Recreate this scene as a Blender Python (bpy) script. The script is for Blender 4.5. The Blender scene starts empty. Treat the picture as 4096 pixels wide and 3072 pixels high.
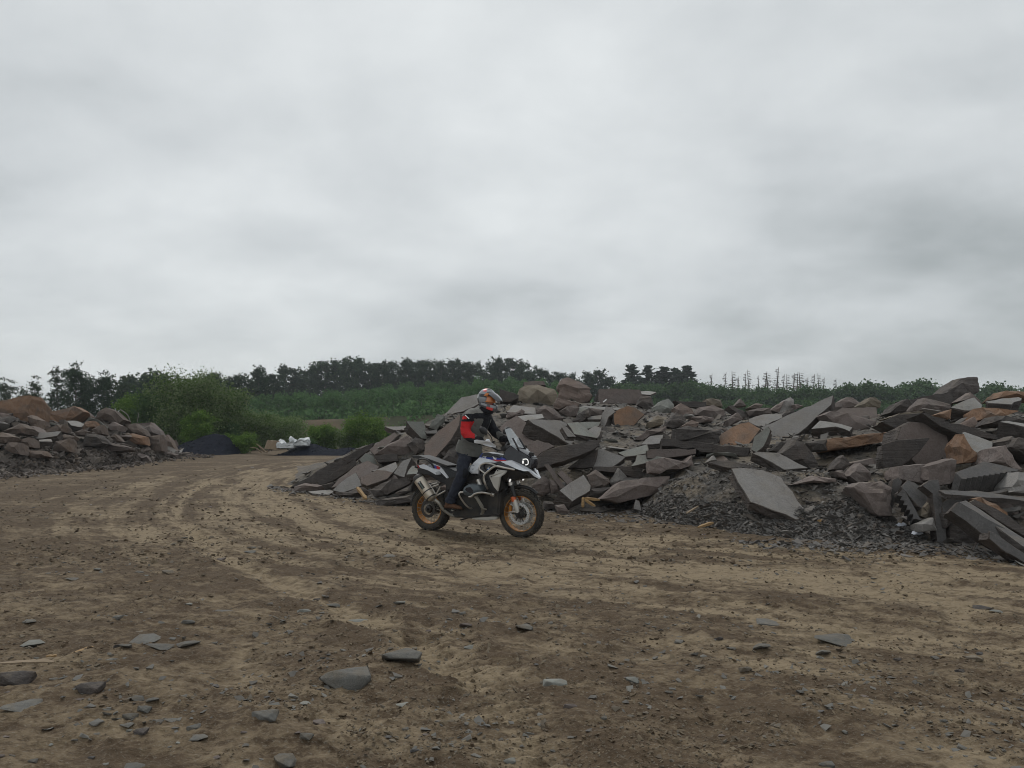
import bpy, bmesh, math, random
import numpy as np
from mathutils import Vector, Matrix, noise as mnoise
from mathutils.geometry import delaunay_2d_cdt
from math import radians, sin, cos, pi, sqrt

S = bpy.context.scene
COL = S.collection
random.seed(7)
RNG = np.random.default_rng(11)

# ------------------------------------------------------------------ camera
F = 3078.0; CX = 2048.0; HY = 1720.0; CH = 1.5      # focal length, centre and horizon of the 4096 px photograph, eye height in m
cam_d = bpy.data.cameras.new('camera'); cam = bpy.data.objects.new('camera', cam_d); COL.objects.link(cam)
cam.location = (0, 0, CH); cam.rotation_euler = (radians(90), 0, 0)
cam_d.sensor_width = 36.0; cam_d.lens = 36.0 * F / 4096.0
cam_d.shift_y = (HY - 1536.0) / 4096.0
cam_d.clip_start = 0.05; cam_d.clip_end = 6000
S.camera = cam

# ------------------------------------------------------------------ sky: overcast cloud deck over a Nishita sky
SUN_EL, SUN_AZ = 52.0, -25.0          # degrees; azimuth clockwise from +Y
W = bpy.data.worlds.new('World'); S.world = W; W.use_nodes = True
nt = W.node_tree; nt.nodes.clear()
def wn(t, **k):
    n = nt.nodes.new(t)
    for a, b in k.items(): setattr(n, a, b)
    return n
wout = wn('ShaderNodeOutputWorld'); mixs = wn('ShaderNodeMixShader')
sky = wn('ShaderNodeTexSky', sky_type='NISHITA', sun_disc=False, sun_elevation=radians(SUN_EL), sun_rotation=radians(SUN_AZ))
bg1 = wn('ShaderNodeBackground'); bg1.inputs[1].default_value = 0.10
bg2 = wn('ShaderNodeBackground'); bg2.inputs[1].default_value = 1.0
tc = wn('ShaderNodeTexCoord'); sep = wn('ShaderNodeSeparateXYZ')
nt.links.new(tc.outputs['Generated'], sep.inputs[0])
def wmath(op, a, b=None):
    n = wn('ShaderNodeMath', operation=op)
    for i, x in enumerate((a, b)):
        if x is None: continue
        if isinstance(x, (int, float)): n.inputs[i].default_value = x
        else: nt.links.new(x, n.inputs[i])
    return n.outputs[0]
zz = wmath('ADD', wmath('MAXIMUM', sep.outputs[2], 0.0), 0.32)
cmb = wn('ShaderNodeCombineXYZ')
nt.links.new(wmath('DIVIDE', sep.outputs[0], zz), cmb.inputs[0]); nt.links.new(wmath('DIVIDE', sep.outputs[1], zz), cmb.inputs[1])
def wnoise(scale, detail, rough, dist, off):
    mp = wn('ShaderNodeMapping'); mp.inputs['Location'].default_value = off; mp.inputs['Scale'].default_value = (scale*1.0, scale*1.15, 1)
    nt.links.new(cmb.outputs[0], mp.inputs[0])
    n = wn('ShaderNodeTexNoise'); n.inputs['Scale'].default_value = 1.0; n.inputs['Detail'].default_value = detail
    n.inputs['Roughness'].default_value = rough; n.inputs['Distortion'].default_value = dist
    nt.links.new(mp.outputs[0], n.inputs['Vector']); return n.outputs[0]
CLOUD_OFF = (9.4, 6.1, 0.4)
n1 = wnoise(0.80, 5.0, 0.50, 0.15, CLOUD_OFF)
n2 = wnoise(2.6, 7.0, 0.58, 0.2, (8.3, 2.2, 4.0))
cl = wmath('ADD', wmath('MULTIPLY', n1, 0.76), wmath('MULTIPLY', n2, 0.24))
ramp = wn('ShaderNodeValToRGB'); nt.links.new(cl, ramp.inputs[0])
e = ramp.color_ramp.elements
e[0].position = 0.36; e[0].color = (0.40, 0.432, 0.44, 1)
e[1].position = 0.64; e[1].color = (0.80, 0.832, 0.838, 1)
m_ = e.new(0.50); m_.color = (0.62, 0.652, 0.665, 1)
nt.links.new(ramp.outputs[0], bg2.inputs[0]); nt.links.new(sky.outputs[0], bg1.inputs[0])
mixs.inputs[0].default_value = 0.95
nt.links.new(bg1.outputs[0], mixs.inputs[1]); nt.links.new(bg2.outputs[0], mixs.inputs[2]); nt.links.new(mixs.outputs[0], wout.inputs[0])

# ------------------------------------------------------------------ sun behind the cloud
sd = bpy.data.lights.new('sun', 'SUN'); so = bpy.data.objects.new('sun', sd); COL.objects.link(so)
sd.energy = 1.1; sd.angle = radians(22); sd.color = (1.0, 0.97, 0.93)
az, el = radians(SUN_AZ), radians(SUN_EL)
so.rotation_euler = Vector((sin(az)*cos(el), cos(az)*cos(el), sin(el))).to_track_quat('Z', 'Y').to_euler()

# ------------------------------------------------------------------ exposure
S.view_settings.view_transform = 'Standard'; S.view_settings.look = 'None'
S.view_settings.exposure = 0.0; S.view_settings.gamma = 1.0; S.view_settings.use_curve_mapping = False
S.cycles.use_denoising = True
S.cycles.filter_width = 1.0
S.cycles.max_bounces = 6; S.cycles.diffuse_bounces = 3; S.cycles.glossy_bounces = 2; S.cycles.transmission_bounces = 4
S.cycles.transparent_max_bounces = 8; S.cycles.volume_bounces = 0; S.cycles.caustics_reflective = False; S.cycles.caustics_refractive = False

# ================================================================== helpers
CAMP = Vector((0, 0, CH))
def ray(px, py): return Vector(((px - CX) / F, 1.0, -(py - HY) / F))
def unp(px, py, Y): return CAMP + ray(px, py) * Y
def groundY(py): return F * CH / (py - HY)
CROPS = {'A': (1100, 1500, 2.0109), 'B': (2000, 1450, 2.212), 'C': (2800, 1450, 2.2114), 'D': (3400, 1450, 2.0733), 'E': (0, 1380, 2.4578),
         'G': (0, 2100, 1.58), 'H': (1200, 2300, 1.4747), 'I': (2600, 2100, 1.4786), 'K': (1560, 1460, 2.183)}
def cp(crop, pts):
    x0, y0, s = CROPS[crop]
    return [(x0 + u / s, y0 + v / s) for u, v in pts]

_T = RNG.random((256, 256))
def vnoise(x, y):
    xi = np.floor(x).astype(np.int64); yi = np.floor(y).astype(np.int64)
    fx = x - xi; fy = y - yi; fx = fx*fx*(3-2*fx); fy = fy*fy*(3-2*fy)
    a = _T[xi & 255, yi & 255]; b = _T[(xi+1) & 255, yi & 255]; c = _T[xi & 255, (yi+1) & 255]; d = _T[(xi+1) & 255, (yi+1) & 255]
    return (a*(1-fx)+b*fx)*(1-fy) + (c*(1-fx)+d*fx)*fy
def fbm(x, y, o=4, g=0.5):
    v = 0; a = 1; s = 0
    for i in range(o):
        v = v + a * vnoise(x * 2**i + 17.3*i, y * 2**i + 9.1*i); s += a; a *= g
    return v / s

def link(o, parent=None):
    COL.objects.link(o)
    if parent is not None: o.parent = parent
    return o
def tag(o, label=None, cat=None, group=None, kind=None):
    for k, v in (('label', label), ('category', cat), ('group', group), ('kind', kind)):
        if v: o[k] = v
    return o
def empty(name, loc=(0, 0, 0), rz=0.0, parent=None):
    o = bpy.data.objects.new(name, None); o.location = loc; o.rotation_euler = (0, 0, rz); o.empty_display_size = 0.1
    return link(o, parent)
def me_from(name, V, Fc, mats=(), fm=None, smooth=False):
    m = bpy.data.meshes.new(name); m.from_pydata([tuple(v) for v in V], [], [tuple(f) for f in Fc])
    for x in mats: m.materials.append(x)
    if fm is not None: m.polygons.foreach_set('material_index', np.asarray(fm, dtype=np.int32))
    if smooth: m.polygons.foreach_set('use_smooth', np.ones(len(m.polygons), dtype=bool))
    m.update(); return m
def me_np(name, V, Q, mats=(), smooth=False):
    """mesh from numpy vertices and equal-sized faces"""
    m = bpy.data.meshes.new(name); k = Q.shape[1]
    m.vertices.add(len(V)); m.vertices.foreach_set('co', np.ascontiguousarray(V, dtype=np.float32).ravel())
    m.loops.add(Q.size); m.loops.foreach_set('vertex_index', np.ascontiguousarray(Q, dtype=np.int32).ravel())
    m.polygons.add(len(Q)); m.polygons.foreach_set('loop_start', np.arange(0, Q.size, k, dtype=np.int32))
    try: m.polygons.foreach_set('loop_total', np.full(len(Q), k, dtype=np.int32))
    except Exception: pass
    for x in mats: m.materials.append(x)
    m.polygons.foreach_set('use_smooth', np.full(len(Q), smooth, dtype=bool))
    m.update(calc_edges=True); m.validate(); return m
def ob(name, me, parent=None, loc=None):
    o = bpy.data.objects.new(name, me)
    if loc is not None: o.location = loc
    return link(o, parent)
def bm_me(name, bm, mats, smooth=False):
    m = bpy.data.meshes.new(name); bm.to_mesh(m); bm.free()
    for x in mats: m.materials.append(x)
    if smooth: m.polygons.foreach_set('use_smooth', np.ones(len(m.polygons), dtype=bool))
    return m

# ================================================================== materials
def newmat(name):
    m = bpy.data.materials.new(name); m.use_nodes = True; t = m.node_tree
    b = t.nodes['Principled BSDF']
    return m, t, b
class N:
    """small node-graph helper"""
    def __init__(s, t): s.t = t
    def n(s, typ, **k):
        x = s.t.nodes.new(typ)
        for a, b in k.items(): setattr(x, a, b)
        return x
    def set(s, sock, v):
        if hasattr(v, 'is_output') or isinstance(v, bpy.types.NodeSocket): s.t.links.new(v, sock)
        else: sock.default_value = v
    def noise(s, vec, scale, detail=4, rough=0.55, dist=0.0, out=0):
        x = s.n('ShaderNodeTexNoise'); x.inputs['Scale'].default_value = scale; x.inputs['Detail'].default_value = detail
        x.inputs['Roughness'].default_value = rough; x.inputs['Distortion'].default_value = dist
        s.t.links.new(vec, x.inputs['Vector']); return x.outputs[out]
    def vor(s, vec, scale, feature='F1', out='Distance'):
        x = s.n('ShaderNodeTexVoronoi', feature=feature); x.inputs['Scale'].default_value = scale
        s.t.links.new(vec, x.inputs['Vector']); return x.outputs[out]
    def math(s, op, a, b=0.0, c=None, clamp=False):
        x = s.n('ShaderNodeMath', operation=op); x.use_clamp = clamp
        s.set(x.inputs[0], a); s.set(x.inputs[1], b)
        if c is not None: s.set(x.inputs[2], c)
        return x.outputs[0]
    def mix(s, f, a, b, bt='MIX'):
        x = s.n('ShaderNodeMix', data_type='RGBA', blend_type=bt)
        s.set(x.inputs[0], f); s.set(x.inputs[6], a if not isinstance(a, tuple) else (*a[:3], 1)); s.set(x.inputs[7], b if not isinstance(b, tuple) else (*b[:3], 1))
        return x.outputs[2]
    def ramp(s, f, a, b):
        x = s.n('ShaderNodeMapRange'); x.inputs[1].default_value = a; x.inputs[2].default_value = b
        s.set(x.inputs[0], f); return x.outputs[0]
    def bump(s, h, strength, dist, normal=None):
        x = s.n('ShaderNodeBump'); x.inputs['Strength'].default_value = strength; x.inputs['Distance'].default_value = dist
        s.t.links.new(h, x.inputs['Height'])
        if normal is not None: s.t.links.new(normal, x.inputs['Normal'])
        return x.outputs[0]
    def coord(s, which='Object'): return s.n('ShaderNodeTexCoord').outputs[which]
    def attr(s, name, out='Fac'):
        x = s.n('ShaderNodeAttribute'); x.attribute_name = name; return x.outputs[out]
    def rnd(s): return s.n('ShaderNodeObjectInfo').outputs['Random']
    def island(s): return s.n('ShaderNodeNewGeometry').outputs['Random Per Island']

def plain(name, col, rough=0.5, metal=0.0, bumpy=0.0, bscale=60, var=0.12, vscale=12, coat=0.0, emit=None, dust=0.0):
    m, t, b = newmat(name); g = N(t); o = g.coord()
    v = g.noise(o, vscale, 3)
    cc = g.mix(v, tuple(c*(1-var) for c in col), tuple(min(1, c*(1+var)) for c in col))
    if dust: cc = g.mix(g.math('MULTIPLY', g.ramp(g.noise(o, 7, 6, .7), .38, .7), dust), cc, (0.17, 0.13, 0.085))
    g.set(b.inputs['Base Color'], cc)
    g.set(b.inputs['Roughness'], g.math('MULTIPLY_ADD', v, 0.15, rough-0.07)); b.inputs['Metallic'].default_value = metal
    b.inputs['Coat Weight'].default_value = coat
    if bumpy: g.set(b.inputs['Normal'], g.bump(g.noise(o, bscale, 4), bumpy, 0.01))
    if emit: b.inputs['Emission Color'].default_value = (*emit[0], 1); b.inputs['Emission Strength'].default_value = emit[1]
    return m

def rockmat(name, a, b2, stain, stain_amt=0.5, grain=1.0, bump=0.35, layers=False):
    """cleft stone: base a varied to b2, with stains; a different tone for each stone"""
    m, t, b = newmat(name); g = N(t); o = g.coord(); r = g.rnd()
    sh = g.n('ShaderNodeVectorMath', operation='ADD'); t.links.new(o, sh.inputs[0])
    cb = g.n('ShaderNodeCombineXYZ'); g.set(cb.inputs[0], g.math('MULTIPLY', r, 37.0)); g.set(cb.inputs[1], g.math('MULTIPLY', r, 91.0)); t.links.new(cb.outputs[0], sh.inputs[1])
    v = sh.outputs[0]
    big = g.noise(v, 1.3, 4, 0.6, 0.4); fine = g.noise(v, 38, 4, 0.65); med = g.noise(v, 6.5, 5, 0.6)
    c = g.mix(g.ramp(med, 0.35, 0.7), a, b2)
    c = g.mix(g.math('MULTIPLY', g.ramp(big, 0.48, 0.66), stain_amt), c, stain)
    c = g.mix(1.0, c, g.mix(g.ramp(fine, 0.3, 0.75), (0.78, 0.78, 0.78), (1.14, 1.13, 1.12)), 'MULTIPLY')
    ck = g.n('ShaderNodeTexVoronoi', feature='DISTANCE_TO_EDGE'); ck.inputs['Scale'].default_value = 1.5
    wv = g.n('ShaderNodeVectorMath', operation='MULTIPLY_ADD'); nz_ = g.n('ShaderNodeTexNoise'); nz_.inputs['Scale'].default_value = 3.0; t.links.new(v, nz_.inputs['Vector'])
    t.links.new(nz_.outputs['Color'], wv.inputs[0]); wv.inputs[1].default_value = (.55, .55, .55); t.links.new(v, wv.inputs[2]); t.links.new(wv.outputs[0], ck.inputs['Vector'])
    crack = g.math('MULTIPLY', g.math('SUBTRACT', 1.0, g.ramp(ck.outputs['Distance'], 0.0, 0.016)), g.ramp(big, 0.42, 0.6))
    c = g.mix(g.math('MULTIPLY', crack, 0.55), c, tuple(x*.4 for x in a))
    sn = g.n('ShaderNodeSeparateXYZ'); t.links.new(g.n('ShaderNodeNewGeometry').outputs['Normal'], sn.inputs[0])
    grit = g.math('MULTIPLY', g.ramp(sn.outputs[2], 0.45, 0.95), g.math('MULTIPLY', g.ramp(g.noise(v, 3.1, 6, 0.75), 0.46, 0.66), 0.5))
    c = g.mix(grit, c, (0.205, 0.172, 0.130))
    tone = g.math('MULTIPLY_ADD', r, 0.42, 0.80)
    x = g.n('ShaderNodeVectorMath', operation='SCALE'); t.links.new(c, x.inputs[0]); g.set(x.inputs[3], tone)
    t.links.new(x.outputs[0], b.inputs['Base Color'])
    b.inputs['Roughness'].default_value = 0.88; b.inputs['Specular IOR Level'].default_value = 0.3
    h = g.math('ADD', g.math('MULTIPLY', med, 0.7), g.math('MULTIPLY', fine, 0.3))
    if layers:
        mp = g.n('ShaderNodeMapping'); mp.inputs['Scale'].default_value = (1.2, 1.2, 9); t.links.new(v, mp.inputs[0])
        h = g.math('ADD', h, g.noise(mp.outputs[0], 2.2, 4, 0.6))
    t.links.new(g.bump(h, bump*grain, 0.06), b.inputs['Normal'])
    return m
M = {}
M['grey']   = rockmat('slate_grey', (0.228, 0.216, 0.206), (0.262, 0.249, 0.238), (0.175, 0.152, 0.135), 0.5, bump=0.25)
M['slate']  = rockmat('slate_grey_with_shade', (0.10, 0.096, 0.095), (0.135, 0.129, 0.127), (0.092, 0.08, 0.074), 0.5, bump=0.3)  # grey darkened for the right end: shade and lens falloff put into the colour
M['green']  = rockmat('slate_green_grey', (0.205, 0.21, 0.192), (0.24, 0.243, 0.222), (0.15, 0.135, 0.115), 0.35, bump=0.2)
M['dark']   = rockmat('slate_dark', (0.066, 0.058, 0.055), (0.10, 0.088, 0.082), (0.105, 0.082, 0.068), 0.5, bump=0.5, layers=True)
M['brown']  = rockmat('slate_brown', (0.152, 0.122, 0.110), (0.195, 0.16, 0.146), (0.17, 0.152, 0.144), 0.5, bump=0.45)
M['lbrown'] = rockmat('quarry_brown', (0.118, 0.090, 0.076), (0.158, 0.125, 0.107), (0.15, 0.105, 0.075), 0.6, bump=0.6)
M['edge']   = rockmat('slate_broken_edge', (0.08, 0.068, 0.062), (0.122, 0.105, 0.096), (0.12, 0.088, 0.066), 0.5, bump=0.9, layers=True)
M['orange'] = rockmat('slate_rust', (0.215, 0.125, 0.076), (0.25, 0.158, 0.106), (0.13, 0.108, 0.094), 0.7, bump=0.45)
M['pink']   = rockmat('slate_pinkish', (0.20, 0.150, 0.128), (0.222, 0.175, 0.152), (0.16, 0.148, 0.138), 0.7, bump=0.45)
M['tan']    = rockmat('slate_tan', (0.178, 0.148, 0.112), (0.21, 0.178, 0.138), (0.13, 0.117, 0.104), 0.7, bump=0.5)
M['pale']   = rockmat('slate_pale', (0.275, 0.267, 0.256), (0.32, 0.312, 0.30), (0.19, 0.178, 0.162), 0.45, bump=0.2)

def dirtmat():
    m, t, b = newmat('quarry_dirt'); g = N(t); o = g.coord()
    dry = g.attr('dry'); veg = g.attr('veg')
    st = g.n('ShaderNodeMapping'); st.inputs['Scale'].default_value = (0.75, 1.0, 1); t.links.new(o, st.inputs[0]); v = st.outputs[0]
    a = g.noise(v, 0.55, 6, 0.62, 0.6); c = g.noise(v, 2.6, 6, 0.68, 0.5); d = g.noise(v, 13, 5, 0.7, 0.3); f = g.noise(v, 70, 3, 0.7)
    k = g.math('ADD', g.math('ADD', g.math('MULTIPLY', a, 0.30), g.math('MULTIPLY', c, 0.38)), g.math('ADD', g.math('MULTIPLY', d, 0.26), g.math('MULTIPLY', f, 0.06)))
    k = g.math('ADD', k, g.math('MULTIPLY', g.math('SUBTRACT', dry, 0.3), 0.13))
    tv = g.n('ShaderNodeCombineXYZ'); g.set(tv.inputs[0], g.math('MULTIPLY', g.attr('track_across'), 2.6)); g.set(tv.inputs[1], g.math('MULTIPLY', g.attr('track_along'), 0.22))
    stk = g.noise(tv.outputs[0], 1.0, 6, 0.65, 0.25)          # long streaks left by wheels
    k = g.math('ADD', k, g.math('MULTIPLY', g.math('SUBTRACT', stk, 0.5), g.math('MULTIPLY', g.attr('track_near'), 0.85)))
    kk = g.ramp(k, 0.452, 0.588)
    col = g.mix(kk, (0.108, 0.077, 0.050), (0.275, 0.214, 0.140))
    col = g.mix(g.math('MULTIPLY', g.ramp(g.noise(v, 1.1, 5, 0.6), 0.56, 0.72), 0.3), col, (0.155, 0.128, 0.096))
    col = g.mix(g.math('MULTIPLY', g.ramp(d, 0.34, 0.52), 1.0), g.mix(1.0, col, (0.62, 0.60, 0.58), 'MULTIPLY'), col)
    col = g.mix(g.math('MULTIPLY', g.ramp(f, 0.56, 0.66), 0.35), col, (0.27, 0.25, 0.21))
    vc = g.mix(g.noise(o, 0.09, 5), (0.020, 0.036, 0.016), (0.045, 0.068, 0.028))
    earth = g.mix(g.noise(o, 0.5, 5), (0.050, 0.042, 0.030), (0.16, 0.115, 0.068))
    es = g.attr('earth')
    col = g.mix(veg, col, vc); col = g.mix(es, col, earth)
    t.links.new(col, b.inputs['Base Color']); b.inputs['Roughness'].default_value = 0.95; b.inputs['Specular IOR Level'].default_value = 0.15
    h = g.math('ADD', g.math('MULTIPLY', d, 0.6), g.math('ADD', g.math('MULTIPLY', f, 0.25), g.math('MULTIPLY', c, 0.5)))
    t.links.new(g.bump(h, 0.85, 0.05), b.inputs['Normal'])
    return m
M['dirt'] = dirtmat()
def chipmat(name, cols, rough=0.9):
    """loose chips, each its own tone"""
    m, t, b = newmat(name); g = N(t); r = g.island(); o = g.coord()
    rp = g.n('ShaderNodeValToRGB'); t.links.new(r, rp.inputs[0]); rp.color_ramp.interpolation = 'LINEAR'
    el = rp.color_ramp.elements; el[0].color = (*cols[0], 1); el[1].color = (*cols[-1], 1)
    for i, c in enumerate(cols[1:-1]): x = el.new((i+1)/(len(cols)-1)); x.color = (*c, 1)
    t.links.new(g.mix(1.0, rp.outputs[0], g.mix(g.noise(o, 30, 3), (0.8, 0.8, 0.8), (1.15, 1.15, 1.15)), 'MULTIPLY'), b.inputs['Base Color'])
    b.inputs['Roughness'].default_value = rough; b.inputs['Specular IOR Level'].default_value = 0.25
    return m
M['chips'] = chipmat('grey_chips', [(0.07, 0.067, 0.065), (0.15, 0.14, 0.13), (0.10, 0.093, 0.088), (0.21, 0.197, 0.183), (0.13, 0.108, 0.09), (0.155, 0.147, 0.14)])
M['chipsb'] = chipmat('brown_chips', [(0.075, 0.063, 0.057), (0.125, 0.105, 0.092), (0.09, 0.076, 0.068), (0.165, 0.143, 0.126), (0.135, 0.104, 0.08)])
M['clods'] = chipmat('dirt_clods', [(0.095, 0.066, 0.041), (0.13, 0.097, 0.062), (0.17, 0.135, 0.092), (0.11, 0.085, 0.06), (0.155, 0.135, 0.108), (0.20, 0.155, 0.102), (0.12, 0.095, 0.068)])
M['coal'] = chipmat('black_grit', [(0.012, 0.014, 0.021), (0.022, 0.024, 0.032), (0.016, 0.018, 0.026), (0.045, 0.048, 0.056)])
M['fieldstone'] = rockmat('field_stone', (0.135, 0.132, 0.122), (0.168, 0.164, 0.152), (0.145, 0.118, 0.085), 0.7, bump=0.5)
M['wood'] = plain('raw_wood', (0.30, 0.19, 0.085), 0.8, bumpy=0.3, var=0.25, vscale=9)
M['oldwood'] = plain('weathered_wood', (0.24, 0.18, 0.12), 0.9, bumpy=0.4, var=0.25, vscale=9)

# ================================================================== ground: one sheet out to the horizon
STROKES = [  # wheel tracks of dry, compacted earth: photo points, width in metres, strength
    ([(1600, 1832), (1250, 1850), (960, 1890), (760, 1960), (690, 2060), (780, 2160), (1000, 2290), (1400, 2460), (1650, 2600), (1900, 2760)], 0.13, 1.15),
    ([(1250, 1860), (1050, 1920), (1000, 2000), (1150, 2080), (1500, 2150), (2000, 2225), (2700, 2275), (3400, 2345), (4300, 2440)], 0.8, 0.9),
    ([(1350, 1875), (1230, 1960), (1320, 2040), (1600, 2110), (2100, 2180), (2700, 2190), (3300, 2240), (4300, 2360)], 0.7, 0.85),
    ([(700, 1900), (420, 1990), (350, 2070), (600, 2140), (1000, 2200), (1500, 2260), (2100, 2330), (2700, 2420), (3400, 2500), (4300, 2600)], 0.5, 0.6),
    ([(1700, 2560), (1950, 2800), (2150, 3050), (2300, 3300)], 0.28, 0.5),
    ([(900, 2700), (1050, 2790), (1300, 2830)], 0.3, 0.45),
    ([(100, 2950), (400, 2980), (700, 2900)], 0.4, 0.5),
    ([(2750, 2870), (3000, 2950), (3600, 3000), (4096, 3060)], 0.4, 0.5)]
def hill(X, Y):
    px = CX + F * X / np.maximum(Y, 1)
    k = np.interp(px, [-3000, 350, 620, 1000, 1900, 2250, 2600, 3200, 7000], [0.0, 0.0, 0.42, 0.84, 1.22, 1.1, 0.5, 0.28, 0.2])
    scarp = np.interp(Y, [70, 84, 92, 97, 110, 140, 165, 260, 600, 3000], [0, -0.3, 0.8, 3.2, 3.5, 5.8, 7.6, 9.0, 10, 11])
    w = (fbm(X*0.03+5, Y*0.03, 3) - 0.5) * 2.2 * np.clip((Y-88)/20, 0, 1)
    return k * scarp + w * np.clip(k, 0.15, 1)
def build_ground():
    py = np.concatenate([np.linspace(9000, 3250, 46, endpoint=False), np.arange(3250, 1806, -4.0)])
    Yr = np.concatenate([F*CH/(py-HY), np.linspace(56, 120, 60), np.geomspace(123, 3500, 34)])
    px = np.concatenate([np.linspace(-9000, -300, 50, endpoint=False), np.arange(-300, 4400, 6.0), np.linspace(4400, 13000, 50)])
    Yg, Pg = np.meshgrid(Yr, px, indexing='ij'); Xg = (Pg-CX)/F*Yg
    X = Xg.ravel(); Y = Yg.ravel()
    dY = np.gradient(Yr)[:, None].repeat(len(px), 1).ravel(); dX = (6/F*Y)
    lim = np.maximum(np.abs(dY)*0.6, dX)
    near = np.clip((70-Y)/15, 0, 1)
    Z = (fbm(X*0.35, Y*0.35, 2)-0.5)*0.07
    for lam, amp in ((0.9, 0.035), (0.33, 0.030), (0.14, 0.024), (0.06, 0.014), (0.03, 0.007)):
        nz = vnoise(X/lam+31*lam, Y/lam*1.1+7); nz = 1-np.abs(2*nz-1) if lam < 0.4 else nz
        Z = Z + (nz-0.5)*amp*np.clip(lam/(1.6*lim)-0.35, 0.0, 1)
    rough = 0.55 + 0.9*fbm(X*0.8+40, Y*0.8, 3)
    Z = Z*rough
    dry = np.zeros_like(X)
    for pts, wd, st in STROKES:
        q = np.array([[(a-CX)/F*groundY(b), groundY(b)] for a, b in pts])
        # smooth the polyline
        tt = np.linspace(0, len(q)-1, len(q)*5); qs = np.stack([np.interp(tt, range(len(q)), q[:, i]) for i in (0, 1)], 1)
        for _ in range(4): qs[1:-1] = (qs[:-2]+2*qs[1:-1]+qs[2:])/4
        best = np.full(X.shape, 1e9)
        sel = Y < 62
        xs = X[sel]; ys = Y[sel]; bs = best[sel]
        for (x0, y0), (x1, y1) in zip(qs[:-1], qs[1:]):
            dx, dy = x1-x0, y1-y0; L2 = dx*dx+dy*dy+1e-9
            u = np.clip(((xs-x0)*dx+(ys-y0)*dy)/L2, 0, 1)
            bs = np.minimum(bs, (xs-x0-u*dx)**2+(ys-y0-u*dy)**2)
        if wd < .3:
            al = np.zeros_like(xs); acc = 0.0; b2 = np.full(xs.shape, 1e9)
            for (x0, y0), (x1, y1) in zip(qs[:-1], qs[1:]):
                dx, dy = x1-x0, y1-y0; L = sqrt(dx*dx+dy*dy)+1e-9; u = np.clip(((xs-x0)*dx+(ys-y0)*dy)/(L*L), 0, 1)
                dd = (xs-x0-u*dx)**2+(ys-y0-u*dy)**2; up = dd < b2; al = np.where(up, acc+u*L, al); b2 = np.minimum(b2, dd); acc += L
            tr_ = np.zeros_like(X); tr_[sel] = np.sin(al*2*pi/.11)*np.clip((14-ys)/4, 0, 1)
            tread = np.zeros_like(X); tread[sel] = tr_[sel]*np.exp(-(np.sqrt(b2)/(wd*.9))**2)
            Z = Z + .009*tread
        best[sel] = bs; d = np.sqrt(best) + (fbm(X*2.2, Y*2.2, 3)-0.5)*wd*2.2
        w_ = np.exp(-(d/wd)**2)*st
        if wd < .3: w_ = w_*(1+.45*tread)
        dry = np.maximum(dry, w_)
        Z = Z - 0.022*np.exp(-(d/wd)**2) + 0.02*np.exp(-((d-1.5*wd)/(0.5*wd))**2)*np.clip(0.3/wd, 0, 1)
    Z = Z*near + hill(X, Y)
    # coordinates along and across the main sweep of the wheel tracks
    pts = [(1900, 1822), (1450, 1838), (1180, 1880), (1060, 1950), (1120, 2040), (1400, 2130), (2000, 2225), (2700, 2280), (3400, 2350), (4300, 2450), (5600, 2570)]
    q = np.array([[(a-CX)/F*groundY(b), groundY(b)] for a, b in pts]); tt = np.linspace(0, len(q)-1, len(q)*5)
    qs = np.stack([np.interp(tt, range(len(q)), q[:, i]) for i in (0, 1)], 1)
    for _ in range(6): qs[1:-1] = (qs[:-2]+2*qs[1:-1]+qs[2:])/4
    b2 = np.full(X.shape, 1e9); al = np.zeros_like(X); sg = np.zeros_like(X); acc = 0.0
    for (x0, y0), (x1, y1) in zip(qs[:-1], qs[1:]):
        dx, dy = x1-x0, y1-y0; L = sqrt(dx*dx+dy*dy)+1e-9; u = np.clip(((X-x0)*dx+(Y-y0)*dy)/(L*L), 0, 1)
        dd = (X-x0-u*dx)**2+(Y-y0-u*dy)**2; up = dd < b2; al = np.where(up, acc+u*L, al); sg = np.where(up, np.sign((X-x0)*dy-(Y-y0)*dx), sg); b2 = np.minimum(b2, dd); acc += L
    across = np.sqrt(b2)*sg; tnear = np.exp(-(np.abs(across)/4.2)**2)*np.clip((60-Y)/6, 0, 1)
    Z = Z + tnear*near*(fbm(across*2.6, al*.2, 3)-.5)*.03
    # wheels of the motorcycle press into the dirt
    for cx_, cy_ in ((0.134, 10.775), (-1.2125, 11.5525)):
        d_ = np.sqrt((X-cx_)**2+(Y-cy_)**2); Z = Z*(1-np.exp(-(d_/.4)**2)) + .012*np.exp(-((d_-.2)/.07)**2)
    V = np.stack([X, Y, Z], 1); nr, nc = Yg.shape
    global GRID; GRID = (Yr, px, Z.reshape(nr, nc))
    i = np.arange(nr*nc).reshape(nr, nc)
    Q = np.stack([i[:-1, :-1], i[:-1, 1:], i[1:, 1:], i[1:, :-1]], -1).reshape(-1, 4)
    m = me_np('ground', V, Q, [M['dirt']], True)
    pp = CX + F*X/Y
    veg = np.clip((Y-58)/10, 0, 1)*(0.8+0.4*(fbm(X*0.2, Y*0.2, 3)-0.5))
    slope = np.clip((Y-84)/4, 0, 1)*np.clip((103-Y)/4, 0, 1)*np.clip(fbm(X*0.12+3, Y*0.12, 4)*5-2.15, 0, 1)*np.clip((pp-700)/150, 0, 1)*np.clip((2300-pp)/200, 0, 1)
    g_ = lambda c, w: np.exp(-((pp-c)/w)**2)
    slope = np.maximum(slope*.5, np.clip((Y-85)/3, 0, 1)*np.clip((101-Y)/3, 0, 1)*np.clip((g_(1115, 45)+g_(1290, 85)+.4*g_(1640, 50))*(.35+1.5*fbm(X*.5, Y*.5, 3)), 0, 1))
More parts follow.
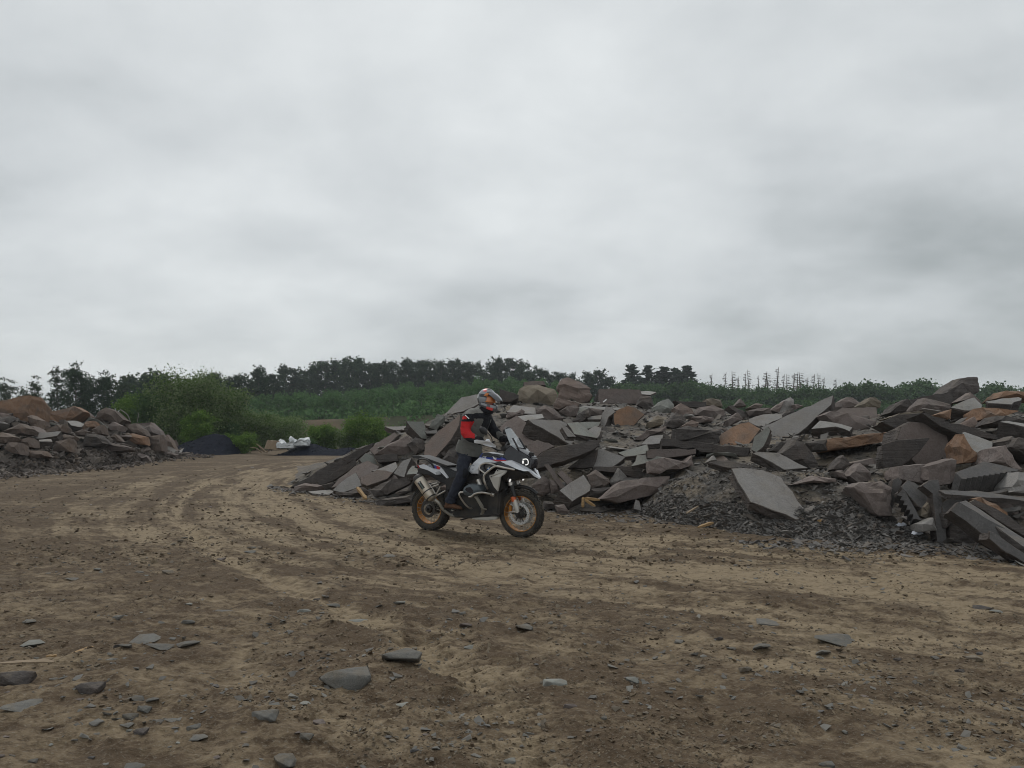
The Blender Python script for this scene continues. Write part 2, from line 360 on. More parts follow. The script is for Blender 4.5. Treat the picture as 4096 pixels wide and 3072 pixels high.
    for nm, val in (('dry', dry), ('veg', np.clip(veg, 0, 1)), ('earth', slope), ('track_across', across), ('track_along', al), ('track_near', tnear)):
        a = m.attributes.new(nm, 'FLOAT', 'POINT'); a.data.foreach_set('value', val.astype(np.float32))
    o = ob('ground', m); tag(o, kind='structure'); return o
build_ground()
def ground_z(X, Y):
    Yr, px, Z = GRID; X = np.atleast_1d(np.asarray(X, float)); Y = np.atleast_1d(np.asarray(Y, float))
    i = np.interp(Y, Yr, np.arange(len(Yr))); j = np.interp(CX+F*X/Y, px, np.arange(len(px)))
    i0 = np.clip(i.astype(int), 0, len(Yr)-2); j0 = np.clip(j.astype(int), 0, len(px)-2); a = i-i0; b = j-j0
    return Z[i0, j0]*(1-a)*(1-b)+Z[i0+1, j0]*a*(1-b)+Z[i0, j0+1]*(1-a)*b+Z[i0+1, j0+1]*a*b
def gz(x, y): return float(hill(np.array([x]), np.array([y]))[0])
# ================================================================== the heaps of broken stone
BX = [1060, 1120, 1300, 1500, 1700, 2150, 2300, 2500, 2750, 3000, 3300, 3650, 3900, 4096, 4700]
BY = [1945, 1955, 1975, 2010, 2020, 2040, 2055, 2050, 2110, 2150, 2168, 2175, 2200, 2230, 2290]
TX = [1060, 1120, 1400, 1640, 1800, 1900, 2100, 2300, 2600, 2900, 3300, 3500, 3700, 3860, 4096, 4700]
TY = [1938, 1940, 1800, 1700, 1630, 1590, 1580, 1590, 1610, 1630, 1640, 1640, 1620, 1610, 1620, 1630]
TD = [21.0, 21.0, 20.5, 20.0, 20.5, 21.5, 22.5, 24.0, 25.0, 25.0, 21.0, 18.0, 16.5, 16.0, 15.0, 14.0]
LBX = [-500, 0, 260, 500, 700, 800]; LBY = [1935, 1900, 1884, 1858, 1832, 1818]
LTX = [-500, 0, 130, 300, 420, 530, 640, 700, 800]; LTY = [1620, 1640, 1670, 1690, 1670, 1705, 1740, 1790, 1816]
LTD = [29, 31, 33, 35, 37, 39, 42, 45, 49]
def field(side, px, py):
    if side == 'R': b = np.interp(px, BX, BY); t0 = np.interp(px, TX, TY); Yt = np.interp(px, TX, TD); step = 2.4
    else: b = np.interp(px, LBX, LBY); t0 = np.interp(px, LTX, LTY); Yt = np.interp(px, LTX, LTD); step = 3.0
    Yb = F*CH/(b-HY); t = np.clip((b-py)/(b-t0), 0, 1.15)
    st = np.minimum(step, np.maximum(Yt-Yb, 0.2))
    return Yb + st*t + (np.maximum(Yt-Yb-st, 0))*np.minimum(t, 1.05)**5
DIRS = {'T': (0, -.42, .9), 'TT': (0, -.58, .81), 'F': (0, -.97, .22), 'U': (0, -.93, -.35), 'TL': (-.42, -.5, .76), 'TR': (.42, -.5, .76),
        'FL': (-.6, -.76, .25), 'FR': (.6, -.76, .25), 'S': (0, -.78, .62), 'SL': (-.35, -.72, .6), 'SR': (.35, -.72, .6), 'G': (0.02, -.33, .94)}
_used = {}
def uniq(label): return label
def orient(bm): bmesh.ops.recalc_face_normals(bm, faces=bm.faces)
def slab(crop, poly, n='T', th=0.15, mat='grey', label='', dY=0.0, edge='edge', name='stone_slab', side=None, Y=None, rough=1.0, group=None, cat='stone slab'):
    side = side or ('L' if crop == 'E' else 'R')
    pts = cp(crop, poly); c = np.mean(pts, 0)
    Yc = Y if Y is not None else float(field(side, c[0], c[1])) + dY
    n = Vector(DIRS[n] if isinstance(n, str) else n).normalized()
    p0 = unp(c[0], c[1], Yc)
    P = []
    for a, b in pts:
        d = ray(a, b); dn = d.dot(n)
        t = (p0-CAMP).dot(n)/dn if abs(dn) > 0.05 else Yc
        t = min(max(t, Yc*0.86), Yc*1.16)
        P.append(CAMP + d*t)
    u = (P[1]-P[0]).normalized(); u = (u - n*u.dot(n)).normalized(); v = n.cross(u)
    q = [((p-p0).dot(u), (p-p0).dot(v)) for p in P]
    area = sum(q[i][0]*q[(i+1) % len(q)][1]-q[(i+1) % len(q)][0]*q[i][1] for i in range(len(q)))
    if area < 0: P.reverse()
    rnd = random.Random(hash((round(c[0]), round(c[1]))) & 0xffff)
    O = []
    for i in range(len(P)):
        a, b = P[i], P[(i+1) % len(P)]; L = (b-a).length; k = max(1, min(9, int(L/0.16)))
        per = n.cross((b-a).normalized())
        O.append(a)
        for j in range(1, k):
            O.append(a.lerp(b, (j + rnd.uniform(-.25, .25))/k) + per*rnd.uniform(-1, 1)*min(0.028, 0.05*L)*rough)
    cen = sum(O, Vector())/len(O); m = len(O)
    rings = [[p for p in O]]
    out = [((p-cen) - n*(p-cen).dot(n)).normalized() for p in O]
    for fz, am in ((0.04, 0.0), (0.3, 0.030), (0.65, 0.038), (1.0, 0.03)):
        s = 0.012 if fz == 0.04 else 0
        rings.append([p - n*th*(fz + (rnd.uniform(-.06, .06) if 0.1 < fz < 1 else 0)) + w*(s*rough + rnd.uniform(-1, .8)*am*rough*min(1, th/0.12)) for p, w in zip(O, out)])
    V = [p for r in rings for p in r]; zmin = min(p.z for p in V)
    org = Vector((cen.x, cen.y, zmin)); V = [p-org for p in V]
    Fc = [tuple(range(m))]; fm = [0]
    for k in range(len(rings)-1):
        for i in range(m):
            j = (i+1) % m; Fc.append((k*m+i, (k+1)*m+i, (k+1)*m+j, k*m+j)); fm.append(1)
    Fc.append(tuple(reversed([(len(rings)-1)*m+i for i in range(m)]))); fm.append(0)
    me = me_from(name, V, Fc, [M[mat], M[edge]], fm)
    o = ob(name, me, None, org); tag(o, label, cat, group, 'thing')
    return o
def rock(crop, poly, ridges=None, depth=0.5, mat='brown', label='', dY=0.0, side=None, Y=None, tilt=0.25, frac=1.0, name='boulder', group=None, cat='boulder', mat2=None):
    """an angular block: silhouette on a steep plane, inner corners pulled towards the viewer, body behind"""
    side = side or ('L' if crop == 'E' else 'R')
    pts = cp(crop, poly); c = np.mean(pts, 0)
    Yc = Y if Y is not None else float(field(side, c[0], c[1])) + dY
    n = Vector((0, -1, tilt)).normalized(); p0 = unp(c[0], c[1], Yc)
    rnd = random.Random(int(c[0]*7+c[1]*13)); sz = 0.5*(max(p[0] for p in pts)-min(p[0] for p in pts) + max(p[1] for p in pts)-min(p[1] for p in pts))/F*Yc
    def pl(a, b, pull=0.0):
        d = ray(a, b); t = (p0-CAMP).dot(n)/d.dot(n); return CAMP + d*(t - pull)
    if ridges is None:
        sx = (max(p[0] for p in pts)-min(p[0] for p in pts)); sy = (max(p[1] for p in pts)-min(p[1] for p in pts))
        R = [(c[0]+rnd.uniform(-.3, -.08)*sx, c[1]-rnd.uniform(.06, .24)*sy, rnd.uniform(.14, .3)*sz), (c[0]+rnd.uniform(.1, .3)*sx, c[1]-rnd.uniform(.0, .2)*sy, rnd.uniform(.12, .28)*sz), (c[0]+rnd.uniform(-.15, .2)*sx, c[1]+rnd.uniform(.08, .24)*sy, rnd.uniform(.08, .22)*sz)]
    else:
        R = [(*cp(crop, [(a, b)])[0], w*sz) for a, b, w in ridges]
    V2 = [Vector((a, -b)) for a, b in pts] + [Vector((a, -b)) for a, b, _ in R]
    k = len(pts)
    res = delaunay_2d_cdt(V2, [], [list(range(k))], 1, 0.001)
    P = []
    for v, src in zip(res[0], res[3]):
        i = src[0] if src else 0
        pull = R[i-k][2] if i >= k else 0.0
        P.append(pl(v.x, -v.y, pull))
    back = Vector((0, 1, -0.12)).normalized()
    cen = sum(P[:k], Vector())/max(1, k)
    nb = len(P); ring = [p for p in range(nb) if (res[3][p] and res[3][p][0] < k)]
    ring.sort(key=lambda i: res[3][i][0])
    mid = len(P)
    for i in ring: P.append(P[i] + back*depth*0.45*rnd.uniform(.8, 1.15) + (P[i]-cen)*0.04)
    bk = len(P)
    for i in ring: P.append(cen + (P[i]-cen)*0.72 + back*depth*rnd.uniform(.9, 1.1) + Vector((0, 0, -0.04*sz)))
    Fc = [tuple(f) for f in res[2]]; m = len(ring)
    for a in range(m):
        b = (a+1) % m
        Fc.append((ring[a], ring[b], mid+b, mid+a)); Fc.append((mid+a, mid+b, bk+b, bk+a))
    Fc.append(tuple(bk+a for a in range(m)))
    zmin = min(p.z for p in P); org = Vector((cen.x, cen.y+depth*0.3, zmin))
    bm = bmesh.new(); vs = [bm.verts.new(p-org) for p in P]
    for f in Fc:
        try: bm.faces.new([vs[i] for i in f])
        except ValueError: pass
    orient(bm)
    bmesh.ops.triangulate(bm, faces=[f for f in bm.faces if len(f.verts) > 4])
    bmesh.ops.subdivide_edges(bm, edges=bm.edges[:], cuts=4, use_grid_fill=True, fractal=0.0, seed=rnd.randint(0, 999))
    amp = 0.024*min(sz, 1.0)*frac; off = Vector((rnd.uniform(0, 50), rnd.uniform(0, 50), 0))
    bm.normal_update()
    bed = Vector((rnd.uniform(-.45, .45), rnd.uniform(-.2, .5), 1)).normalized(); sp = max(.05, .17*sz); tab = [rnd.uniform(-1, 1) for _ in range(64)]
    for v in bm.verts:                       # bedding: the stone splits in uneven layers
        q = v.co*3.2/max(sz, .4) + off
        L = v.co.dot(bed)/sp + mnoise.noise(q*.6)*1.1; k_ = int(math.floor(L)); f_ = L-k_; f_ = min(1, max(0, (f_-.38)/.24))
        step = tab[k_ % 64]*(1-f_)+tab[(k_+1) % 64]*f_; side_ = 1-abs(v.normal.dot(bed))**2
        v.co += v.normal*(mnoise.noise(q)*amp + mnoise.noise(q*2.7)*amp*0.6) + (v.normal-bed*v.normal.dot(bed))*step*.042*min(sz, 1.3)*side_
    me = bm_me(name, bm, [M[mat]]); o = ob(name, me, None, org); tag(o, label, cat, group)
    return o

def block_mesh(name, seed, dims, mat, npts=14, sharp=0.8):
    rnd = random.Random(seed); bm = bmesh.new()
    for i in range(npts):
        p = Vector((rnd.uniform(-1, 1), rnd.uniform(-1, 1), rnd.uniform(-1, 1)))
        mx = max(abs(p.x), abs(p.y), abs(p.z)); p = p.lerp(p/mx, sharp)
        bm.verts.new((p.x*dims[0]/2, p.y*dims[1]/2, p.z*dims[2]/2))
    bmesh.ops.convex_hull(bm, input=bm.verts[:])
    bmesh.ops.delete(bm, geom=[v for v in bm.verts if not v.link_faces], context='VERTS')
    bmesh.ops.dissolve_limit(bm, angle_limit=radians(9), verts=bm.verts[:], edges=bm.edges[:])
    bmesh.ops.bevel(bm, geom=bm.edges[:], offset=0.018*min(dims)*3, segments=1, affect='EDGES')
    bmesh.ops.triangulate(bm, faces=bm.faces[:]); orient(bm)
    return bm_me(name, bm, [M[mat]])

# ---- the rubble bank under the slabs (one mass) -----------------------------------------
GRAVEL = [(2480, 2085), (2600, 1990), (2720, 1900), (2900, 1850), (3060, 1860), (3300, 1880), (3430, 1950), (3520, 2080), (3680, 2120), (3720, 2200), (3300, 2192), (2900, 2170), (2600, 2120)]
def in_poly(x, y, poly):
    c = np.zeros(np.shape(x), bool); n = len(poly)
    for i in range(n):
        x0, y0 = poly[i]; x1, y1 = poly[(i+1) % n]
        with np.errstate(divide='ignore', invalid='ignore'):
            c ^= ((y0 > y) != (y1 > y)) & (x < (x1-x0)*(y-y0)/(y1-y0+1e-12)+x0)
    return c
def bank(side, x0, x1, nx, ny, mat, back, gravel=None):
    px = np.linspace(x0, x1, nx); t = np.linspace(-0.03, 1.0, ny)
    if side == 'R': b = np.interp(px, BX, BY); tp = np.interp(px, TX, TY)
    else: b = np.interp(px, LBX, LBY); tp = np.interp(px, LTX, LTY)
    PX = px[None, :].repeat(ny, 0); PY = b[None, :] + (tp-b)[None, :]*t[:, None]
    Yf = field(side, PX, PY)
    off = np.full(PX.shape, 0.55)*np.clip(t[:, None]*6, 0.0, 1)
    if gravel: off = np.where(in_poly(PX, PY, gravel), 0.03, off)
    if side == 'L': off = np.where(t[:, None] < 0.35, 0.05, off*1.4)
    for _ in range(3):
        o2 = off.copy(); o2[1:-1, 1:-1] = (off[:-2, 1:-1]+off[2:, 1:-1]+off[1:-1, :-2]+off[1:-1, 2:]+off[1:-1, 1:-1])/5; off = o2
    Z = CH-(PY-HY)/F*Yf - 0.2*off; X = (PX-CX)/F*(Yf); Y = Yf + off; X = X*(1+off/np.maximum(Yf, 1))
    nz = (fbm(X*2.2+9, Y*2.2+Z*3, 4)-0.5)*0.16*np.clip(t[:, None]*5, 0, 1); Z = Z+nz; Y = Y-nz*0.5
    Z = np.where(t[:, None] <= 0.0, -0.06, Z)
    rows = [np.stack([X, Y, Z], -1)]
    last = rows[0][-1]
    for k in range(1, 9):      # the far side goes on level, then falls to the ground
        f = k/8; q = last.copy(); q[:, 1] += back*f; q[:, 0] *= 1+back*f/np.maximum(last[:, 1], 1)
        q[:, 2] = (last[:, 2]-0.15)*(1 - max(0, (f-0.45)/0.55)**1.3) - (0.1 if k == 8 else 0) + (fbm(q[:, 0]*0.8, q[:, 1]*0.8, 3)-0.5)*0.2
        rows.append(q[None])
    V = np.concatenate(rows, 0); nr, nc = V.shape[:2]; i = np.arange(nr*nc).reshape(nr, nc)
    Q = np.stack([i[:-1, :-1], i[:-1, 1:], i[1:, 1:], i[1:, :-1]], -1).reshape(-1, 4)
    m = me_np('rubble_bank', V.reshape(-1, 3), Q, [mat], False)
    return m, (PX, PY, np.stack([X, Y, Z], -1))
def bankmat(name, a, b2, tan):
    m, t, b = newmat(name); g = N(t); o = g.coord()
    v1 = g.vor(o, 14, out='Color'); sx = g.n('ShaderNodeSeparateColor'); t.links.new(v1, sx.inputs[0]); ds = g.vor(o, 14)
    c = g.mix(sx.outputs[0], a, b2); c = g.mix(g.ramp(g.noise(o, 1.6, 5, 0.6), 0.46, 0.62), c, tan)
    c = g.mix(1.0, c, g.mix(g.ramp(g.noise(o, 22, 4), 0.3, 0.7), (0.7, 0.7, 0.7), (1.15, 1.15, 1.15)), 'MULTIPLY')
    t.links.new(c, b.inputs['Base Color']); b.inputs['Roughness'].default_value = 0.95
    t.links.new(g.bump(g.math('ADD', g.math('MULTIPLY', ds, -0.6), g.noise(o, 9, 5, 0.7)), 0.9, 0.07), b.inputs['Normal'])
    return m
M['bankR'] = bankmat('rubble_grey', (0.09, 0.082, 0.074), (0.15, 0.132, 0.113), (0.19, 0.155, 0.115))
M['bankL'] = bankmat('rubble_brown', (0.08, 0.068, 0.06), (0.13, 0.11, 0.095), (0.145, 0.12, 0.097))
mR, gridR = bank('R', 1075, 4650, 300, 60, M['bankR'], 12.0, GRAVEL)
tag(ob('rubble_bank', mR), 'bank of grey stone rubble under the big slab heap', 'rubble', kind='stuff')
mL, gridL = bank('L', -480, 795, 150, 40, M['bankL'], 7.0)
tag(ob('rubble_bank', mL), 'bank of brown rubble under the left boulder heap', 'rubble', kind='stuff')

# ---- loose chips ------------------------------------------------------------------------
def chip_protos(k, flat, seed):
    P = []
    for i in range(k):
        rnd = random.Random(seed+i); bm = bmesh.new()
        for _ in range(8):
            v = Vector((rnd.uniform(-1, 1), rnd.uniform(-1, 1), rnd.uniform(-1, 1))); v = v.lerp(v/max(abs(v.x), abs(v.y), abs(v.z)), .5)
            bm.verts.new((v.x, v.y*0.75, v.z*flat))
        bmesh.ops.convex_hull(bm, input=bm.verts[:]); bmesh.ops.delete(bm, geom=[v for v in bm.verts if not v.link_faces], context='VERTS')
        bmesh.ops.triangulate(bm, faces=bm.faces[:]); bm.verts.ensure_lookup_table(); bm.verts.index_update()
        P.append((np.array([v.co[:] for v in bm.verts]), np.array([[v.index for v in f.verts] for f in bm.faces]))); bm.free()
    return P
def scatter(name, pos, size, protos, mat, tilt=0.5, nrm=None):
    n = len(pos); VV = []; QQ = []; base = 0
    a = RNG.uniform(0, 2*pi, n); tx = np.clip(RNG.normal(0, tilt, n), -.6, .6); ty = np.clip(RNG.normal(0, tilt, n), -.6, .6); pk = RNG.integers(0, len(protos), n)
    for k, (pv, pf) in enumerate(protos):
        s = np.where(pk == k)[0]
        if not len(s): continue
        x = pv[None]*size[s, None, None]
        ca, sa = np.cos(a[s])[:, None], np.sin(a[s])[:, None]
        X = x[..., 0]*ca - x[..., 1]*sa; Y = x[..., 0]*sa + x[..., 1]*ca; Z = x[..., 2] + X*tx[s, None] + Y*ty[s, None]
        v = np.stack([X, Y, Z], -1) + pos[s][:, None, :]
        m = len(pv); q = pf[None] + (np.arange(len(s))*m)[:, None, None] + base
        VV.append(v.reshape(-1, 3)); QQ.append(q.reshape(-1, 3)); base += len(s)*m
    return ob(name, me_np(name, np.concatenate(VV), np.concatenate(QQ), [mat]))
FLATP = chip_protos(10, 0.28, 100); LUMPP = chip_protos(10, 0.62, 300)
def on_grid(grid, n, mask):
    PX, PY, XYZ = grid; ok = np.argwhere(mask[:-1, :-1]); w = np.ones(len(ok))
    # weight cells by their area so the cover is even
    d = XYZ[1:, :-1]-XYZ[:-1, :-1]; e_ = XYZ[:-1, 1:]-XYZ[:-1, :-1]; ar = np.linalg.norm(np.cross(d, e_), axis=-1)
    w = ar[ok[:, 0], ok[:, 1]]; w = w/w.sum()
    c = ok[RNG.choice(len(ok), n, p=w)]; u = RNG.random(n)[:, None]; v = RNG.random(n)[:, None]
    i, j = c[:, 0], c[:, 1]
    return (XYZ[i, j]*(1-u)+XYZ[i+1, j]*u)*(1-v) + (XYZ[i, j+1]*(1-u)+XYZ[i+1, j+1]*u)*v
tR = (np.interp(gridR[0], BX, BY)-gridR[1])
gm = in_poly(gridR[0], gridR[1], GRAVEL)
glow = gm & (gridR[1] > 2010+90*(fbm(gridR[0]/90., gridR[1]/60., 3)-.5))
pos = np.concatenate([on_grid(gridR, 11500, glow), on_grid(gridR, 2600, gm)]); size = np.clip(RNG.lognormal(-3.85, 0.5, len(pos)), 0.010, 0.10)
o = scatter('gravel', pos + [0, -0.02, 0.02], size, FLATP, M['chips'], 0.5); tag(o, 'loose grey slate chips covering the bank below the slabs', 'gravel', kind='stuff')
pos = on_grid(gridR, 3800, ~gm); size = np.clip(RNG.lognormal(-2.75, 0.5, len(pos)), 0.03, 0.18)
o = scatter('rubble', pos + [0, 0.02, 0.02], size, FLATP, M['chips'], 0.35); tag(o, 'small broken slate lying between the big slabs', 'rubble', kind='stuff')
tl = (np.interp(gridL[0], LBX, LBY)-gridL[1])/(np.interp(gridL[0], LBX, LBY)-np.interp(gridL[0], LTX, LTY)+1e-6)
pos = on_grid(gridL, 3600, tl < 0.5); size = np.clip(RNG.lognormal(-2.45, 0.45, len(pos)), 0.04, 0.22)
o = scatter('gravel', pos + [0, -0.03, 0.03], size, LUMPP, M['chipsb'], 0.5); tag(o, 'loose brown stone rubble at the foot of the boulders', 'gravel', kind='stuff')
pos = on_grid(gridL, 800, tl >= 0.5); size = np.clip(RNG.lognormal(-1.9, 0.45, len(pos)), 0.07, 0.4)
o = scatter('rubble', pos, size, LUMPP, M['chipsb'], 0.5); tag(o, 'broken brown stone lying between the left boulders', 'rubble', kind='stuff')
# chips spilled along the foot of both heaps
n = 6000; px = RNG.uniform(1080, 4200, n); py = np.interp(px, BX, BY) + np.abs(RNG.normal(0, 1, n))*np.interp(px, [1080, 2300, 2700, 3600, 4200], [9, 13, 22, 22, 20]) - 6
Yp = F*CH/(py-HY); pos = np.stack([(px-CX)/F*Yp, Yp, np.full(n, 0.015)], 1); size = np.clip(RNG.lognormal(-3.7, 0.55, n), 0.012, 0.11)
o = scatter('gravel', pos, size, FLATP, M['chips'], 0.3); tag(o, 'slate chips spilled along the foot of the slab heap', 'gravel', kind='stuff')
n = 1500; px = RNG.uniform(-100, 860, n); py = np.interp(px, LBX, LBY) + np.abs(RNG.normal(0, 8, n)) - 4
Yp = F*CH/(py-HY); pos = np.stack([(px-CX)/F*Yp, Yp, np.full(n, 0.02)], 1); size = np.clip(RNG.lognormal(-2.8, 0.5, n), 0.03, 0.16)
o = scatter('gravel', pos, size, LUMPP, M['chipsb'], 0.3); tag(o, 'stone chips spilled along the foot of the boulder heap', 'gravel', kind='stuff')
# ---- slabs and boulders of the right-hand heap, each traced to its own plane -------------
s, r = slab, rock
# left toe of the heap
s('A', [(120, 905), (230, 845), (400, 740), (545, 668), (600, 690), (500, 800), (440, 850), (290, 868), (200, 890)], 'F', 0.14, 'dark', 'long dark slab leaning at the left toe of the slab heap', dY=-.25)
s('A', [(535, 672), (660, 610), (795, 545), (765, 600), (640, 690), (590, 700)], 'F', 0.14, 'dark', 'dark slab leaning highest on the left end of the heap', dY=-.1)
s('A', [(340, 872), (470, 790), (640, 675), (655, 715), (480, 840), (385, 880)], (.1, -.9, .4), 0.08, 'dark', 'thin dark slab with pale edge leaning below two dark slabs', dY=-.45)
s('A', [(455, 905), (520, 830), (640, 735), (745, 690), (835, 735), (800, 790), (690, 830), (600, 870)], 'SL', 0.12, 'brown', 'brown slab under the small greenish slab left of the motorcycle', dY=-.1)
s('A', [(465, 928), (575, 830), (650, 785), (692, 865), (690, 890), (545, 945)], 'S', 0.14, 'grey', 'grey five sided slab with rusty corner above the wooden stake', dY=-.4)
s('A', [(690, 868), (690, 822), (820, 765), (945, 785), (900, 835), (740, 890)], 'S', 0.13, 'pink', 'rust brown slab right of the wooden stake', dY=-.25)
s('A', [(680, 680), (730, 628), (790, 650), (832, 738), (755, 725), (700, 705)], 'SR', 0.1, 'green', 'small pale greenish slab lying on the brown slab', dY=.1)
s('A', [(780, 770), (970, 700), (985, 740), (940, 792), (830, 782)], 'T', 0.1, 'grey', 'grey slab lying flat left of the tail rack', dY=.0)
s('A', [(955, 790), (1030, 690), (1098, 666), (1062, 740), (1040, 822)], 'SL', 0.25, 'grey', 'upright grey block just left of the motorcycle tail', dY=-.2)
s('A', [(795, 648), (980, 635), (985, 690), (830, 702)], 'F', 0.6, 'dark', 'thick dark slab seen edge on behind the greenish slab', dY=.1)
s('A', [(760, 600), (850, 530), (960, 462), (985, 488), (880, 590), (800, 642)], 'SL', 0.16, 'brown', 'slanted brown topped slab left of the upright triangular slab', dY=.1)
r('A', [(800, 640), (900, 560), (1060, 488), (1110, 560), (1125, 625), (1000, 645)], None, 0.6, 'brown', 'reddish brown boulder below the upright triangular slab', dY=.2)
s('A', [(1058, 372), (1195, 374), (1225, 515), (1178, 508)], 'SR', 0.3, 'green', 'pale triangular slab standing point down left of the rider', dY=.0)
s('A', [(885, 415), (1052, 410), (1085, 440), (960, 442)], 'G', 0.14, 'grey', 'thin flat slab jutting out left of the triangular slab', dY=.3)
r('A', [(1240, 425), (1258, 378), (1310, 312), (1362, 332), (1330, 400), (1300, 445)], None, 0.6, 'green', 'grey angular block under the pale slab behind the rider', dY=.1)
s('A', [(1355, 330), (1415, 265), (1500, 180), (1620, 155), (1650, 225), (1510, 292)], 'SL', 0.22, 'grey', 'large pale slab tilted behind the rider shoulder', dY=.2)
s('A', [(1195, 672), (1210, 560), (1330, 440), (1490, 318), (1480, 400), (1380, 560), (1275, 682)], (-.45, -.72, .52), 0.4, 'pink', 'big reddish slab leaning directly left of the rider', dY=-.1)
r('A', [(1060, 560), (1130, 500), (1190, 520), (1200, 600), (1130, 640)], None, 0.4, 'dark', 'dark stone under the tip of the triangular slab', dY=.3)
s('A', [(1195, 400), (1270, 388), (1300, 400), (1240, 410)], 'G', 0.08, 'grey', 'small flat slab beside the top of the triangular slab', dY=.4)
s('A', [(1205, 455), (1300, 440), (1310, 470), (1220, 470)], 'F', 0.3, 'grey', 'small dark edged slab right of the triangular slab', dY=.4)
r('A', [(155, 900), (240, 870), (385, 890), (372, 930), (160, 938)], [(240, 888, .25), (340, 900, .25)], 0.5, 'brown', 'flat brown block at the very foot of the left toe', dY=-.5)
r('A', [(15, 938), (60, 910), (155, 915), (150, 970), (40, 970)], None, 0.35, 'brown', 'outermost brown stone at the left tip of the slab heap', dY=-.3)
r('A', [(0, 888), (35, 886), (40, 920), (0, 928)], None, 0.2, 'grey', 'small square grey stone lying apart left of the slab heap', Y=22.0)
s('A', [(270, 938), (440, 922), (498, 945), (420, 966), (300, 952)], 'G', 0.05, 'pale', 'pale thin flake at the foot of the left toe', dY=-.4)
r('A', [(378, 885), (470, 858), (475, 915), (400, 920)], None, 0.4, 'dark', 'small dark stone between the flat brown block and grey slab', dY=-.4)
r('A', [(770, 925), (850, 875), (940, 840), (1095, 820), (1085, 870), (900, 960), (800, 982)], [(900, 870, .1), (850, 925, .15)], 0.6, 'dark', 'dark layered stone left of the rear wheel', dY=-.5)
r('A', [(808, 1022), (850, 1000), (1100, 962), (1130, 1020), (880, 1055), (820, 1052)], [(900, 1005, .15), (1050, 985, .15)], 0.5, 'dark', 'lowest dark slab at the foot behind the rear wheel', dY=-.8)
r('A', [(965, 948), (1085, 888), (1100, 930), (1000, 964)], None, 0.4, 'dark', 'dark splinter of slate left of the rear mudguard', dY=-.6)
s('A', [(1060, 800), (1105, 730), (1475, 735), (1460, 792)], 'T', 0.14, 'green', 'pale flat slab behind the motorcycle seat', dY=-.3)
r('A', [(480, 940), (560, 945), (700, 900), (780, 960), (640, 985), (500, 965)], None, 0.4, 'dark', 'dark stone behind the wooden stake at the heap foot', dY=-.2)
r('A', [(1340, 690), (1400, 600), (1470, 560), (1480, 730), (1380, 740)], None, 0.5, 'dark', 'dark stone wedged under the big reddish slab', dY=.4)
# behind the rider and above the motorcycle
r('B', [(160, 240), (215, 198), (330, 195), (480, 235), (512, 290), (500, 332), (470, 382), (340, 362), (230, 392), (165, 330)], [(200, 262, .12), (330, 240, .2), (410, 285, .3), (260, 310, .25)], 1.1, 'tan', 'angular tan boulder on the ridge right of the helmet', dY=-.5)
s('B', [(212, 172), (300, 163), (388, 166), (402, 200), (330, 196), (216, 208)], (0, -.85, .5), 0.5, 'brown', 'brown cap stone lying on the tan boulder', dY=-.2)
r('B', [(520, 205), (540, 146), (600, 133), (690, 165), (800, 230), (808, 300), (790, 342), (700, 377), (600, 342), (522, 312)], [(570, 190, .18), (690, 230, .22), (760, 290, .12)], 1.1, 'pink', 'large rounded rust coloured boulder on top of the heap', dY=-.5)
B3 = s('B', [(870, 242), (882, 232), (1240, 240), (1258, 290), (1225, 366), (1100, 364), (885, 366), (870, 340)], (0.05, -.93, .36), 0.9, 'brown', 'squared grey block with a white tick on the ridge', dY=-.5, rough=.7)
s('B', [(1238, 256), (1300, 252), (1384, 262), (1330, 286), (1250, 280)], 'G', 0.06, 'pale', 'thin pale slab beside the block with the white tick', dY=.4)
r('B', [(1255, 290), (1335, 300), (1368, 390), (1310, 425), (1215, 372)], None, 0.9, 'dark', 'dark rounded rock below right of the ticked block', dY=-.2)
r('B', [(480, 362), (510, 314), (660, 350), (705, 362), (690, 384), (560, 396), (520, 417), (485, 402)], [(520, 345, .15), (600, 370, .15)], 0.8, 'pink', 'small rust stone below the rounded rust boulder', dY=-.4)
s('B', [(0, 235), (165, 290), (150, 318), (90, 345), (0, 345)], 'F', 0.6, 'dark', 'dark slab directly behind the helmet peak', dY=-.3)
s('B', [(58, 438), (120, 376), (310, 400), (332, 457), (215, 450)], 'T', 0.18, 'grey', 'pale slab tilted right of the rider neck', dY=.2)
r('B', [(60, 445), (140, 440), (190, 412), (218, 430), (200, 460), (60, 490)], None, 0.4, 'brown', 'lumpy brown stone lying on the pale slab', dY=-.4)
r('B', [(318, 412), (400, 373), (520, 440), (562, 492), (440, 512), (390, 490), (330, 455)], [(400, 410, .2), (470, 460, .2)], 0.7, 'brown', 'brown block between pale slabs above the windscreen', dY=.1)
s('B', [(135, 478), (250, 462), (372, 456), (388, 490), (210, 517)], 'T', 0.14, 'pale', 'pale flat slab on top of the big brown face', dY=-.2)
s('B', [(0, 575), (60, 520), (150, 470), (212, 515), (330, 620), (480, 742), (250, 735), (100, 722), (0, 705)], (-.1, -.85, .5), 0.4, 'brown', 'big grey brown slab face behind the windscreen', dY=.0)
s('B', [(250, 505), (540, 515), (650, 580), (640, 612), (858, 690), (632, 730), (500, 650), (300, 545)], (.42, -.5, .76), 0.38, 'grey', 'largest pale slab lying tilted right of the windscreen', dY=-.1)
s('B', [(550, 575), (592, 571), (672, 655), (600, 655)], (.4, -.5, .76), 0.12, 'grey', 'small thick piece lying on the largest pale slab', dY=-.75)
s('B', [(594, 537), (690, 526), (822, 630), (857, 667), (660, 632)], (.3, -.5, .8), 0.16, 'green', 'greenish slab overlapping the right end of the largest slab', dY=-.1)
s('B', [(772, 603), (842, 560), (897, 580), (880, 642), (855, 672)], 'TL', 0.12, 'grey', 'pale slab tilted left of the upright slab', dY=.1)
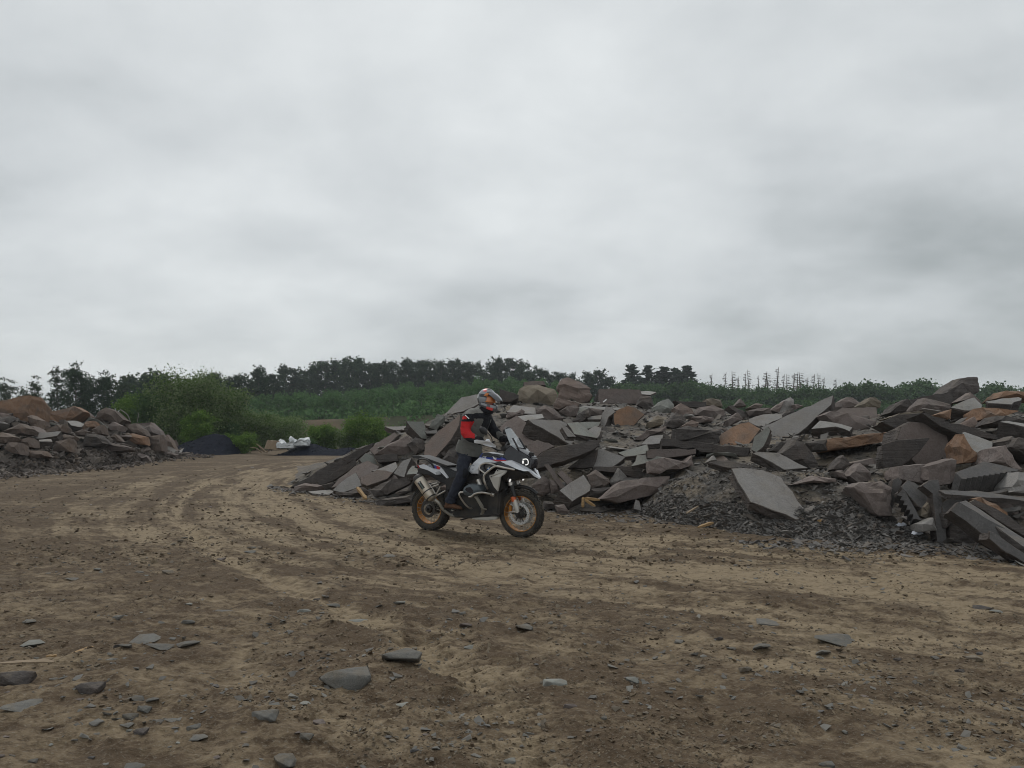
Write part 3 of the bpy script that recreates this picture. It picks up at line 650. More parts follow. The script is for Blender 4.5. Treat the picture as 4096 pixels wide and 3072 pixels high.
s('B', [(873, 527), (935, 388), (990, 398), (1017, 438), (958, 482), (918, 580)], (-.55, -.6, .55), 0.55, 'grey', 'upright thick slab with a pale left face', dY=-.3)
s('B', [(1008, 442), (1130, 384), (1200, 402), (1278, 462), (1200, 540), (1080, 642), (1014, 622)], (.15, -.92, .35), 0.6, 'orange', 'large rust coloured slab right of the upright slab', dY=.0)
s('B', [(700, 383), (900, 392), (1122, 405), (1100, 420), (900, 417), (790, 402)], 'G', 0.08, 'pale', 'long thin pale slab under the ticked block', dY=.0)
r('B', [(785, 398), (905, 420), (900, 470), (800, 462)], None, 0.8, 'brown', 'brown block under the long thin pale slab', dY=.1)
s('B', [(768, 482), (900, 465), (892, 502), (780, 503)], 'T', 0.12, 'grey', 'small flat grey slab left of the upright slab', dY=.2)
s('B', [(690, 533), (892, 525), (870, 562), (735, 590)], 'TT', 0.1, 'green', 'dull flat slab behind the largest pale slab', dY=.3)
r('B', [(525, 432), (600, 380), (660, 375), (705, 400), (680, 472), (600, 482)], None, 0.7, 'brown', 'brown rock in front of the small rust stone', dY=.0)
r('B', [(640, 522), (700, 450), (790, 400), (805, 470), (760, 500), (700, 532)], None, 0.7, 'dark', 'dark slanted rock left of the brown block', dY=.2)
r('B', [(1365, 392), (1420, 340), (1490, 320), (1535, 370), (1542, 412), (1500, 452), (1380, 472)], [(1420, 375, .2), (1480, 400, .25)], 0.9, 'green', 'greenish grey boulder on the ridge right of the ticked block', dY=-.4)
r('B', [(1308, 532), (1400, 466), (1452, 500), (1442, 547), (1330, 577)], [(1330, 530, .2), (1410, 500, .25)], 0.6, 'tan', 'small tan block right of the large rust slab', dY=-.1)
r('B', [(1460, 562), (1500, 500), (1560, 440), (1652, 500), (1642, 547), (1540, 582)], None, 0.7, 'dark', 'dark pointed rock below the greenish boulder', dY=-.1)
r('B', [(1608, 562), (1700, 508), (1762, 530), (1742, 572), (1620, 578)], None, 0.6, 'pink', 'small pinkish stone below the long brown ridge rocks', dY=-.1)
r('B', [(1540, 402), (1600, 358), (1700, 410), (1725, 452), (1640, 480), (1560, 470)], None, 0.8, 'pink', 'pinkish brown rock below the dark ridge slab', dY=.0)
r('B', [(1690, 482), (1790, 470), (1892, 490), (1882, 522), (1762, 535)], None, 0.6, 'brown', 'flat brown rock above the squared dark block', dY=.1)
r('B', [(1820, 322), (1870, 315), (1960, 330), (1967, 392), (1890, 378), (1824, 376)], [(1840, 335, .2), (1945, 345, .2)], 0.8, 'tan', 'tan capstone on the ridge right of the dark ridge slab', dY=-.2)
s('B', [(1535, 338), (1680, 345), (1826, 346), (1822, 402), (1690, 395), (1600, 365)], 'F', 0.8, 'dark', 'long dark slab on the ridge below the living conifers', dY=.2)
r('B', [(1740, 462), (1760, 398), (1890, 374), (1982, 420), (1992, 462), (1950, 522), (1880, 492)], [(1800, 420, .25), (1900, 430, .2), (1940, 480, .1)], 0.9, 'brown', 'big rough brown rock under the tan capstone', dY=.0)
r('B', [(1550, 587), (1665, 560), (1855, 600), (1948, 600), (1942, 690), (1930, 722), (1665, 692), (1558, 682)], [(1665, 590, .2), (1860, 620, .1), (1670, 680, .18)], 0.9, 'dark', 'squared dark block in the middle of the heap', dY=-.3)
s('B', [(1435, 672), (1555, 680), (2040, 738), (2215, 752), (2190, 832), (1960, 802), (1555, 742), (1438, 738)], (-.12, -.95, .25), 0.45, 'dark', 'long dark lintel with a tan end lying across the heap', dY=-.35)
r('B', [(1432, 672), (1553, 678), (1551, 744), (1436, 740)], None, 0.2, 'tan', 'tan stone at the left end of the long dark lintel', dY=-.62)
s('B', [(1298, 780), (1500, 768), (1732, 764), (1732, 806), (1480, 842), (1308, 846)], 'F', 0.7, 'brown', 'brown slab seen edge on below the long dark lintel', dY=-.2)
s('B', [(1045, 798), (1300, 724), (1312, 775), (1295, 802), (1110, 832)], 'TL', 0.12, 'green', 'pale slab left of the brown edge on slab', dY=-.1)
s('B', [(1250, 724), (1330, 650), (1442, 640), (1432, 712), (1350, 722)], 'TT', 0.14, 'grey', 'grey slab left of the tan stone and lintel', dY=.0)
s('B', [(1200, 872), (1212, 820), (1462, 840), (1160, 917)], 'TL', 0.1, 'green', 'pale pointed slab under the brown edge on slab', dY=-.4)
s('B', [(818, 920), (858, 772), (900, 764), (1108, 835), (1000, 920)], (-.1, -.82, .56), 0.2, 'grey', 'broad grey slab face in the middle above the boulders', dY=.0)
s('B', [(600, 932), (700, 860), (820, 790), (858, 772), (818, 922)], (-.3, -.9, .2), 0.2, 'dark', 'slab coloured dark for shadow left of the broad grey face', dY=.1)  # shadow beside the broad face put in as dark stone colour
s('B', [(275, 885), (390, 790), (620, 730), (800, 688), (882, 690), (862, 742), (700, 822), (480, 892), (300, 944)], (.0, -.93, .3), 0.35, 'dark', 'long dark curved slab right of the headlight', dY=-.45)
s('B', [(240, 735), (330, 688), (480, 742), (372, 792), (290, 860), (240, 820)], 'F', 0.3, 'brown', 'brown slab end between headlight and long curved slab', dY=-.1)
s('B', [(388, 905), (425, 895), (577, 1100), (540, 1117)], (-.3, -.85, .42), 0.12, 'brown', 'narrow stone bar leaning right of the motorcycle beak', dY=-.2, rough=.5)
s('B', [(503, 982), (545, 955), (642, 1050), (600, 1082)], (-.3, -.85, .42), 0.12, 'brown', 'short stone bar beside the longer leaning bar', dY=.0, rough=.5)
s('B', [(528, 1132), (740, 994), (802, 1090), (796, 1132), (640, 1227)], (.35, -.6, .7), 0.32, 'grey', 'squared grey block above the broken yellow wood', dY=-.35, rough=.6)
r('B', [(770, 1002), (850, 948), (960, 1030), (972, 1062), (920, 1107), (810, 1112)], [(835, 985, .15), (915, 1030, .3), (905, 1080, .2)], 0.5, 'pink', 'round brown boulder right of the squared grey block', dY=-.1)
r('B', [(972, 1062), (1050, 933), (1130, 1010), (1240, 1022), (1150, 1060), (990, 1102)], [(1058, 1040, .25)], 0.5, 'grey', 'wedge shaped grey stone with a bright left face', dY=-.1)
r('B', [(888, 1207), (1060, 1060), (1130, 1040), (1300, 1020), (1505, 1003), (1472, 1132), (1310, 1182), (1050, 1242)], [(1050, 1120, .1), (1250, 1080, .12), (1040, 1185, .1), (1400, 1100, .1)], 0.9, 'brown', 'big flat topped boulder at the foot left of the gravel', dY=-.35)
s('B', [(828, 920), (1320, 925), (1327, 985), (1240, 1022), (1060, 978), (828, 962)], 'F', 0.5, 'dark', 'long grey slab lying level under the broad grey face', dY=-.1)
r('B', [(1318, 872), (1450, 838), (1650, 880), (1702, 820), (1707, 907), (1600, 942), (1480, 947), (1410, 987), (1328, 972)], [(1400, 900, .1), (1560, 905, .1)], 0.6, 'brown', 'brown blocky stone propping up the edge on slab', dY=.0)
r('B', [(285, 1085), (380, 1000), (460, 1060), (452, 1142), (380, 1182), (300, 1152)], None, 0.5, 'brown', 'brown boulder seen over the front tyre', dY=-.1)
r('B', [(440, 1032), (520, 1060), (532, 1142), (450, 1162)], None, 0.4, 'brown', 'small brown block right of the front tyre', dY=.0)
r('B', [(488, 1262), (570, 1254), (622, 1342), (520, 1357)], None, 0.35, 'brown', 'small squared stone on the dirt right of the front tyre', Y=13.6)
r('B', [(390, 1227), (522, 1235), (490, 1292), (390, 1297)], None, 0.4, 'dark', 'dark block low beside the front tyre', dY=-.2)
s('B', [(708, 1292), (860, 1284), (1022, 1280), (900, 1322), (722, 1312)], 'T', 0.05, 'dark', 'dark flat slab lying under the broken yellow wood', dY=-.1)
s('B', [(1028, 1332), (1140, 1300), (1222, 1320), (1120, 1347)], 'T', 0.04, 'brown', 'small flat brown slab at the foot of the flat topped boulder', dY=-.1)
s('B', [(1183, 1292), (1200, 1213), (1232, 1230), (1252, 1312)], 'F', 0.12, 'grey', 'small upright sliver below the flat topped boulder', dY=-.2)
r('B', [(800, 1117), (990, 1100), (895, 1202), (800, 1182)], None, 0.5, 'dark', 'dark brown stone under the round brown boulder', dY=.0)
r('B', [(1480, 560), (1300, 600), (1200, 680), (1260, 690), (1340, 640), (1470, 600)], None, 0.5, 'brown', 'long brown rock behind the grey slab and lintel', dY=.3)
# the middle right of the heap
s('C', [(540, 577), (720, 493), (1050, 345), (1177, 291), (1160, 372), (1000, 512), (870, 627), (700, 690), (560, 748), (600, 620)], (-.38, -.58, .72), 0.30, 'grey', 'large blade shaped slab pointing up to the right', dY=-1.1)
s('C', [(178, 637), (360, 540), (432, 528), (532, 590), (400, 752), (174, 722)], (-.3, -.72, .62), 0.35, 'orange', 'rust topped slab left of the blade shaped slab', dY=-.3)
s('C', [(458, 772), (480, 660), (600, 568), (622, 602), (560, 742), (500, 792)], (-.55, -.7, .45), 0.15, 'green', 'greenish slab standing against the blade shaped slab', dY=-.85)
s('C', [(432, 502), (560, 460), (722, 454), (727, 487), (545, 574), (430, 524)], 'TT', 0.2, 'grey', 'flat grey slab behind the blade shaped slab', dY=.0)
r('C', [(685, 447), (740, 340), (800, 307), (832, 330), (828, 400), (750, 442)], [(795, 345, .2)], 0.6, 'grey', 'upright slab with a pale edge on the ridge', dY=-.4)
r('C', [(732, 462), (770, 420), (832, 400), (832, 442), (735, 484)], None, 0.5, 'dark', 'small dark stone below the upright pale edged slab', dY=-.6)
r('C', [(625, 422), (690, 370), (745, 340), (700, 442)], None, 0.6, 'brown', 'brown stone left of the upright pale edged slab', dY=.0)
r('C', [(828, 372), (860, 368), (917, 385), (850, 412)], None, 0.5, 'brown', 'small brown stone right of the upright pale edged slab', dY=.0)
r('C', [(405, 432), (510, 405), (622, 400), (634, 450), (440, 477)], None, 0.7, 'brown', 'long low brown block on the ridge', dY=-.1)
r('C', [(425, 400), (500, 358), (557, 370), (530, 407)], None, 0.6, 'pink', 'pinkish stone lying on the long low brown block', dY=.1)
r('C', [(308, 382), (360, 318), (412, 382)], [(352, 352, .2)], 0.6, 'brown', 'pointed grey brown stone on the ridge skyline', dY=.1)
r('C', [(243, 512), (330, 440), (387, 500), (260, 562)], None, 0.6, 'brown', 'squared brown stone above the rust topped slab', dY=-.1)
s('C', [(250, 387), (292, 380), (432, 458), (442, 492), (380, 482)], (.3, -.8, .5), 0.2, 'dark', 'dark slab sloping down below the pointed stone', dY=-.2)
s('C', [(985, 587), (1060, 514), (1250, 545), (1347, 575), (1322, 607), (1200, 566)], 'TL', 0.5, 'pale', 'slab with a pale rim right under the blade', dY=-.6)
r('C', [(1100, 462), (1160, 430), (1300, 450), (1552, 520), (1552, 602), (1350, 632), (1320, 582), (1200, 542)], [(1200, 480, .06), (1380, 530, .1), (1480, 570, .1)], 0.9, 'brown', 'rough purple brown layered rock right of the blade', dY=-.2)
s('C', [(1180, 442), (1262, 400), (1560, 398), (1560, 515), (1450, 512)], 'TT', 0.3, 'brown', 'broad level grey brown slab behind the layered rock', dY=.0)
r('C', [(1245, 342), (1300, 307), (1350, 311), (1472, 397), (1260, 402)], [(1320, 345, .2), (1400, 380, .15)], 0.8, 'brown', 'wedge shaped brown boulder on the skyline right of the blade', dY=-.1)
r('C', [(1453, 362), (1510, 307), (1552, 312), (1600, 350), (1600, 400), (1475, 397)], None, 0.8, 'tan', 'rounded tan boulder on the skyline behind the level slab', dY=-.1)
r('C', [(1138, 442), (1180, 360), (1240, 354), (1264, 402), (1180, 442)], None, 0.7, 'brown', 'brown block just right of the blade tip', dY=-.2)
r('C', [(948, 712), (1120, 680), (1130, 776), (1000, 772)], None, 0.5, 'dark', 'dark left end stone of the orange edged slab', dY=-.5)
r('C', [(1118, 682), (1430, 640), (1600, 625), (1735, 600), (1760, 640), (1600, 705), (1400, 740), (1132, 778)], [(1300, 690, .06), (1550, 660, .06)], 0.9, 'orange', 'long slab with an orange broken edge right of the blade', dY=-.45)
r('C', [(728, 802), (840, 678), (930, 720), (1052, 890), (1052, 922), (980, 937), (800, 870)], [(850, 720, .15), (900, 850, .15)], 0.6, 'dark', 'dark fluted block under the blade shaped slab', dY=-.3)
s('C', [(468, 802), (520, 790), (690, 800), (952, 930), (745, 947), (640, 882)], (.12, -.55, .82), 0.16, 'grey', 'grit strewn slab above the big slab on gravel', dY=-.45)
s('C', [(283, 940), (390, 934), (560, 955), (722, 1020), (964, 1370), (850, 1387), (450, 1232), (340, 1060)], (.16, -.62, .77), 0.15, 'grey', 'big smooth slab lying on the gravel bank', dY=-.42)
s('C', [(78, 882), (260, 868), (592, 945), (560, 957), (290, 937)], (.1, -.7, .7), 0.12, 'dark', 'dark strip of slab half buried above the gravel', dY=-.1)
r('C', [(803, 1082), (1020, 1000), (1192, 1030), (1204, 1062), (1000, 1066)], None, 0.5, 'brown', 'brown stone half buried right of the big smooth slab', dY=-.1)
r('C', [(1178, 942), (1270, 818), (1335, 900), (1262, 962)], None, 0.4, 'dark', 'dark pointed stone under the orange edged slab', dY=.0)
r('C', [(1195, 962), (1260, 950), (1304, 1032), (1230, 1012)], None, 0.3, 'brown', 'small brown stone below the dark pointed stone', dY=.0)
r('C', [(1320, 1002), (1420, 888), (1500, 960), (1522, 1042), (1400, 1062)], None, 0.5, 'brown', 'brown rock above the wedge shaped grey block', dY=.0)
r('C', [(60, 882), (120, 822), (155, 872), (140, 900)], None, 0.3, 'grey', 'small grey stone under the right end of the lintel', dY=.0)
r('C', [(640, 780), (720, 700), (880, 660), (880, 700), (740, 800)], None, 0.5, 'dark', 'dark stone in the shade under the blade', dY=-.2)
# the right end of the heap; its grey slabs carry shade in their colour
r('D', [(803, 247), (915, 130), (985, 119), (1055, 122), (1077, 170), (1072, 242), (1000, 272), (870, 322), (840, 262)], [(930, 170, .15), (1030, 190, .15), (900, 260, .15)], 0.9, 'dark', 'tall dark boulder standing highest on the skyline', dY=-.4)
s('D', [(380, 327), (590, 285), (840, 248), (872, 322), (832, 347), (640, 352), (480, 372)], (-.1, -.85, .5), 0.5, 'dark', 'dark slab ramping up to the tall dark boulder', dY=-.2)
r('D', [(333, 417), (390, 340), (480, 300), (560, 360), (602, 392), (430, 417)], None, 0.7, 'dark', 'dark block left under the ramping slab', dY=-.4)
r('D', [(588, 352), (620, 293), (832, 345), (842, 402), (730, 427), (600, 392)], None, 0.7, 'brown', 'brown block under the middle of the ramping slab', dY=-.4)
s('D', [(836, 372), (930, 325), (1030, 290), (1092, 350), (1092, 392), (950, 397)], (0, -.5, .86), 0.8, 'pale', 'pale topped block below the tall dark boulder', dY=-.5, edge='dark')
r('D', [(895, 322), (1000, 248), (1092, 330), (1082, 357), (1020, 296)], None, 0.5, 'brown', 'small brown stone at the foot of the tall boulder', dY=-.2)
r('D', [(1095, 372), (1240, 380), (1400, 402), (1300, 440), (1150, 472), (1092, 472)], None, 0.7, 'orange', 'orange stone right of the pale topped block', dY=-.1)
r('D', [(728, 427), (842, 388), (838, 468), (780, 460)], None, 0.5, 'orange', 'rusty stone left of the pale topped block', dY=-.2)
s('D', [(1128, 322), (1260, 298), (1400, 288), (1425, 300), (1340, 347), (1150, 337)], 'T', 0.45, 'pale', 'pale topped slab near the upper right picture edge', dY=-.3, edge='dark')
r('D', [(1232, 292), (1290, 233), (1380, 236), (1600, 250), (1600, 300)], None, 0.8, 'orange', 'reddish boulder on the skyline at the right picture edge', dY=.1)
r('D', [(1172, 502), (1220, 440), (1300, 438), (1500, 490), (1500, 510), (1240, 517)], None, 0.6, 'dark', 'dark arched rock at the right picture edge', dY=-.3)
s('D', [(1243, 492), (1300, 484), (1560, 530), (1560, 552)], 'T', 0.28, 'pale', 'flat slab with black front at the right picture edge', dY=-.5, edge='dark')
s('D', [(268, 492), (400, 432), (620, 418), (800, 470), (720, 530), (610, 482), (470, 502), (390, 552)], (-.05, -.95, .2), 0.5, 'dark', 'black arching slab left of the long black beam', dY=-.6)
s('D', [(600, 420), (1000, 538), (1213, 600), (1216, 637), (1090, 617), (930, 602), (760, 532)], (.1, -.94, .25), 0.4, 'dark', 'long black beam sloping down to the right', dY=-.7)
r('D', [(270, 472), (420, 420), (605, 404), (600, 425), (400, 440)], None, 0.4, 'tan', 'tan earthy stone on the arching slab', dY=-.3)
s('D', [(395, 632), (430, 530), (500, 493), (600, 500), (800, 580), (812, 660), (806, 802), (680, 842), (560, 850), (470, 760)], (.1, -.95, .25), 0.5, 'brown', 'tall grey brown slab face under the arching slab', dY=-.3)
s('D', [(273, 682), (400, 645), (662, 625), (570, 742), (430, 852), (280, 872)], (-.1, -.97, .1), 0.3, 'dark', 'black slab face in front of the tall grey slab', dY=-.65)
s('D', [(933, 582), (952, 576), (1182, 660), (1194, 782), (1110, 775), (1020, 730)], (.1, -.55, .83), 0.14, 'pale', 'pale slab lying on the orange block at right', dY=-.35)
r('D', [(918, 662), (945, 590), (1020, 725), (1112, 780), (1102, 822), (935, 832)], [(965, 690, .15), (1040, 780, .15)], 0.5, 'orange', 'bright orange block under the pale slab at right', dY=-.3)
r('D', [(1188, 822), (1200, 710), (1290, 688), (1432, 882), (1380, 892)], None, 0.6, 'brown', 'brown pointed rock right of the orange block', dY=-.2)
r('D', [(1338, 702), (1400, 620), (1560, 640), (1560, 830)], None, 0.6, 'dark', 'dark rock at the right picture edge above the fluted slab', dY=-.2)
r('D', [(1278, 652), (1345, 608), (1382, 640), (1310, 717)], None, 0.4, 'dark', 'black stone with a pale top near the right edge', dY=-.4)
r('D', [(408, 862), (600, 838), (658, 860), (652, 972), (592, 1012), (404, 962)], [(600, 845, .22), (598, 1000, .2)], 0.6, 'brown', 'squared brown block left of its lighter twin', dY=-.3)
r('D', [(650, 860), (840, 794), (877, 810), (872, 962), (830, 1012), (740, 1017), (655, 972)], [(835, 805, .2), (825, 1005, .18)], 0.6, 'brown', 'squared brown block beside the fluted slab', dY=-.35)
# fluted slab: drill grooves along its front edge
zig = []
for i in range(10):
    f0 = i/10; a = (925+(1385-925)*f0, 962+(892-962)*f0); b = (925+(1385-925)*(f0+.085), 972+(902-972)*(f0+.085)); zig += [a, b]
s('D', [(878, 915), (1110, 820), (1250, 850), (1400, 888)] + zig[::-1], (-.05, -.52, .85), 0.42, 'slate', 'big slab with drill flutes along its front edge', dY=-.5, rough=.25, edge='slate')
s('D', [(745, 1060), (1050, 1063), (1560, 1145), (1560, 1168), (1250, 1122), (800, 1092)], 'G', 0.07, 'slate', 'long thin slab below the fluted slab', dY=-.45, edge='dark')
zig = []
for i in range(6):
    f0 = i/6; zig += [(392+(545-392)*f0, 1100+(1340-1100)*f0), (432+(570-432)*f0, 1110+(1330-1110)*f0)]
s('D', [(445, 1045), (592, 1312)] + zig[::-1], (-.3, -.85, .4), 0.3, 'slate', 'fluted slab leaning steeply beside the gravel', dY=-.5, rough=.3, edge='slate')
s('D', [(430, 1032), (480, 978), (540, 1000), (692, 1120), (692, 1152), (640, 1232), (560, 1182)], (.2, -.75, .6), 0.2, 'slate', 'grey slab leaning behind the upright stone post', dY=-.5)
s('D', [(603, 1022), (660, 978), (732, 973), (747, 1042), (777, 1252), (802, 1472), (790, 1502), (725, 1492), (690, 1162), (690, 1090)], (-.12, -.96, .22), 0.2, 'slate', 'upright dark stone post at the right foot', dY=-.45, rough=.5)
r('D', [(598, 1202), (692, 1128), (692, 1252), (640, 1292), (588, 1272)], None, 0.25, 'tan', 'pale chunk wedged left of the stone post', dY=-.3)
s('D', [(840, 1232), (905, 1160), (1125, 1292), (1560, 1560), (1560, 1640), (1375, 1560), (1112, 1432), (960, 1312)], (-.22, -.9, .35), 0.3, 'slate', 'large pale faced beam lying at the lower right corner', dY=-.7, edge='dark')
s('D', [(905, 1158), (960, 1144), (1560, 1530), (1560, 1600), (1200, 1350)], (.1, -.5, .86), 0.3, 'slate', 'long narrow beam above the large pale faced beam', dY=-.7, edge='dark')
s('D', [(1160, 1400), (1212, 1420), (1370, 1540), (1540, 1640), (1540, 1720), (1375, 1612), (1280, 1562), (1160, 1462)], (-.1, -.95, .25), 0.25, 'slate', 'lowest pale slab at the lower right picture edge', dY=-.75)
s('D', [(988, 1162), (1040, 1138), (1560, 1420), (1560, 1500), (1250, 1320)], (.0, -.9, .4), 0.3, 'dark', 'black beam behind the long narrow beam', dY=-.3)
r('D', [(1035, 1132), (1090, 1118), (1230, 1188), (1312, 1242), (1302, 1282), (1100, 1192)], None, 0.3, 'orange', 'orange stained stone above the black beam', dY=-.4)
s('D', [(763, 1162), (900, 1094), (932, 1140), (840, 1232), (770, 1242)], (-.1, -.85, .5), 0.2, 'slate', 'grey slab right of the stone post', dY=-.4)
r('D', [(770, 1252), (840, 1233), (892, 1282), (800, 1372)], None, 0.3, 'dark', 'dark stone right of the lower stone post', dY=-.3)
r('D', [(578, 1342), (690, 1288), (718, 1392), (600, 1404)], None, 0.3, 'grey', 'grey stone left of the post foot', dY=-.3)
r('D', [(28, 1032), (80, 1000), (260, 984), (348, 1040), (338, 1272), (240, 1267), (205, 1242), (100, 1110)], [(120, 1080, .12), (270, 1085, .22), (290, 1040, .1)], 0.6, 'brown', 'wedge shaped brown block at the right edge of the gravel', dY=-.4)
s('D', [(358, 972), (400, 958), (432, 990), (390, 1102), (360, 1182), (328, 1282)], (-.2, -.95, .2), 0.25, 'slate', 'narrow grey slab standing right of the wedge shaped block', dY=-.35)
s('D', [(830, 1502), (1032, 1605), (1000, 1614), (900, 1572)], 'T', 0.05, 'dark', 'dark flat slab on the dirt at the lower right', dY=-.2)
s('D', [(1028, 1557), (1060, 1490), (1102, 1430), (1052, 1542)], 'F', 0.05, 'pale', 'pale sliver standing under the large beam', dY=-.3)
r('D', [(1343, 1032), (1400, 908), (1560, 920), (1560, 1100), (1350, 1072)], None, 0.6, 'grey', 'grey rock right of the fluted slab at the picture edge', dY=-.2)
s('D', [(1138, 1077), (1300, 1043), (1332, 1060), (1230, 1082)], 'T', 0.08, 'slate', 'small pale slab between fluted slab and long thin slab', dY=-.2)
r('D', [(820, 1330), (1000, 1290), (1100, 1440), (1060, 1560), (830, 1480)], None, 0.5, 'dark', 'black stone in the hollow under the large beam', dY=.1)
r('D', [(1020, 880), (850, 930), (900, 1040), (1300, 1060), (1380, 1000)], None, 0.4, 'dark', 'dark stone carrying the fluted slab', dY=.2)
# white tick on the squared block
def ticks():
    Yt = float(field('R', *cp('B', [(1060, 300)])[0])) - .5
    n = Vector((0.05, -.93, .36)).normalized(); c = cp('B', [(1060, 305)])[0]; p0 = unp(c[0], c[1], Yt)
    c = np.mean(cp('B', [(870, 242), (882, 232), (1240, 240), (1258, 290), (1225, 366), (1100, 364), (885, 366), (870, 340)]), 0)
    Yc = float(field('R', c[0], c[1])) - .5; p0 = unp(c[0], c[1], Yc)
    def on(u, v):
        a, b = cp('B', [(u, v)])[0]; d = ray(a, b); return CAMP + d*((p0-CAMP).dot(n)/d.dot(n)) + n*0.006
    pts = [(903, 333), (912, 350), (924, 342), (943, 326)]; V = []; wv = 4.5
    for u, v in pts: V += [on(u-wv*.5, v-wv), on(u+wv*.5, v+wv)]
    Fc = [(2*i, 2*i+1, 2*i+3, 2*i+2) for i in range(len(pts)-1)]
    V = [v-B3.location for v in V]
    o = ob('painted_tick', me_from('painted_tick', V, Fc, [M['white_paint']]), B3)
M['white_paint'] = plain('chalk_white', (0.75, 0.75, 0.73), 0.8)
ticks()

# ---- boulders of the left-hand heap -----------------------------------------------------
r('E', [(-150, 560), (0, 548), (110, 530), (200, 500), (300, 494), (317, 530), (290, 692), (260, 802), (190, 772), (100, 802), (-100, 850)], [(110, 560, .05), (260, 540, .05), (250, 640, .12), (60, 640, .12)], 1.8, 'orange', 'huge rust brown boulder at the left picture edge', dY=-.4)
r('E', [(398, 682), (470, 664), (690, 613), (722, 600), (822, 652), (742, 702), (660, 752), (600, 792), (400, 852)], [(450, 690, .08), (690, 640, .1), (640, 720, .1)], 1.3, 'orange', 'squared orange block on top of the left heap', dY=-.3)
r('E', [(268, 702), (310, 688), (402, 740), (396, 852), (300, 802)], None, 0.8, 'lbrown', 'grey brown rock between the two orange boulders', dY=.0)
r('E', [(938, 732), (960, 660), (1040, 614), (1130, 650), (1212, 735), (1160, 772), (1110, 772), (1050, 742)], [(1030, 670, .2), (1090, 690, .2)], 1.2, 'lbrown', 'angular peak rock crowning the left heap', dY=-.4)
r('E', [(718, 742), (740, 670), (830, 650), (862, 690), (842, 742)], None, 0.9, 'brown', 'grey block right of the squared orange block', dY=-.2)
r('E', [(858, 692), (950, 710), (900, 752), (840, 747)], None, 0.8, 'lbrown', 'small brown rock left of the angular peak rock', dY=-.2)
s('E', [(663, 745), (740, 744), (832, 775), (800, 807), (700, 790)], 'T', 0.5, 'pale', 'pale topped slab in the middle of the left heap', dY=-.6, edge='dark')
r('E', [(798, 842), (840, 754), (912, 744), (922, 802), (860, 832)], None, 0.7, 'orange', 'small orange rock in the middle of the left heap', dY=-.4)
r('E', [(18, 852), (200, 771), (262, 820), (240, 872), (150, 874)], None, 0.9, 'lbrown', 'grey tan rock below the huge rust boulder', dY=-.6)
r('E', [(238, 802), (330, 798), (377, 862), (300, 882)], None, 0.7, 'brown', 'small pale rock under the squared orange block', dY=-.5)
r('E', [(378, 867), (560, 784), (612, 790), (602, 852)], None, 0.8, 'lbrown', 'brown wedge below the squared orange block', dY=-.4)
s('E', [(303, 917), (390, 860), (602, 849), (560, 892), (420, 917)], 'TT', 0.3, 'grey', 'pale flat slab lying on the left heap', dY=-.6)
s('E', [(378, 932), (500, 924), (514, 950), (390, 947)], 'T', 0.2, 'grey', 'thin slab under the pale flat slab at left', dY=-.6)
r('E', [(818, 992), (840, 868), (960, 880), (1012, 962), (960, 987)], [(860, 900, .15), (950, 905, .2)], 0.9, 'dark', 'dark cube shaped block above the brown rubble', dY=-.6)
r('E', [(898, 832), (990, 783), (1003, 872), (958, 882)], None, 0.7, 'lbrown', 'brown block above the dark cube shaped block', dY=-.4)
r('E', [(1058, 792), (1110, 754), (1182, 790), (1160, 842), (1080, 832)], None, 0.8, 'brown', 'grey rock below the angular peak rock', dY=-.4)
r('E', [(983, 982), (1040, 948), (1287, 1008), (1282, 1032), (1060, 1047), (1000, 1022)], [(1050, 975, .12), (1200, 1005, .1)], 0.8, 'brown', 'long pale slab low on the left heap', dY=-.5)
r('E', [(1148, 862), (1230, 780), (1330, 769), (1402, 830), (1442, 892), (1300, 882)], None, 1.0, 'lbrown', 'broad brown boulder at the right shoulder of the left heap', dY=-.3)
r('E', [(1318, 772), (1480, 761), (1562, 840), (1582, 892), (1460, 902), (1400, 830)], [(1470, 800, .2), (1500, 860, .25)], 1.0, 'brown', 'grey boulder overhanging the right end of the left heap', dY=-.5)
r('E', [(1428, 902), (1580, 884), (1592, 1042), (1530, 1062), (1440, 1042)], [(1460, 920, .15), (1560, 930, .2), (1520, 1030, .15)], 0.9, 'lbrown', 'tall grey brown block standing at the right end', dY=-.6)
r('E', [(1238, 882), (1300, 868), (1422, 900), (1432, 982), (1330, 972), (1248, 962)], None, 0.8, 'orange', 'shaded rust rock under the broad brown boulder', dY=-.1)
r('E', [(518, 1042), (540, 950), (680, 918), (694, 1052)], None, 0.7, 'lbrown', 'grey brown block above the rubble in the left heap', dY=-.5)
r('E', [(168, 942), (280, 908), (294, 1002), (200, 1012)], None, 0.7, 'lbrown', 'brown rock below the grey tan rock', dY=-.4)
r('E', [(38, 1012), (80, 954), (180, 960), (197, 1077), (110, 1062)], None, 0.7, 'lbrown', 'tan block low at the far left', dY=-.5)
r('E', [(228, 1112), (260, 1034), (420, 1040), (442, 1092), (360, 1112)], None, 0.7, 'lbrown', 'low brown block beside the tan block', dY=-.4)
r('E', [(1308, 1067), (1340, 1060), (1440, 1088), (1484, 1157), (1400, 1142)], None, 0.4, 'brown', 'flat grey stone leaning on the rubble at left', dY=-.4)
r('E', [(1578, 1087), (1640, 1048), (1752, 1080), (1742, 1112), (1620, 1104)], None, 0.6, 'brown', 'pale topped stone at the right foot of the left heap', dY=-.4)
r('E', [(1588, 902), (1640, 878), (1702, 990), (1724, 1032), (1630, 1052)], None, 0.7, 'lbrown', 'brown stone behind the tall grey brown block', dY=-.1)
r('E', [(1788, 1062), (1890, 1080), (1902, 1112), (1820, 1122)], None, 0.4, 'lbrown', 'outermost brown stone at the tip of the left heap', dY=-.1)
r('E', [(1078, 902), (1130, 878), (1204, 950), (1150, 957)], None, 0.5, 'lbrown', 'small brown stone right of the dark cube shaped block', dY=-.4)
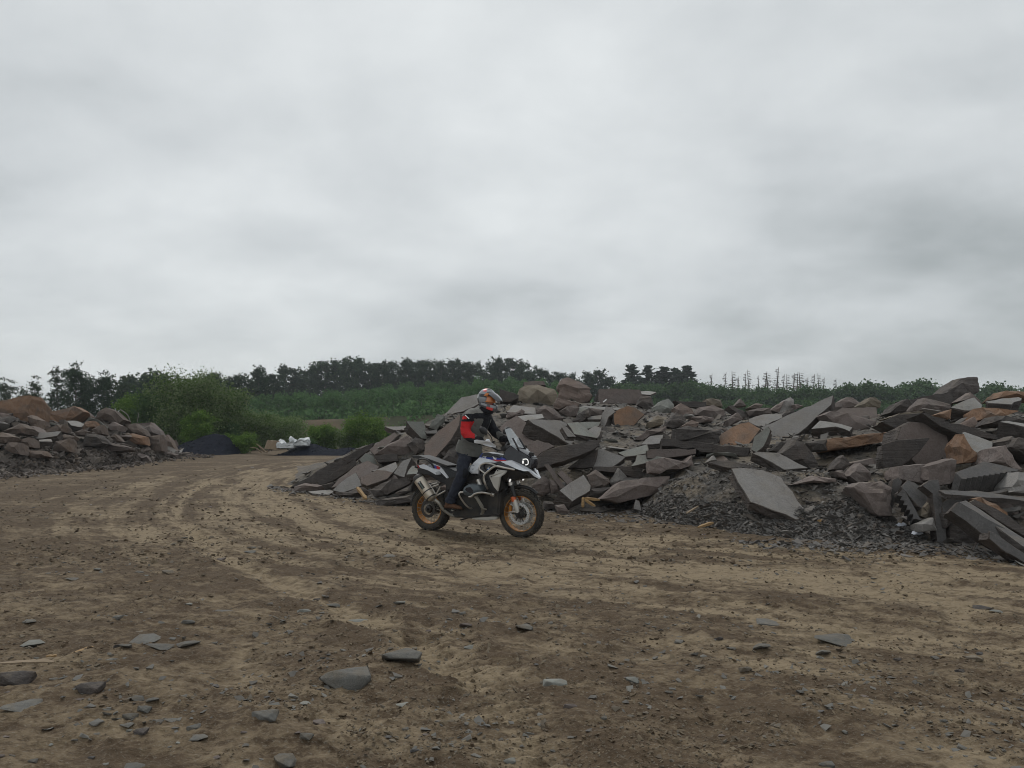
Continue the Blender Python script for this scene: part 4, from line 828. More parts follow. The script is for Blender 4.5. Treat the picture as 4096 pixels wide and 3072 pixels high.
r('E', [(1640, 960), (1720, 935), (1725, 990), (1680, 1000)], None, 0.5, 'lbrown', 'small tan stone touching the black grit pile', dY=.1)
r('E', [(-80, 880), (20, 860), (110, 900), (60, 960), (-60, 960)], None, 0.8, 'lbrown', 'brown rock at the left edge under the huge boulder', dY=-.5)
r('E', [(550, 905), (640, 880), (720, 900), (700, 930), (560, 945)], None, 0.6, 'lbrown', 'brown rock right of the pale flat slab', dY=-.4)
r('E', [(730, 860), (800, 830), (860, 850), (830, 890), (750, 890)], None, 0.6, 'lbrown', 'brown rock left above the dark cube shaped block', dY=-.3)

# ---- lesser blocks that fill the gaps ---------------------------------------------------
BLK = [block_mesh('stone_block', 40+i, d, mt, 14, .85) for i, (d, mt) in enumerate([
    ((.9, .55, .12), 'grey'), ((.7, .5, .2), 'brown'), ((1., .6, .10), 'grey'), ((.6, .45, .22), 'dark'), ((1., .5, .13), 'brown'),
    ((.7, .5, .25), 'pink'), ((.9, .7, .09), 'green'), ((.6, .4, .2), 'tan'), ((.9, .5, .16), 'dark'), ((.8, .5, .12), 'slate')])]
def fill(side, grid, nn, sz, label, group, tmin, seed):
    rnd = random.Random(seed); PX, PY, XYZ = grid; nr, nc = PX.shape; k = 0
    while k < nn:
        i = rnd.randrange(int(nr*tmin), nr); j = rnd.randrange(2, nc-2)
        if side == 'R' and in_poly(np.array([PX[i, j]]), np.array([PY[i, j]]), GRAVEL)[0]: continue
        if side == 'R' and (PX[i, j] > 4300 or PX[i, j] < 1500): continue
        p = XYZ[i, j]; sc = rnd.uniform(*sz)
        o = ob('stone_block', rnd.choice(BLK), None, (p[0], p[1]+rnd.uniform(-.05, .35), p[2]+rnd.uniform(-.15, .04)))
        o.scale = (sc, sc, sc*rnd.uniform(.8, 1.3)); o.rotation_euler = (rnd.uniform(-.7, .7), rnd.uniform(-.5, .5), rnd.uniform(0, 6.28))
        tag(o, label, 'stone', group); k += 1
fill('R', gridR, 120, (.5, 1.0), 'lesser broken stone wedged between the named slabs of the big heap', 'lesser stones of the slab heap', 0.1, 5)
fill('L', gridL, 60, (.9, 1.7), 'lesser broken rock wedged between the boulders of the left heap', 'lesser rocks of the boulder heap', 0.38, 6)
# ================================================================== motorcycle
BO = Vector((-0.55, 11.17, 0.0)); BH = radians(-30)
BF = Vector((cos(BH), sin(BH), 0)); BR = Vector((sin(BH), -cos(BH), 0))
BZ = -0.004
def K(u, v, w):
    """a point of the photograph on the plane w metres to the rider's right of the bike's centre line -> bike coordinates (forward, left, up)"""
    px, py = cp('K', [(u, v)])[0]; d = ray(px, py)
    t = ((BO-CAMP).dot(BR)+w)/d.dot(BR); p = CAMP+d*t
    return Vector(((p-BO).dot(BF), -w, p.z-BZ))
def mir(p): return Vector((p[0], -p[1], p[2]))
MB = {
 'white': plain('bike_white_paint', (0.72, 0.74, 0.78), 0.3, coat=0.35, var=0.03, dust=.12), 'blue': plain('bike_blue_paint', (0.018, 0.045, 0.30), 0.3, coat=0.4, var=0.05),
 'red': plain('bike_red_paint', (0.55, 0.02, 0.025), 0.35, var=0.05), 'black': plain('bike_black_plastic', (0.013, 0.013, 0.015), 0.5, var=0.3, bumpy=.1, dust=.14),
 'gloss': plain('bike_black_gloss', (0.012, 0.011, 0.016), 0.2, coat=.3, var=0.1), 'dark': plain('engine_dark_metal', (0.024, 0.024, 0.026), 0.5, 0.2, var=.3, dust=.25),
 'rubber': plain('tyre_rubber', (0.022, 0.021, 0.020), 0.85, bumpy=.3, var=.35, vscale=30, dust=.42), 'gold': plain('gold_rim', (0.40, 0.165, 0.024), 0.42, 0.5, var=.1),
 'steel': plain('brushed_steel', (0.55, 0.52, 0.48), 0.36, 0.8, var=.12, dust=.2), 'silver': plain('matt_silver_paint', (0.50, 0.48, 0.44), 0.42, 0.35, var=.06),
 'titan': plain('titanium', (0.52, 0.46, 0.38), 0.38, 0.6, var=.1), 'greyplate': plain('engine_grey_cover', (0.085, 0.10, 0.11), 0.4, 0.2, var=.15),
 'disc': plain('brake_disc_steel', (0.62, 0.63, 0.64), 0.3, 0.8, var=.08), 'grey': plain('bike_light_grey', (0.42, 0.44, 0.46), 0.4), 'lgrey': plain('lettering_grey', (0.33, 0.36, 0.39), 0.45),
 'amber': plain('orange_reflector', (0.55, 0.10, 0.02), 0.3), 'lamp': plain('lit_led', (0.9, 0.9, 0.9), 0.3, emit=((1, 0.98, 0.93), 0.6)), 'lens': plain('lamp_glass_dark', (0.05, 0.055, 0.06), 0.12, coat=.6),
 'seat': plain('seat_vinyl', (0.028, 0.030, 0.034), 0.6, bumpy=.2), 'dirtymetal': plain('dusty_metal', (0.33, 0.31, 0.27), 0.5, 0.5, var=.2),
 'lwhite': plain('lettering_white', (0.8, 0.8, 0.8), 0.5), 'lblue': plain('emblem_blue', (0.03, 0.18, 0.55), 0.4), 'green': plain('label_green_grey', (0.30, 0.42, 0.36), 0.5)}
gm_, gt_, gb_ = newmat('windscreen_acrylic'); gb_.inputs['Base Color'].default_value = (0.60, 0.64, 0.66, 1); gb_.inputs['Roughness'].default_value = 0.12
gb_.inputs['Transmission Weight'].default_value = 0.0; gb_.inputs['Alpha'].default_value = 0.42; MB['glass'] = gm_
bike = empty('motorcycle', BO + Vector((0, 0, BZ)), BH)
tag(bike, 'white and blue adventure motorcycle with gold spoked wheels under the rider', 'motorcycle')

def bpart(name, V, Fc, mat, parent=None, smooth=False, bevel=0.0, fm=None, seg=2):
    mats = mat if isinstance(mat, (list, tuple)) else [mat]
    bm = bmesh.new(); vs = [bm.verts.new(v) for v in V]
    for i, f in enumerate(Fc):
        try:
            fc = bm.faces.new([vs[j] for j in f])
            if fm: fc.material_index = fm[i]
        except ValueError: pass
    orient(bm)
    if bevel:
        sharp = [e for e in bm.edges if len(e.link_faces) == 2 and e.calc_face_angle(0) > radians(35)]
        bmesh.ops.bevel(bm, geom=sharp, offset=bevel, segments=seg, affect='EDGES', clamp_overlap=True)
    me = bm_me(name, bm, mats)
    if smooth: shade_auto(me, 40)
    return ob(name, me, bike if parent is None else parent)
def shade_auto(me, ang):
    me.polygons.foreach_set('use_smooth', np.ones(len(me.polygons), dtype=bool))
    try: me.set_sharp_from_angle(angle=radians(ang))
    except Exception: pass
def panel(name, uv, w, th, mat, parent=None, both=False, bevel=0.006, inset=0.0, target=None):
    """traced outline on the plane(s) w, made th thick towards the bike's middle; both: the same on the far side"""
    ws = w if isinstance(w, (list, tuple)) else [w]*len(uv)
    A = [K(u, v, ww) for (u, v), ww in zip(uv, ws)]; c = sum(A, Vector())/len(A)
    Bk = [c+(p-c)*(1-inset)+Vector((0, th, 0)) for p in A]
    if inset == 0.0: Bk = [p+Vector((0, th, 0)) for p in A]
    def build(f):
        n = len(A); V = [f(p) for p in A]+[f(p) for p in Bk]
        Fc = [tuple(range(n)), tuple(range(2*n-1, n-1, -1))]+[(i, (i+1) % n, n+(i+1) % n, n+i) for i in range(n)]
        return bpart(name, V, Fc, mat, parent, bevel=bevel)
    o = build(lambda p: p)
    if both: build(mir)
    return o
def loft(name, uv, W, mat, parent=None, bulge=0.08, bevel=0.012, wtrace=None, wid=None):
    """a solid through the whole bike: traced outline, width W each side (or one per corner), narrower at the sides"""
    wt = W if wtrace is None else wtrace
    A = [K(u, v, wt if wid is None else wid[i]) for i, (u, v) in enumerate(uv)]; c = sum(A, Vector())/len(A); n = len(A); V = []
    for k, fy in enumerate((-1, -.62, 0, .62, 1)):
        sc = 1.0 if abs(fy) == 1 else (1+bulge*.8 if fy else 1+bulge)
        for i, p in enumerate(A):
            half = W if wid is None else wid[i]
            V.append(Vector((c.x+(p.x-c.x)*sc, half*fy, c.z+(p.z-c.z)*sc)))
    Fc = [tuple(range(n)), tuple(range(5*n-1, 4*n-1, -1))]
    for k in range(4): Fc += [(k*n+i, k*n+(i+1) % n, (k+1)*n+(i+1) % n, (k+1)*n+i) for i in range(n)]
    return bpart(name, V, Fc, mat, parent, smooth=True, bevel=bevel)
def crom(P, k=6):
    P = [Vector(p) for p in P]; out = []
    for i in range(len(P)-1):
        a = P[max(i-1, 0)]; b = P[i]; c = P[i+1]; d = P[min(i+2, len(P)-1)]
        for j in range(k):
            t = j/k; out.append(0.5*((2*b)+(c-a)*t+(2*a-5*b+4*c-d)*t*t+(3*b-a-3*c+d)*t**3))
    out.append(P[-1]); return out
def tube_geo(P, R, seg=8, cap=True, ell=None):
    P = [Vector(p) for p in P]; n = len(P); R = R if isinstance(R, (list, tuple)) else [R]*n
    if len(R) != n: R = list(np.interp(np.linspace(0, 1, n), np.linspace(0, 1, len(R)), R))
    V = []; up = Vector((0, 0, 1)); prev = None
    for i in range(n):
        t = (P[min(i+1, n-1)]-P[max(i-1, 0)]).normalized()
        x = prev if prev is not None else (Vector((0, 1, 0)) if abs(t.y) < .8 else Vector((1, 0, 0)))
        x = (x-t*x.dot(t)).normalized(); y = t.cross(x); prev = x
        for k in range(seg):
            a = 2*pi*k/seg; V.append(P[i]+(x*cos(a)*(ell or 1)+y*sin(a))*R[i])
    Fc = [(i*seg+k, i*seg+(k+1) % seg, (i+1)*seg+(k+1) % seg, (i+1)*seg+k) for i in range(n-1) for k in range(seg)]
    if cap: Fc += [tuple(range(seg))[::-1], tuple((n-1)*seg+k for k in range(seg))]
    return V, Fc
def tube(name, P, R, mat, parent=None, seg=8, smooth=True, k=5, both=False, bevel=0):
    Q = crom(P, k) if len(P) > 2 and k > 1 else P
    V, Fc = tube_geo(Q, R, seg); o = bpart(name, V, Fc, mat, parent, smooth=smooth)
    if both: bpart(name, [mir(v) for v in V], Fc, mat, parent, smooth=smooth)
    return o
def joined(name, geos, mat, parent=None, smooth=True):
    V = []; Fc = []
    for v, f in geos:
        b = len(V); V += list(v); Fc += [tuple(i+b for i in x) for x in f]
    return bpart(name, V, Fc, mat, parent, smooth=smooth)
def lathe_geo(prof, c=Vector((0, 0, 0)), seg=48):
    """profile of (radius, y) turned round the y axis; closed profile"""
    V = []; n = len(prof)
    for k in range(seg):
        a = 2*pi*k/seg
        for r_, y in prof: V.append(Vector((c[0]+r_*cos(a), c[1]+y, c[2]+r_*sin(a))))
    Fc = [(k*n+i, k*n+(i+1) % n, ((k+1) % seg)*n+(i+1) % n, ((k+1) % seg)*n+i) for k in range(seg) for i in range(n)]
    return V, Fc
def box_geo(c, d, R=None):
    c = Vector(c); V = []
    for x in (-1, 1):
        for y in (-1, 1):
            for z in (-1, 1):
                p = Vector((x*d[0]/2, y*d[1]/2, z*d[2]/2)); V.append(c+(R @ p if R else p))
    return V, [(0, 1, 3, 2), (4, 6, 7, 5), (0, 4, 5, 1), (2, 3, 7, 6), (0, 2, 6, 4), (1, 5, 7, 3)]
def lettering(name, body, size, origin, xdir, updir, mat, parent, align='CENTER', ext=0.0006, shear=0.0, sx=1.0):
    c = bpy.data.curves.new(name, 'FONT'); c.body = body; c.size = size; c.align_x = align; c.align_y = 'CENTER'; c.extrude = ext; c.shear = shear; c.resolution_u = 3
    t = bpy.data.objects.new(name+'_curve', c); me = bpy.data.meshes.new_from_object(t); bpy.data.objects.remove(t); bpy.data.curves.remove(c)
    me.materials.clear(); me.materials.append(mat); me.name = name
    x = Vector(xdir).normalized(); y = Vector(updir); y = (y-x*y.dot(x)).normalized(); z = x.cross(y)
    Mx = Matrix((( x.x*sx, y.x, z.x, origin[0]), (x.y*sx, y.y, z.y, origin[1]), (x.z*sx, y.z, z.z, origin[2]), (0, 0, 0, 1)))
    me.transform(Mx); return ob(name, me, parent)

# ---- wheels ---------------------------------------------------------------------------
def wheel(name, x, z, R, rim, wid, steer, disc, label):
    e_ = empty(name, (x, 0, z), steer, bike)
    e_['label'] = label
    prof = [(rim, -wid*.36), (rim+.03, -wid*.48), (R-.045, -wid*.5), (R-.028, -wid*.44), (R-.016, -wid*.28), (R-.012, 0), (R-.016, wid*.28), (R-.028, wid*.44), (R-.045, wid*.5), (rim+.03, wid*.48), (rim, wid*.36)]
    geos = [lathe_geo(prof, seg=64)]
    nk = 34
    for k in range(nk):                       # tread blocks
        for j, (yy, rr, ww) in enumerate(((-.36, .016, .24), (-.12, .006, .2), (.12, .006, .2), (.36, .016, .24))):
            a = 2*pi*(k+(.5 if j % 2 else 0))/nk; rad = R-rr-.004
            Rm = Matrix.Rotation(-a, 3, 'Y'); roll = Matrix.Rotation((.55 if yy > .3 else -.55 if yy < -.3 else 0), 3, 'X')
            geos.append(box_geo(Vector((rad*cos(a), yy*wid, rad*sin(a))), (.020, wid*ww, 2*pi*R/nk*.62), Rm @ Matrix.Rotation((.6 if yy > .3 else -.6 if yy < -.3 else 0), 3, 'Z')))
    joined('tyre', geos, MB['rubber'], e_, smooth=False)
    joined('rim', [lathe_geo([(rim+.012, -wid*.36), (rim+.012, -wid*.31), (rim-.002, -wid*.27), (rim-.004, 0), (rim-.002, wid*.27), (rim+.012, wid*.31), (rim+.012, wid*.36), (rim-.009, wid*.36), (rim-.006, wid*.28), (rim-.012, 0), (rim-.006, -wid*.28), (rim-.009, -wid*.36)], seg=64)], MB['gold'], e_)
    sp = []
    for k in range(20):
        for sgn in (-1, 1):
            a = 2*pi*(k+.25*sgn)/20; b = a + sgn*.5*(1 if k % 2 else -1)
            sp.append(tube_geo([Vector((.055*cos(b), sgn*.045, .055*sin(b))), Vector((rim*.985*cos(a), sgn*wid*.38, rim*.985*sin(a)))], .0028, 5))
    so_ = joined('spokes', sp, MB['dirtymetal'], e_)
    joined('hub', [lathe_geo([(.012, -.085), (.05, -.08), (.062, -.05), (.045, -.03), (.045, .03), (.062, .05), (.05, .08), (.012, .085)], seg=24), tube_geo([(0, -.13, 0), (0, .13, 0)], .015, 12)], MB['black'], e_)
    return e_
RX, RZ, FX, FZ = -0.765, 0.325, 0.79, 0.335
wheel('rear_wheel', RX, RZ, 0.328, 0.222, 0.165, 0, 0, 'rear wheel with gold spoked rim and knobbly tyre')
fw = wheel('front_wheel', FX, FZ, 0.338, 0.250, 0.125, radians(3), 1, 'front wheel with gold spoked rim and twin discs')
for sgn in (-1, 1):
    geos = [lathe_geo([(.152, sgn*.062-.0025), (.152, sgn*.062+.0025), (.112, sgn*.062+.0025), (.112, sgn*.062-.0025)], seg=48)]
    d_ = joined('brake_disc', geos, MB['disc'], fw, smooth=False)
    car = [tube_geo([(.06*cos(a), sgn*.06, .06*sin(a)), (.118*cos(a), sgn*.062, .118*sin(a))], .008, 6) for a in [2*pi*k/6 for k in range(6)]]
    car.append(lathe_geo([(.052, sgn*.060-.006), (.068, sgn*.060-.006), (.068, sgn*.060+.006), (.052, sgn*.060+.006)], seg=24)); joined('disc_carrier', car, MB['black'], d_)
    joined('drill_holes', [tube_geo([(rr*cos(a), sgn*.0625-.0032, rr*sin(a)), (rr*cos(a), sgn*.0625+.0032, rr*sin(a))], .0045, 6) for k in range(30) for rr, a in (((.122 if k % 2 else .142), 2*pi*k/30),)], MB['dark'], d_)

# ---- chassis, engine -------------------------------------------------------------------
loft('engine_block', [(545, 1325), (560, 1150), (620, 1040), (760, 1000), (900, 1010), (955, 1120), (945, 1310), (840, 1325), (690, 1335)], 0.16, MB['dark'], bevel=.02)
loft('frame', [(480, 1000), (600, 930), (760, 870), (960, 860), (1080, 940), (1060, 1010), (900, 1030), (760, 1010), (600, 1050), (540, 1180), (500, 1150)], 0.12, MB['black'])
loft('fuel_tank', [(690, 930), (705, 880), (775, 800), (800, 772), (850, 765), (960, 795), (1020, 830), (1000, 900), (800, 985), (700, 965)], 0.13, MB['gloss'], wtrace=.13, bevel=.02, bulge=.05)
tw = panel('tank_side', [(690, 925), (700, 890), (730, 850), (780, 806), (860, 822), (930, 842), (985, 838), (925, 855), (850, 852), (795, 868), (772, 905), (772, 950), (705, 948)], [.17, .17, .17, .15, .15, .16, .17, .2, .2, .2, .2, .18, .17], 0.04, MB['white'], both=True)
panel('tank_top_panel', [(775, 808), (800, 772), (850, 765), (930, 785), (1000, 808), (1015, 835), (935, 842), (862, 824)], [.14, .10, .09, .09, .10, .15, .155, .145], 0.03, MB['blue'], both=True, bevel=.004)
panel('red_stripe', [(880, 826), (1010, 829), (1016, 837), (935, 842)], [.165, .17, .17, .17], 0.008, MB['red'], both=True, bevel=.001)
panel('white_flash', [(893, 800), (903, 800), (940, 838), (930, 840)], [.13, .13, .168, .168], 0.006, MB['lwhite'], both=True, bevel=0)
panel('front_fairing', [(955, 842), (1000, 836), (1060, 832), (1110, 850), (1195, 895), (1245, 938), (1305, 985), (1302, 1000), (1250, 972), (1205, 930), (1165, 928), (1090, 905), (1010, 872)], [.18, .17, .17, .16, .12, .07, .03, .03, .08, .14, .17, .21, .2], 0.05, MB['white'], both=True)
loft('beak', [(1080, 880), (1130, 855), (1210, 910), (1260, 950), (1306, 990), (1290, 985), (1220, 960), (1120, 950)], 0.1, MB['black'], wid=[.14, .12, .08, .05, .02, .02, .08, .15], bevel=.005)
panel('beak_edge', [(1165, 930), (1205, 928), (1250, 970), (1300, 1000), (1240, 985), (1185, 960)], [.17, .15, .09, .035, .09, .15], 0.04, MB['black'], both=True)
panel('dark_fairing', [(885, 856), (960, 842), (1012, 866), (1095, 906), (1080, 915), (940, 890)], [.2, .19, .2, .215, .215, .2], 0.04, MB['gloss'], both=True)
panel('lower_fairing', [(925, 885), (1090, 912), (1200, 962), (1212, 985), (1120, 1000), (1010, 1010), (960, 990)], [.2, .21, .17, .12, .13, .13, .16], 0.06, MB['black'], both=True)
ip = panel('intake_cover', [(778, 905), (790, 878), (848, 855), (915, 868), (900, 905), (835, 948), (800, 935)], 0.225, 0.05, MB['gloss'], both=True)
# round emblem: black ring, white and blue quarters
def emblem(u, v, w, rad, parent):
    c = K(u, v, w); y = c.y-.002
    def disc(r0, r1, a0, a1, dy, nm, mt):
        V = []; n = 10
        for i in range(n+1):
            a = a0+(a1-a0)*i/n; V += [Vector((c.x+r0*cos(a), y-dy, c.z+r0*sin(a))), Vector((c.x+r1*cos(a), y-dy, c.z+r1*sin(a)))]
        V += [p+Vector((0, .002, 0)) for p in V]; m = 2*(n+1)
        Fc = [(2*i, 2*i+1, 2*i+3, 2*i+2) for i in range(n)]+[(m+2*i+2, m+2*i+3, m+2*i+1, m+2*i) for i in range(n)]+[(2*i+1, m+2*i+1, m+2*i+3, 2*i+3) for i in range(n)]
        bpart(nm, V, Fc, mt, parent)
    for q in range(4): disc(.001, rad*.68, q*pi/2, (q+1)*pi/2, .002, 'emblem_quarter', MB['lblue' if q % 2 == 0 else 'lwhite'])
    disc(rad*.68, rad*.95, 0, 2*pi, .002, 'emblem_ring', MB['black']); disc(rad*.95, rad*1.05, 0, 2*pi, .003, 'emblem_rim', MB['steel'])
emblem(864, 908, .2255, .034, ip)
p_ = K(725, 905, .172); lettering('lettering', 'GS', 0.165, (p_.x+.005, p_.y-.003, p_.z-.005), (1, .02, 0.12), (-.1, 0, 1), MB['lgrey'], tw, shear=.15)
p_ = K(823, 806, .150); lettering('lettering', 'GS', 0.05, (p_.x, p_.y-.004, p_.z), (1, 0, -.14), (0, .3, 1), MB['lwhite'], tw, shear=.2)
p_ = K(915, 818, .163); lettering('lettering', 'HP', 0.042, (p_.x, p_.y-.006, p_.z), (1, 0, -.1), (0, .3, 1), MB['lwhite'], tw, shear=.2)
panel('radiator_cover', [(928, 912), (1022, 924), (1000, 952), (962, 978), (955, 1035), (940, 1108), (905, 1065), (868, 985), (862, 962), (905, 955)], [.25, .23, .24, .25, .25, .24, .25, .26, .26, .26], 0.03, MB['silver'], both=True, bevel=.008)
panel('radiator', [(850, 960), (965, 970), (975, 1080), (940, 1120), (870, 1080)], 0.20, 0.1, MB['black'], both=True)
for u, v in ((938, 922), (884, 975)): tube('bolt', [K(u, v, .262), K(u, v, .27)], .009, MB['dark'], k=1)
# crash bars
cb = [K(u, v, w) for u, v, w in ((1088, 915, .23), (1000, 898, .28), (930, 884, .30), (895, 897, .31), (832, 950, .33), (818, 985, .33), (832, 1040, .31), (850, 1080, .24))]
tube('crash_bar', cb, .0145, MB['steel'], both=True)
cb = [K(u, v, w) for u, v, w in ((832, 948, .33), (800, 925, .31), (780, 905, .30), (787, 880, .28), (815, 862, .27), (850, 857, .27), (900, 868, .28), (930, 884, .30))]
tube('crash_bar', cb, .0135, MB['steel'], both=True)
cb = [K(u, v, w) for u, v, w in ((690, 1152, .40), (715, 1147, .41), (742, 1125, .41), (800, 1114, .38), (850, 1122, .33), (895, 1132, .25))]
tube('engine_guard', cb, .0145, MB['steel'], both=True)
cb = [K(u, v, w) for u, v, w in ((640, 1112, .40), (610, 1115, .41), (606, 1140, .41), (640, 1195, .36), (680, 1240, .3), (715, 1253, .22))]
tube('engine_guard', cb, .0125, MB['steel'], both=True)
cb = [K(u, v, w) for u, v, w in ((742, 1150, .36), (770, 1190, .33), (800, 1245, .28), (840, 1262, .2))]
tube('engine_guard', cb, .0135, MB['dirtymetal'], both=True)
tube('guard_end', [K(880, 1130, .25), K(908, 1136, .24)], .026, MB['steel'], both=True, k=1)
# boxer cylinders
for f_ in (lambda p: p, mir):
    prof = [(628, 1110), (645, 1068), (690, 1036), (778, 1048), (798, 1100), (770, 1128), (715, 1152), (655, 1142)]
    A = [K(u, v, .34) for u, v in prof]; c = sum(A, Vector())/len(A); n = len(A); V = []
    for dy, sc in ((.0, .70), (.02, .95), (.09, 1.0), (.2, .92)): V += [f_(c+(p-c)*sc+Vector((0, dy-.03, 0))) for p in A]
    Fc = [tuple(range(n))]+[(k*n+i, k*n+(i+1) % n, (k+1)*n+(i+1) % n, (k+1)*n+i) for k in range(3) for i in range(n)]+[tuple(range(4*n-1, 3*n-1, -1))]
    cyl = bpart('cylinder_head', V, Fc, MB['greyplate'], smooth=True, bevel=.008)
    B_ = [K(u, v, .372) for u, v in ((652, 1092), (662, 1072), (700, 1062), (725, 1092), (728, 1120), (690, 1118))]
    bpart('cover_recess', [f_(p) for p in B_]+[f_(p+Vector((0, .012, 0))) for p in B_], [tuple(range(6)), tuple(range(11, 5, -1))]+[(i, (i+1) % 6, 6+(i+1) % 6, 6+i) for i in range(6)], MB['gloss'], cyl, bevel=.003)
    joined('cooling_fins', [box_geo(f_(K(712, 1092, .25-.022*k)), (.17, .006, .14)) for k in range(5)], MB['dark'], cyl, smooth=False)
    tube('throttle_body', [f_(K(790, 1050, .24)), f_(K(768, 1000, .24))], .032, MB['steel'], k=1)
panel('skid_plate', [(692, 1332), (760, 1318), (940, 1326), (925, 1348), (850, 1358), (740, 1350)], .14, 0.28, MB['silver'], bevel=.01)
tube('exhaust_header', [K(740, 1130, .26), K(775, 1190, .25), K(808, 1250, .2), (K(800, 1300, .14)), K(700, 1312, .12), K(560, 1318, .12), K(470, 1265, .18), K(430, 1210, .23), K(395, 1180, .25)], .024, MB['dirtymetal'], k=6)
# silencer
ax0 = K(243, 985, .26); ax1 = K(372, 1172, .24); dv = (ax1-ax0)
st_ = [(-.02, .6, 'cap'), (.0, .98, 'cap'), (.16, 1.0, 'cap')]
mt_ = tube('silencer', [ax0+dv*t for t in (.07, .09, .5, .85, .97, 1.03)], [.080, .083, .084, .080, .066, .035], MB['titan'], seg=16, k=1)
tube('end_cap', [ax0+dv*t for t in (-.10, -.09, -.01, .08)], [.050, .056, .076, .084], MB['dark'], mt_, seg=16, k=1)
lab = ax0+dv*.37; xd = dv.normalized()
nrm = Vector((0.16, -1, .25)).normalized(); nrm = (nrm-xd*nrm.dot(xd)).normalized(); up_ = nrm.cross(xd)
Vl = [lab+xd*a+up_*b+nrm*.0865 for a, b in ((-.062, -.027), (.062, -.027), (.062, .027), (-.062, .027))]; Vl += [p-nrm*.01 for p in Vl]
lb_ = bpart('maker_label', Vl, [(0, 1, 2, 3), (7, 6, 5, 4), (0, 4, 5, 1), (1, 5, 6, 2), (2, 6, 7, 3), (3, 7, 4, 0)], MB['black'], mt_)
lettering('lettering', 'AKRAPOVIC', 0.019, lab+xd*.012+nrm*.0885, xd, up_, MB['green'], lb_)
lettering('lettering', 'X', 0.034, lab-xd*.048+nrm*.0885, xd, up_, MB['lwhite'], lb_)
for t_, nm in ((.66, 'clamp'), (.92, 'clamp')):
    tube(nm, [ax0+dv*(t_-.02), ax0+dv*(t_+.02)], .0855, MB['black'], mt_, seg=16, k=1)
for pts in ([(392, 1150, .22), (440, 1062, .2)], [(392, 1150, .22), (485, 1098, .17)], [(345, 1040, .2), (405, 1140, .22)], [(362, 1042, .2), (415, 1030, .17)], [(425, 1045, .17), (372, 1062, .2)]):
    tube('exhaust_bracket', [K(*p) for p in pts], .0115, MB['steel'], k=1)
# tail, seat, rack
loft('seat', [(425, 868), (470, 880), (560, 925), (700, 905), (690, 960), (585, 985), (520, 1005), (450, 920)], 0.13, MB['seat'], bevel=.025)
panel('tail_side', [(245, 878), (290, 866), (380, 905), (440, 895), (470, 908), (510, 985), (495, 992), (440, 935), (400, 960), (330, 920), (262, 900)], .13, .03, MB['white'], both=True)
panel('tail_patch_blue', [(385, 876), (405, 880), (408, 908), (390, 902)], .146, .012, MB['blue'], both=True, bevel=.002)
panel('tail_patch_red', [(405, 880), (432, 890), (432, 912), (408, 908)], .146, .012, MB['red'], both=True, bevel=.002)
panel('tail_bracket', [(392, 935), (430, 925), (440, 955), (405, 962)], .14, .03, MB['grey'], both=True)
loft('subframe', [(235, 905), (300, 900), (440, 965), (520, 1010), (530, 1060), (430, 1020), (330, 960), (250, 950)], 0.10, MB['black'])
rk = loft('luggage_rack', [(178, 792), (250, 790), (330, 818), (420, 850), (500, 878), (498, 892), (420, 868), (300, 828), (200, 812)], 0.14, MB['black'], bevel=.006, bulge=0.01)
for sgn in (1, -1):
    tube('grab_rail', [(lambda q: Vector((q.x, q.y*sgn, q.z)))(K(u, v, w)) for u, v, w in ((245, 860, .15), (250, 828, .17), (300, 820, .17), (350, 850, .16), (390, 900, .13))], .014, MB['black'], rk)
loft('tail_light', [(228, 880), (246, 878), (248, 905), (225, 905)], .06, MB['red'])
panel('plate_carrier', [(245, 925), (262, 940), (215, 1010), (180, 1110), (170, 1100), (200, 1000)], .09, .18, MB['black'])
tube('turn_signal', [K(238, 895, .1), K(222, 890, .2)], .016, MB['black'], both=True, k=1)
tube('rear_mudguard', [Vector((RX+.36*cos(a), 0, RZ+.36*sin(a))) for a in np.linspace(radians(175), radians(85), 7)], [.03]*7, MB['black'], seg=10)
bm_ = bike.children[-1]; bm_.scale = (1, 2.6, 1)
tube('swingarm', [Vector((-.02, .09, .36)), Vector((-.35, .12, .345)), Vector((RX, .13, RZ))], [.06, .055, .075], MB['dark'], seg=12)
tube('final_drive', [Vector((RX, .06, RZ)), Vector((RX, .17, RZ))], [.10, .085], MB['dark'], seg=20, k=1)
joined('rear_disc', [lathe_geo([(.13, -.002), (.13, .002), (.085, .002), (.085, -.002)], Vector((RX, -.075, RZ)), 36)], MB['dark'])
panel('footrest_plate', [(470, 1110), (540, 1060), (600, 1200), (600, 1290), (520, 1300), (480, 1200)], .13, .04, MB['black'], both=True)
tube('footrest', [K(560, 1262, .14), K(545, 1266, .30)], .018, MB['dirtymetal'], both=True, k=1)
panel('heel_guard', [(480, 1090), (500, 1085), (560, 1230), (540, 1235)], .16, .02, MB['black'], both=True)
tube('side_stand', [Vector((-.05, .16, .25)), Vector((-.36, .19, .16))], .013, MB['dark'], k=1)
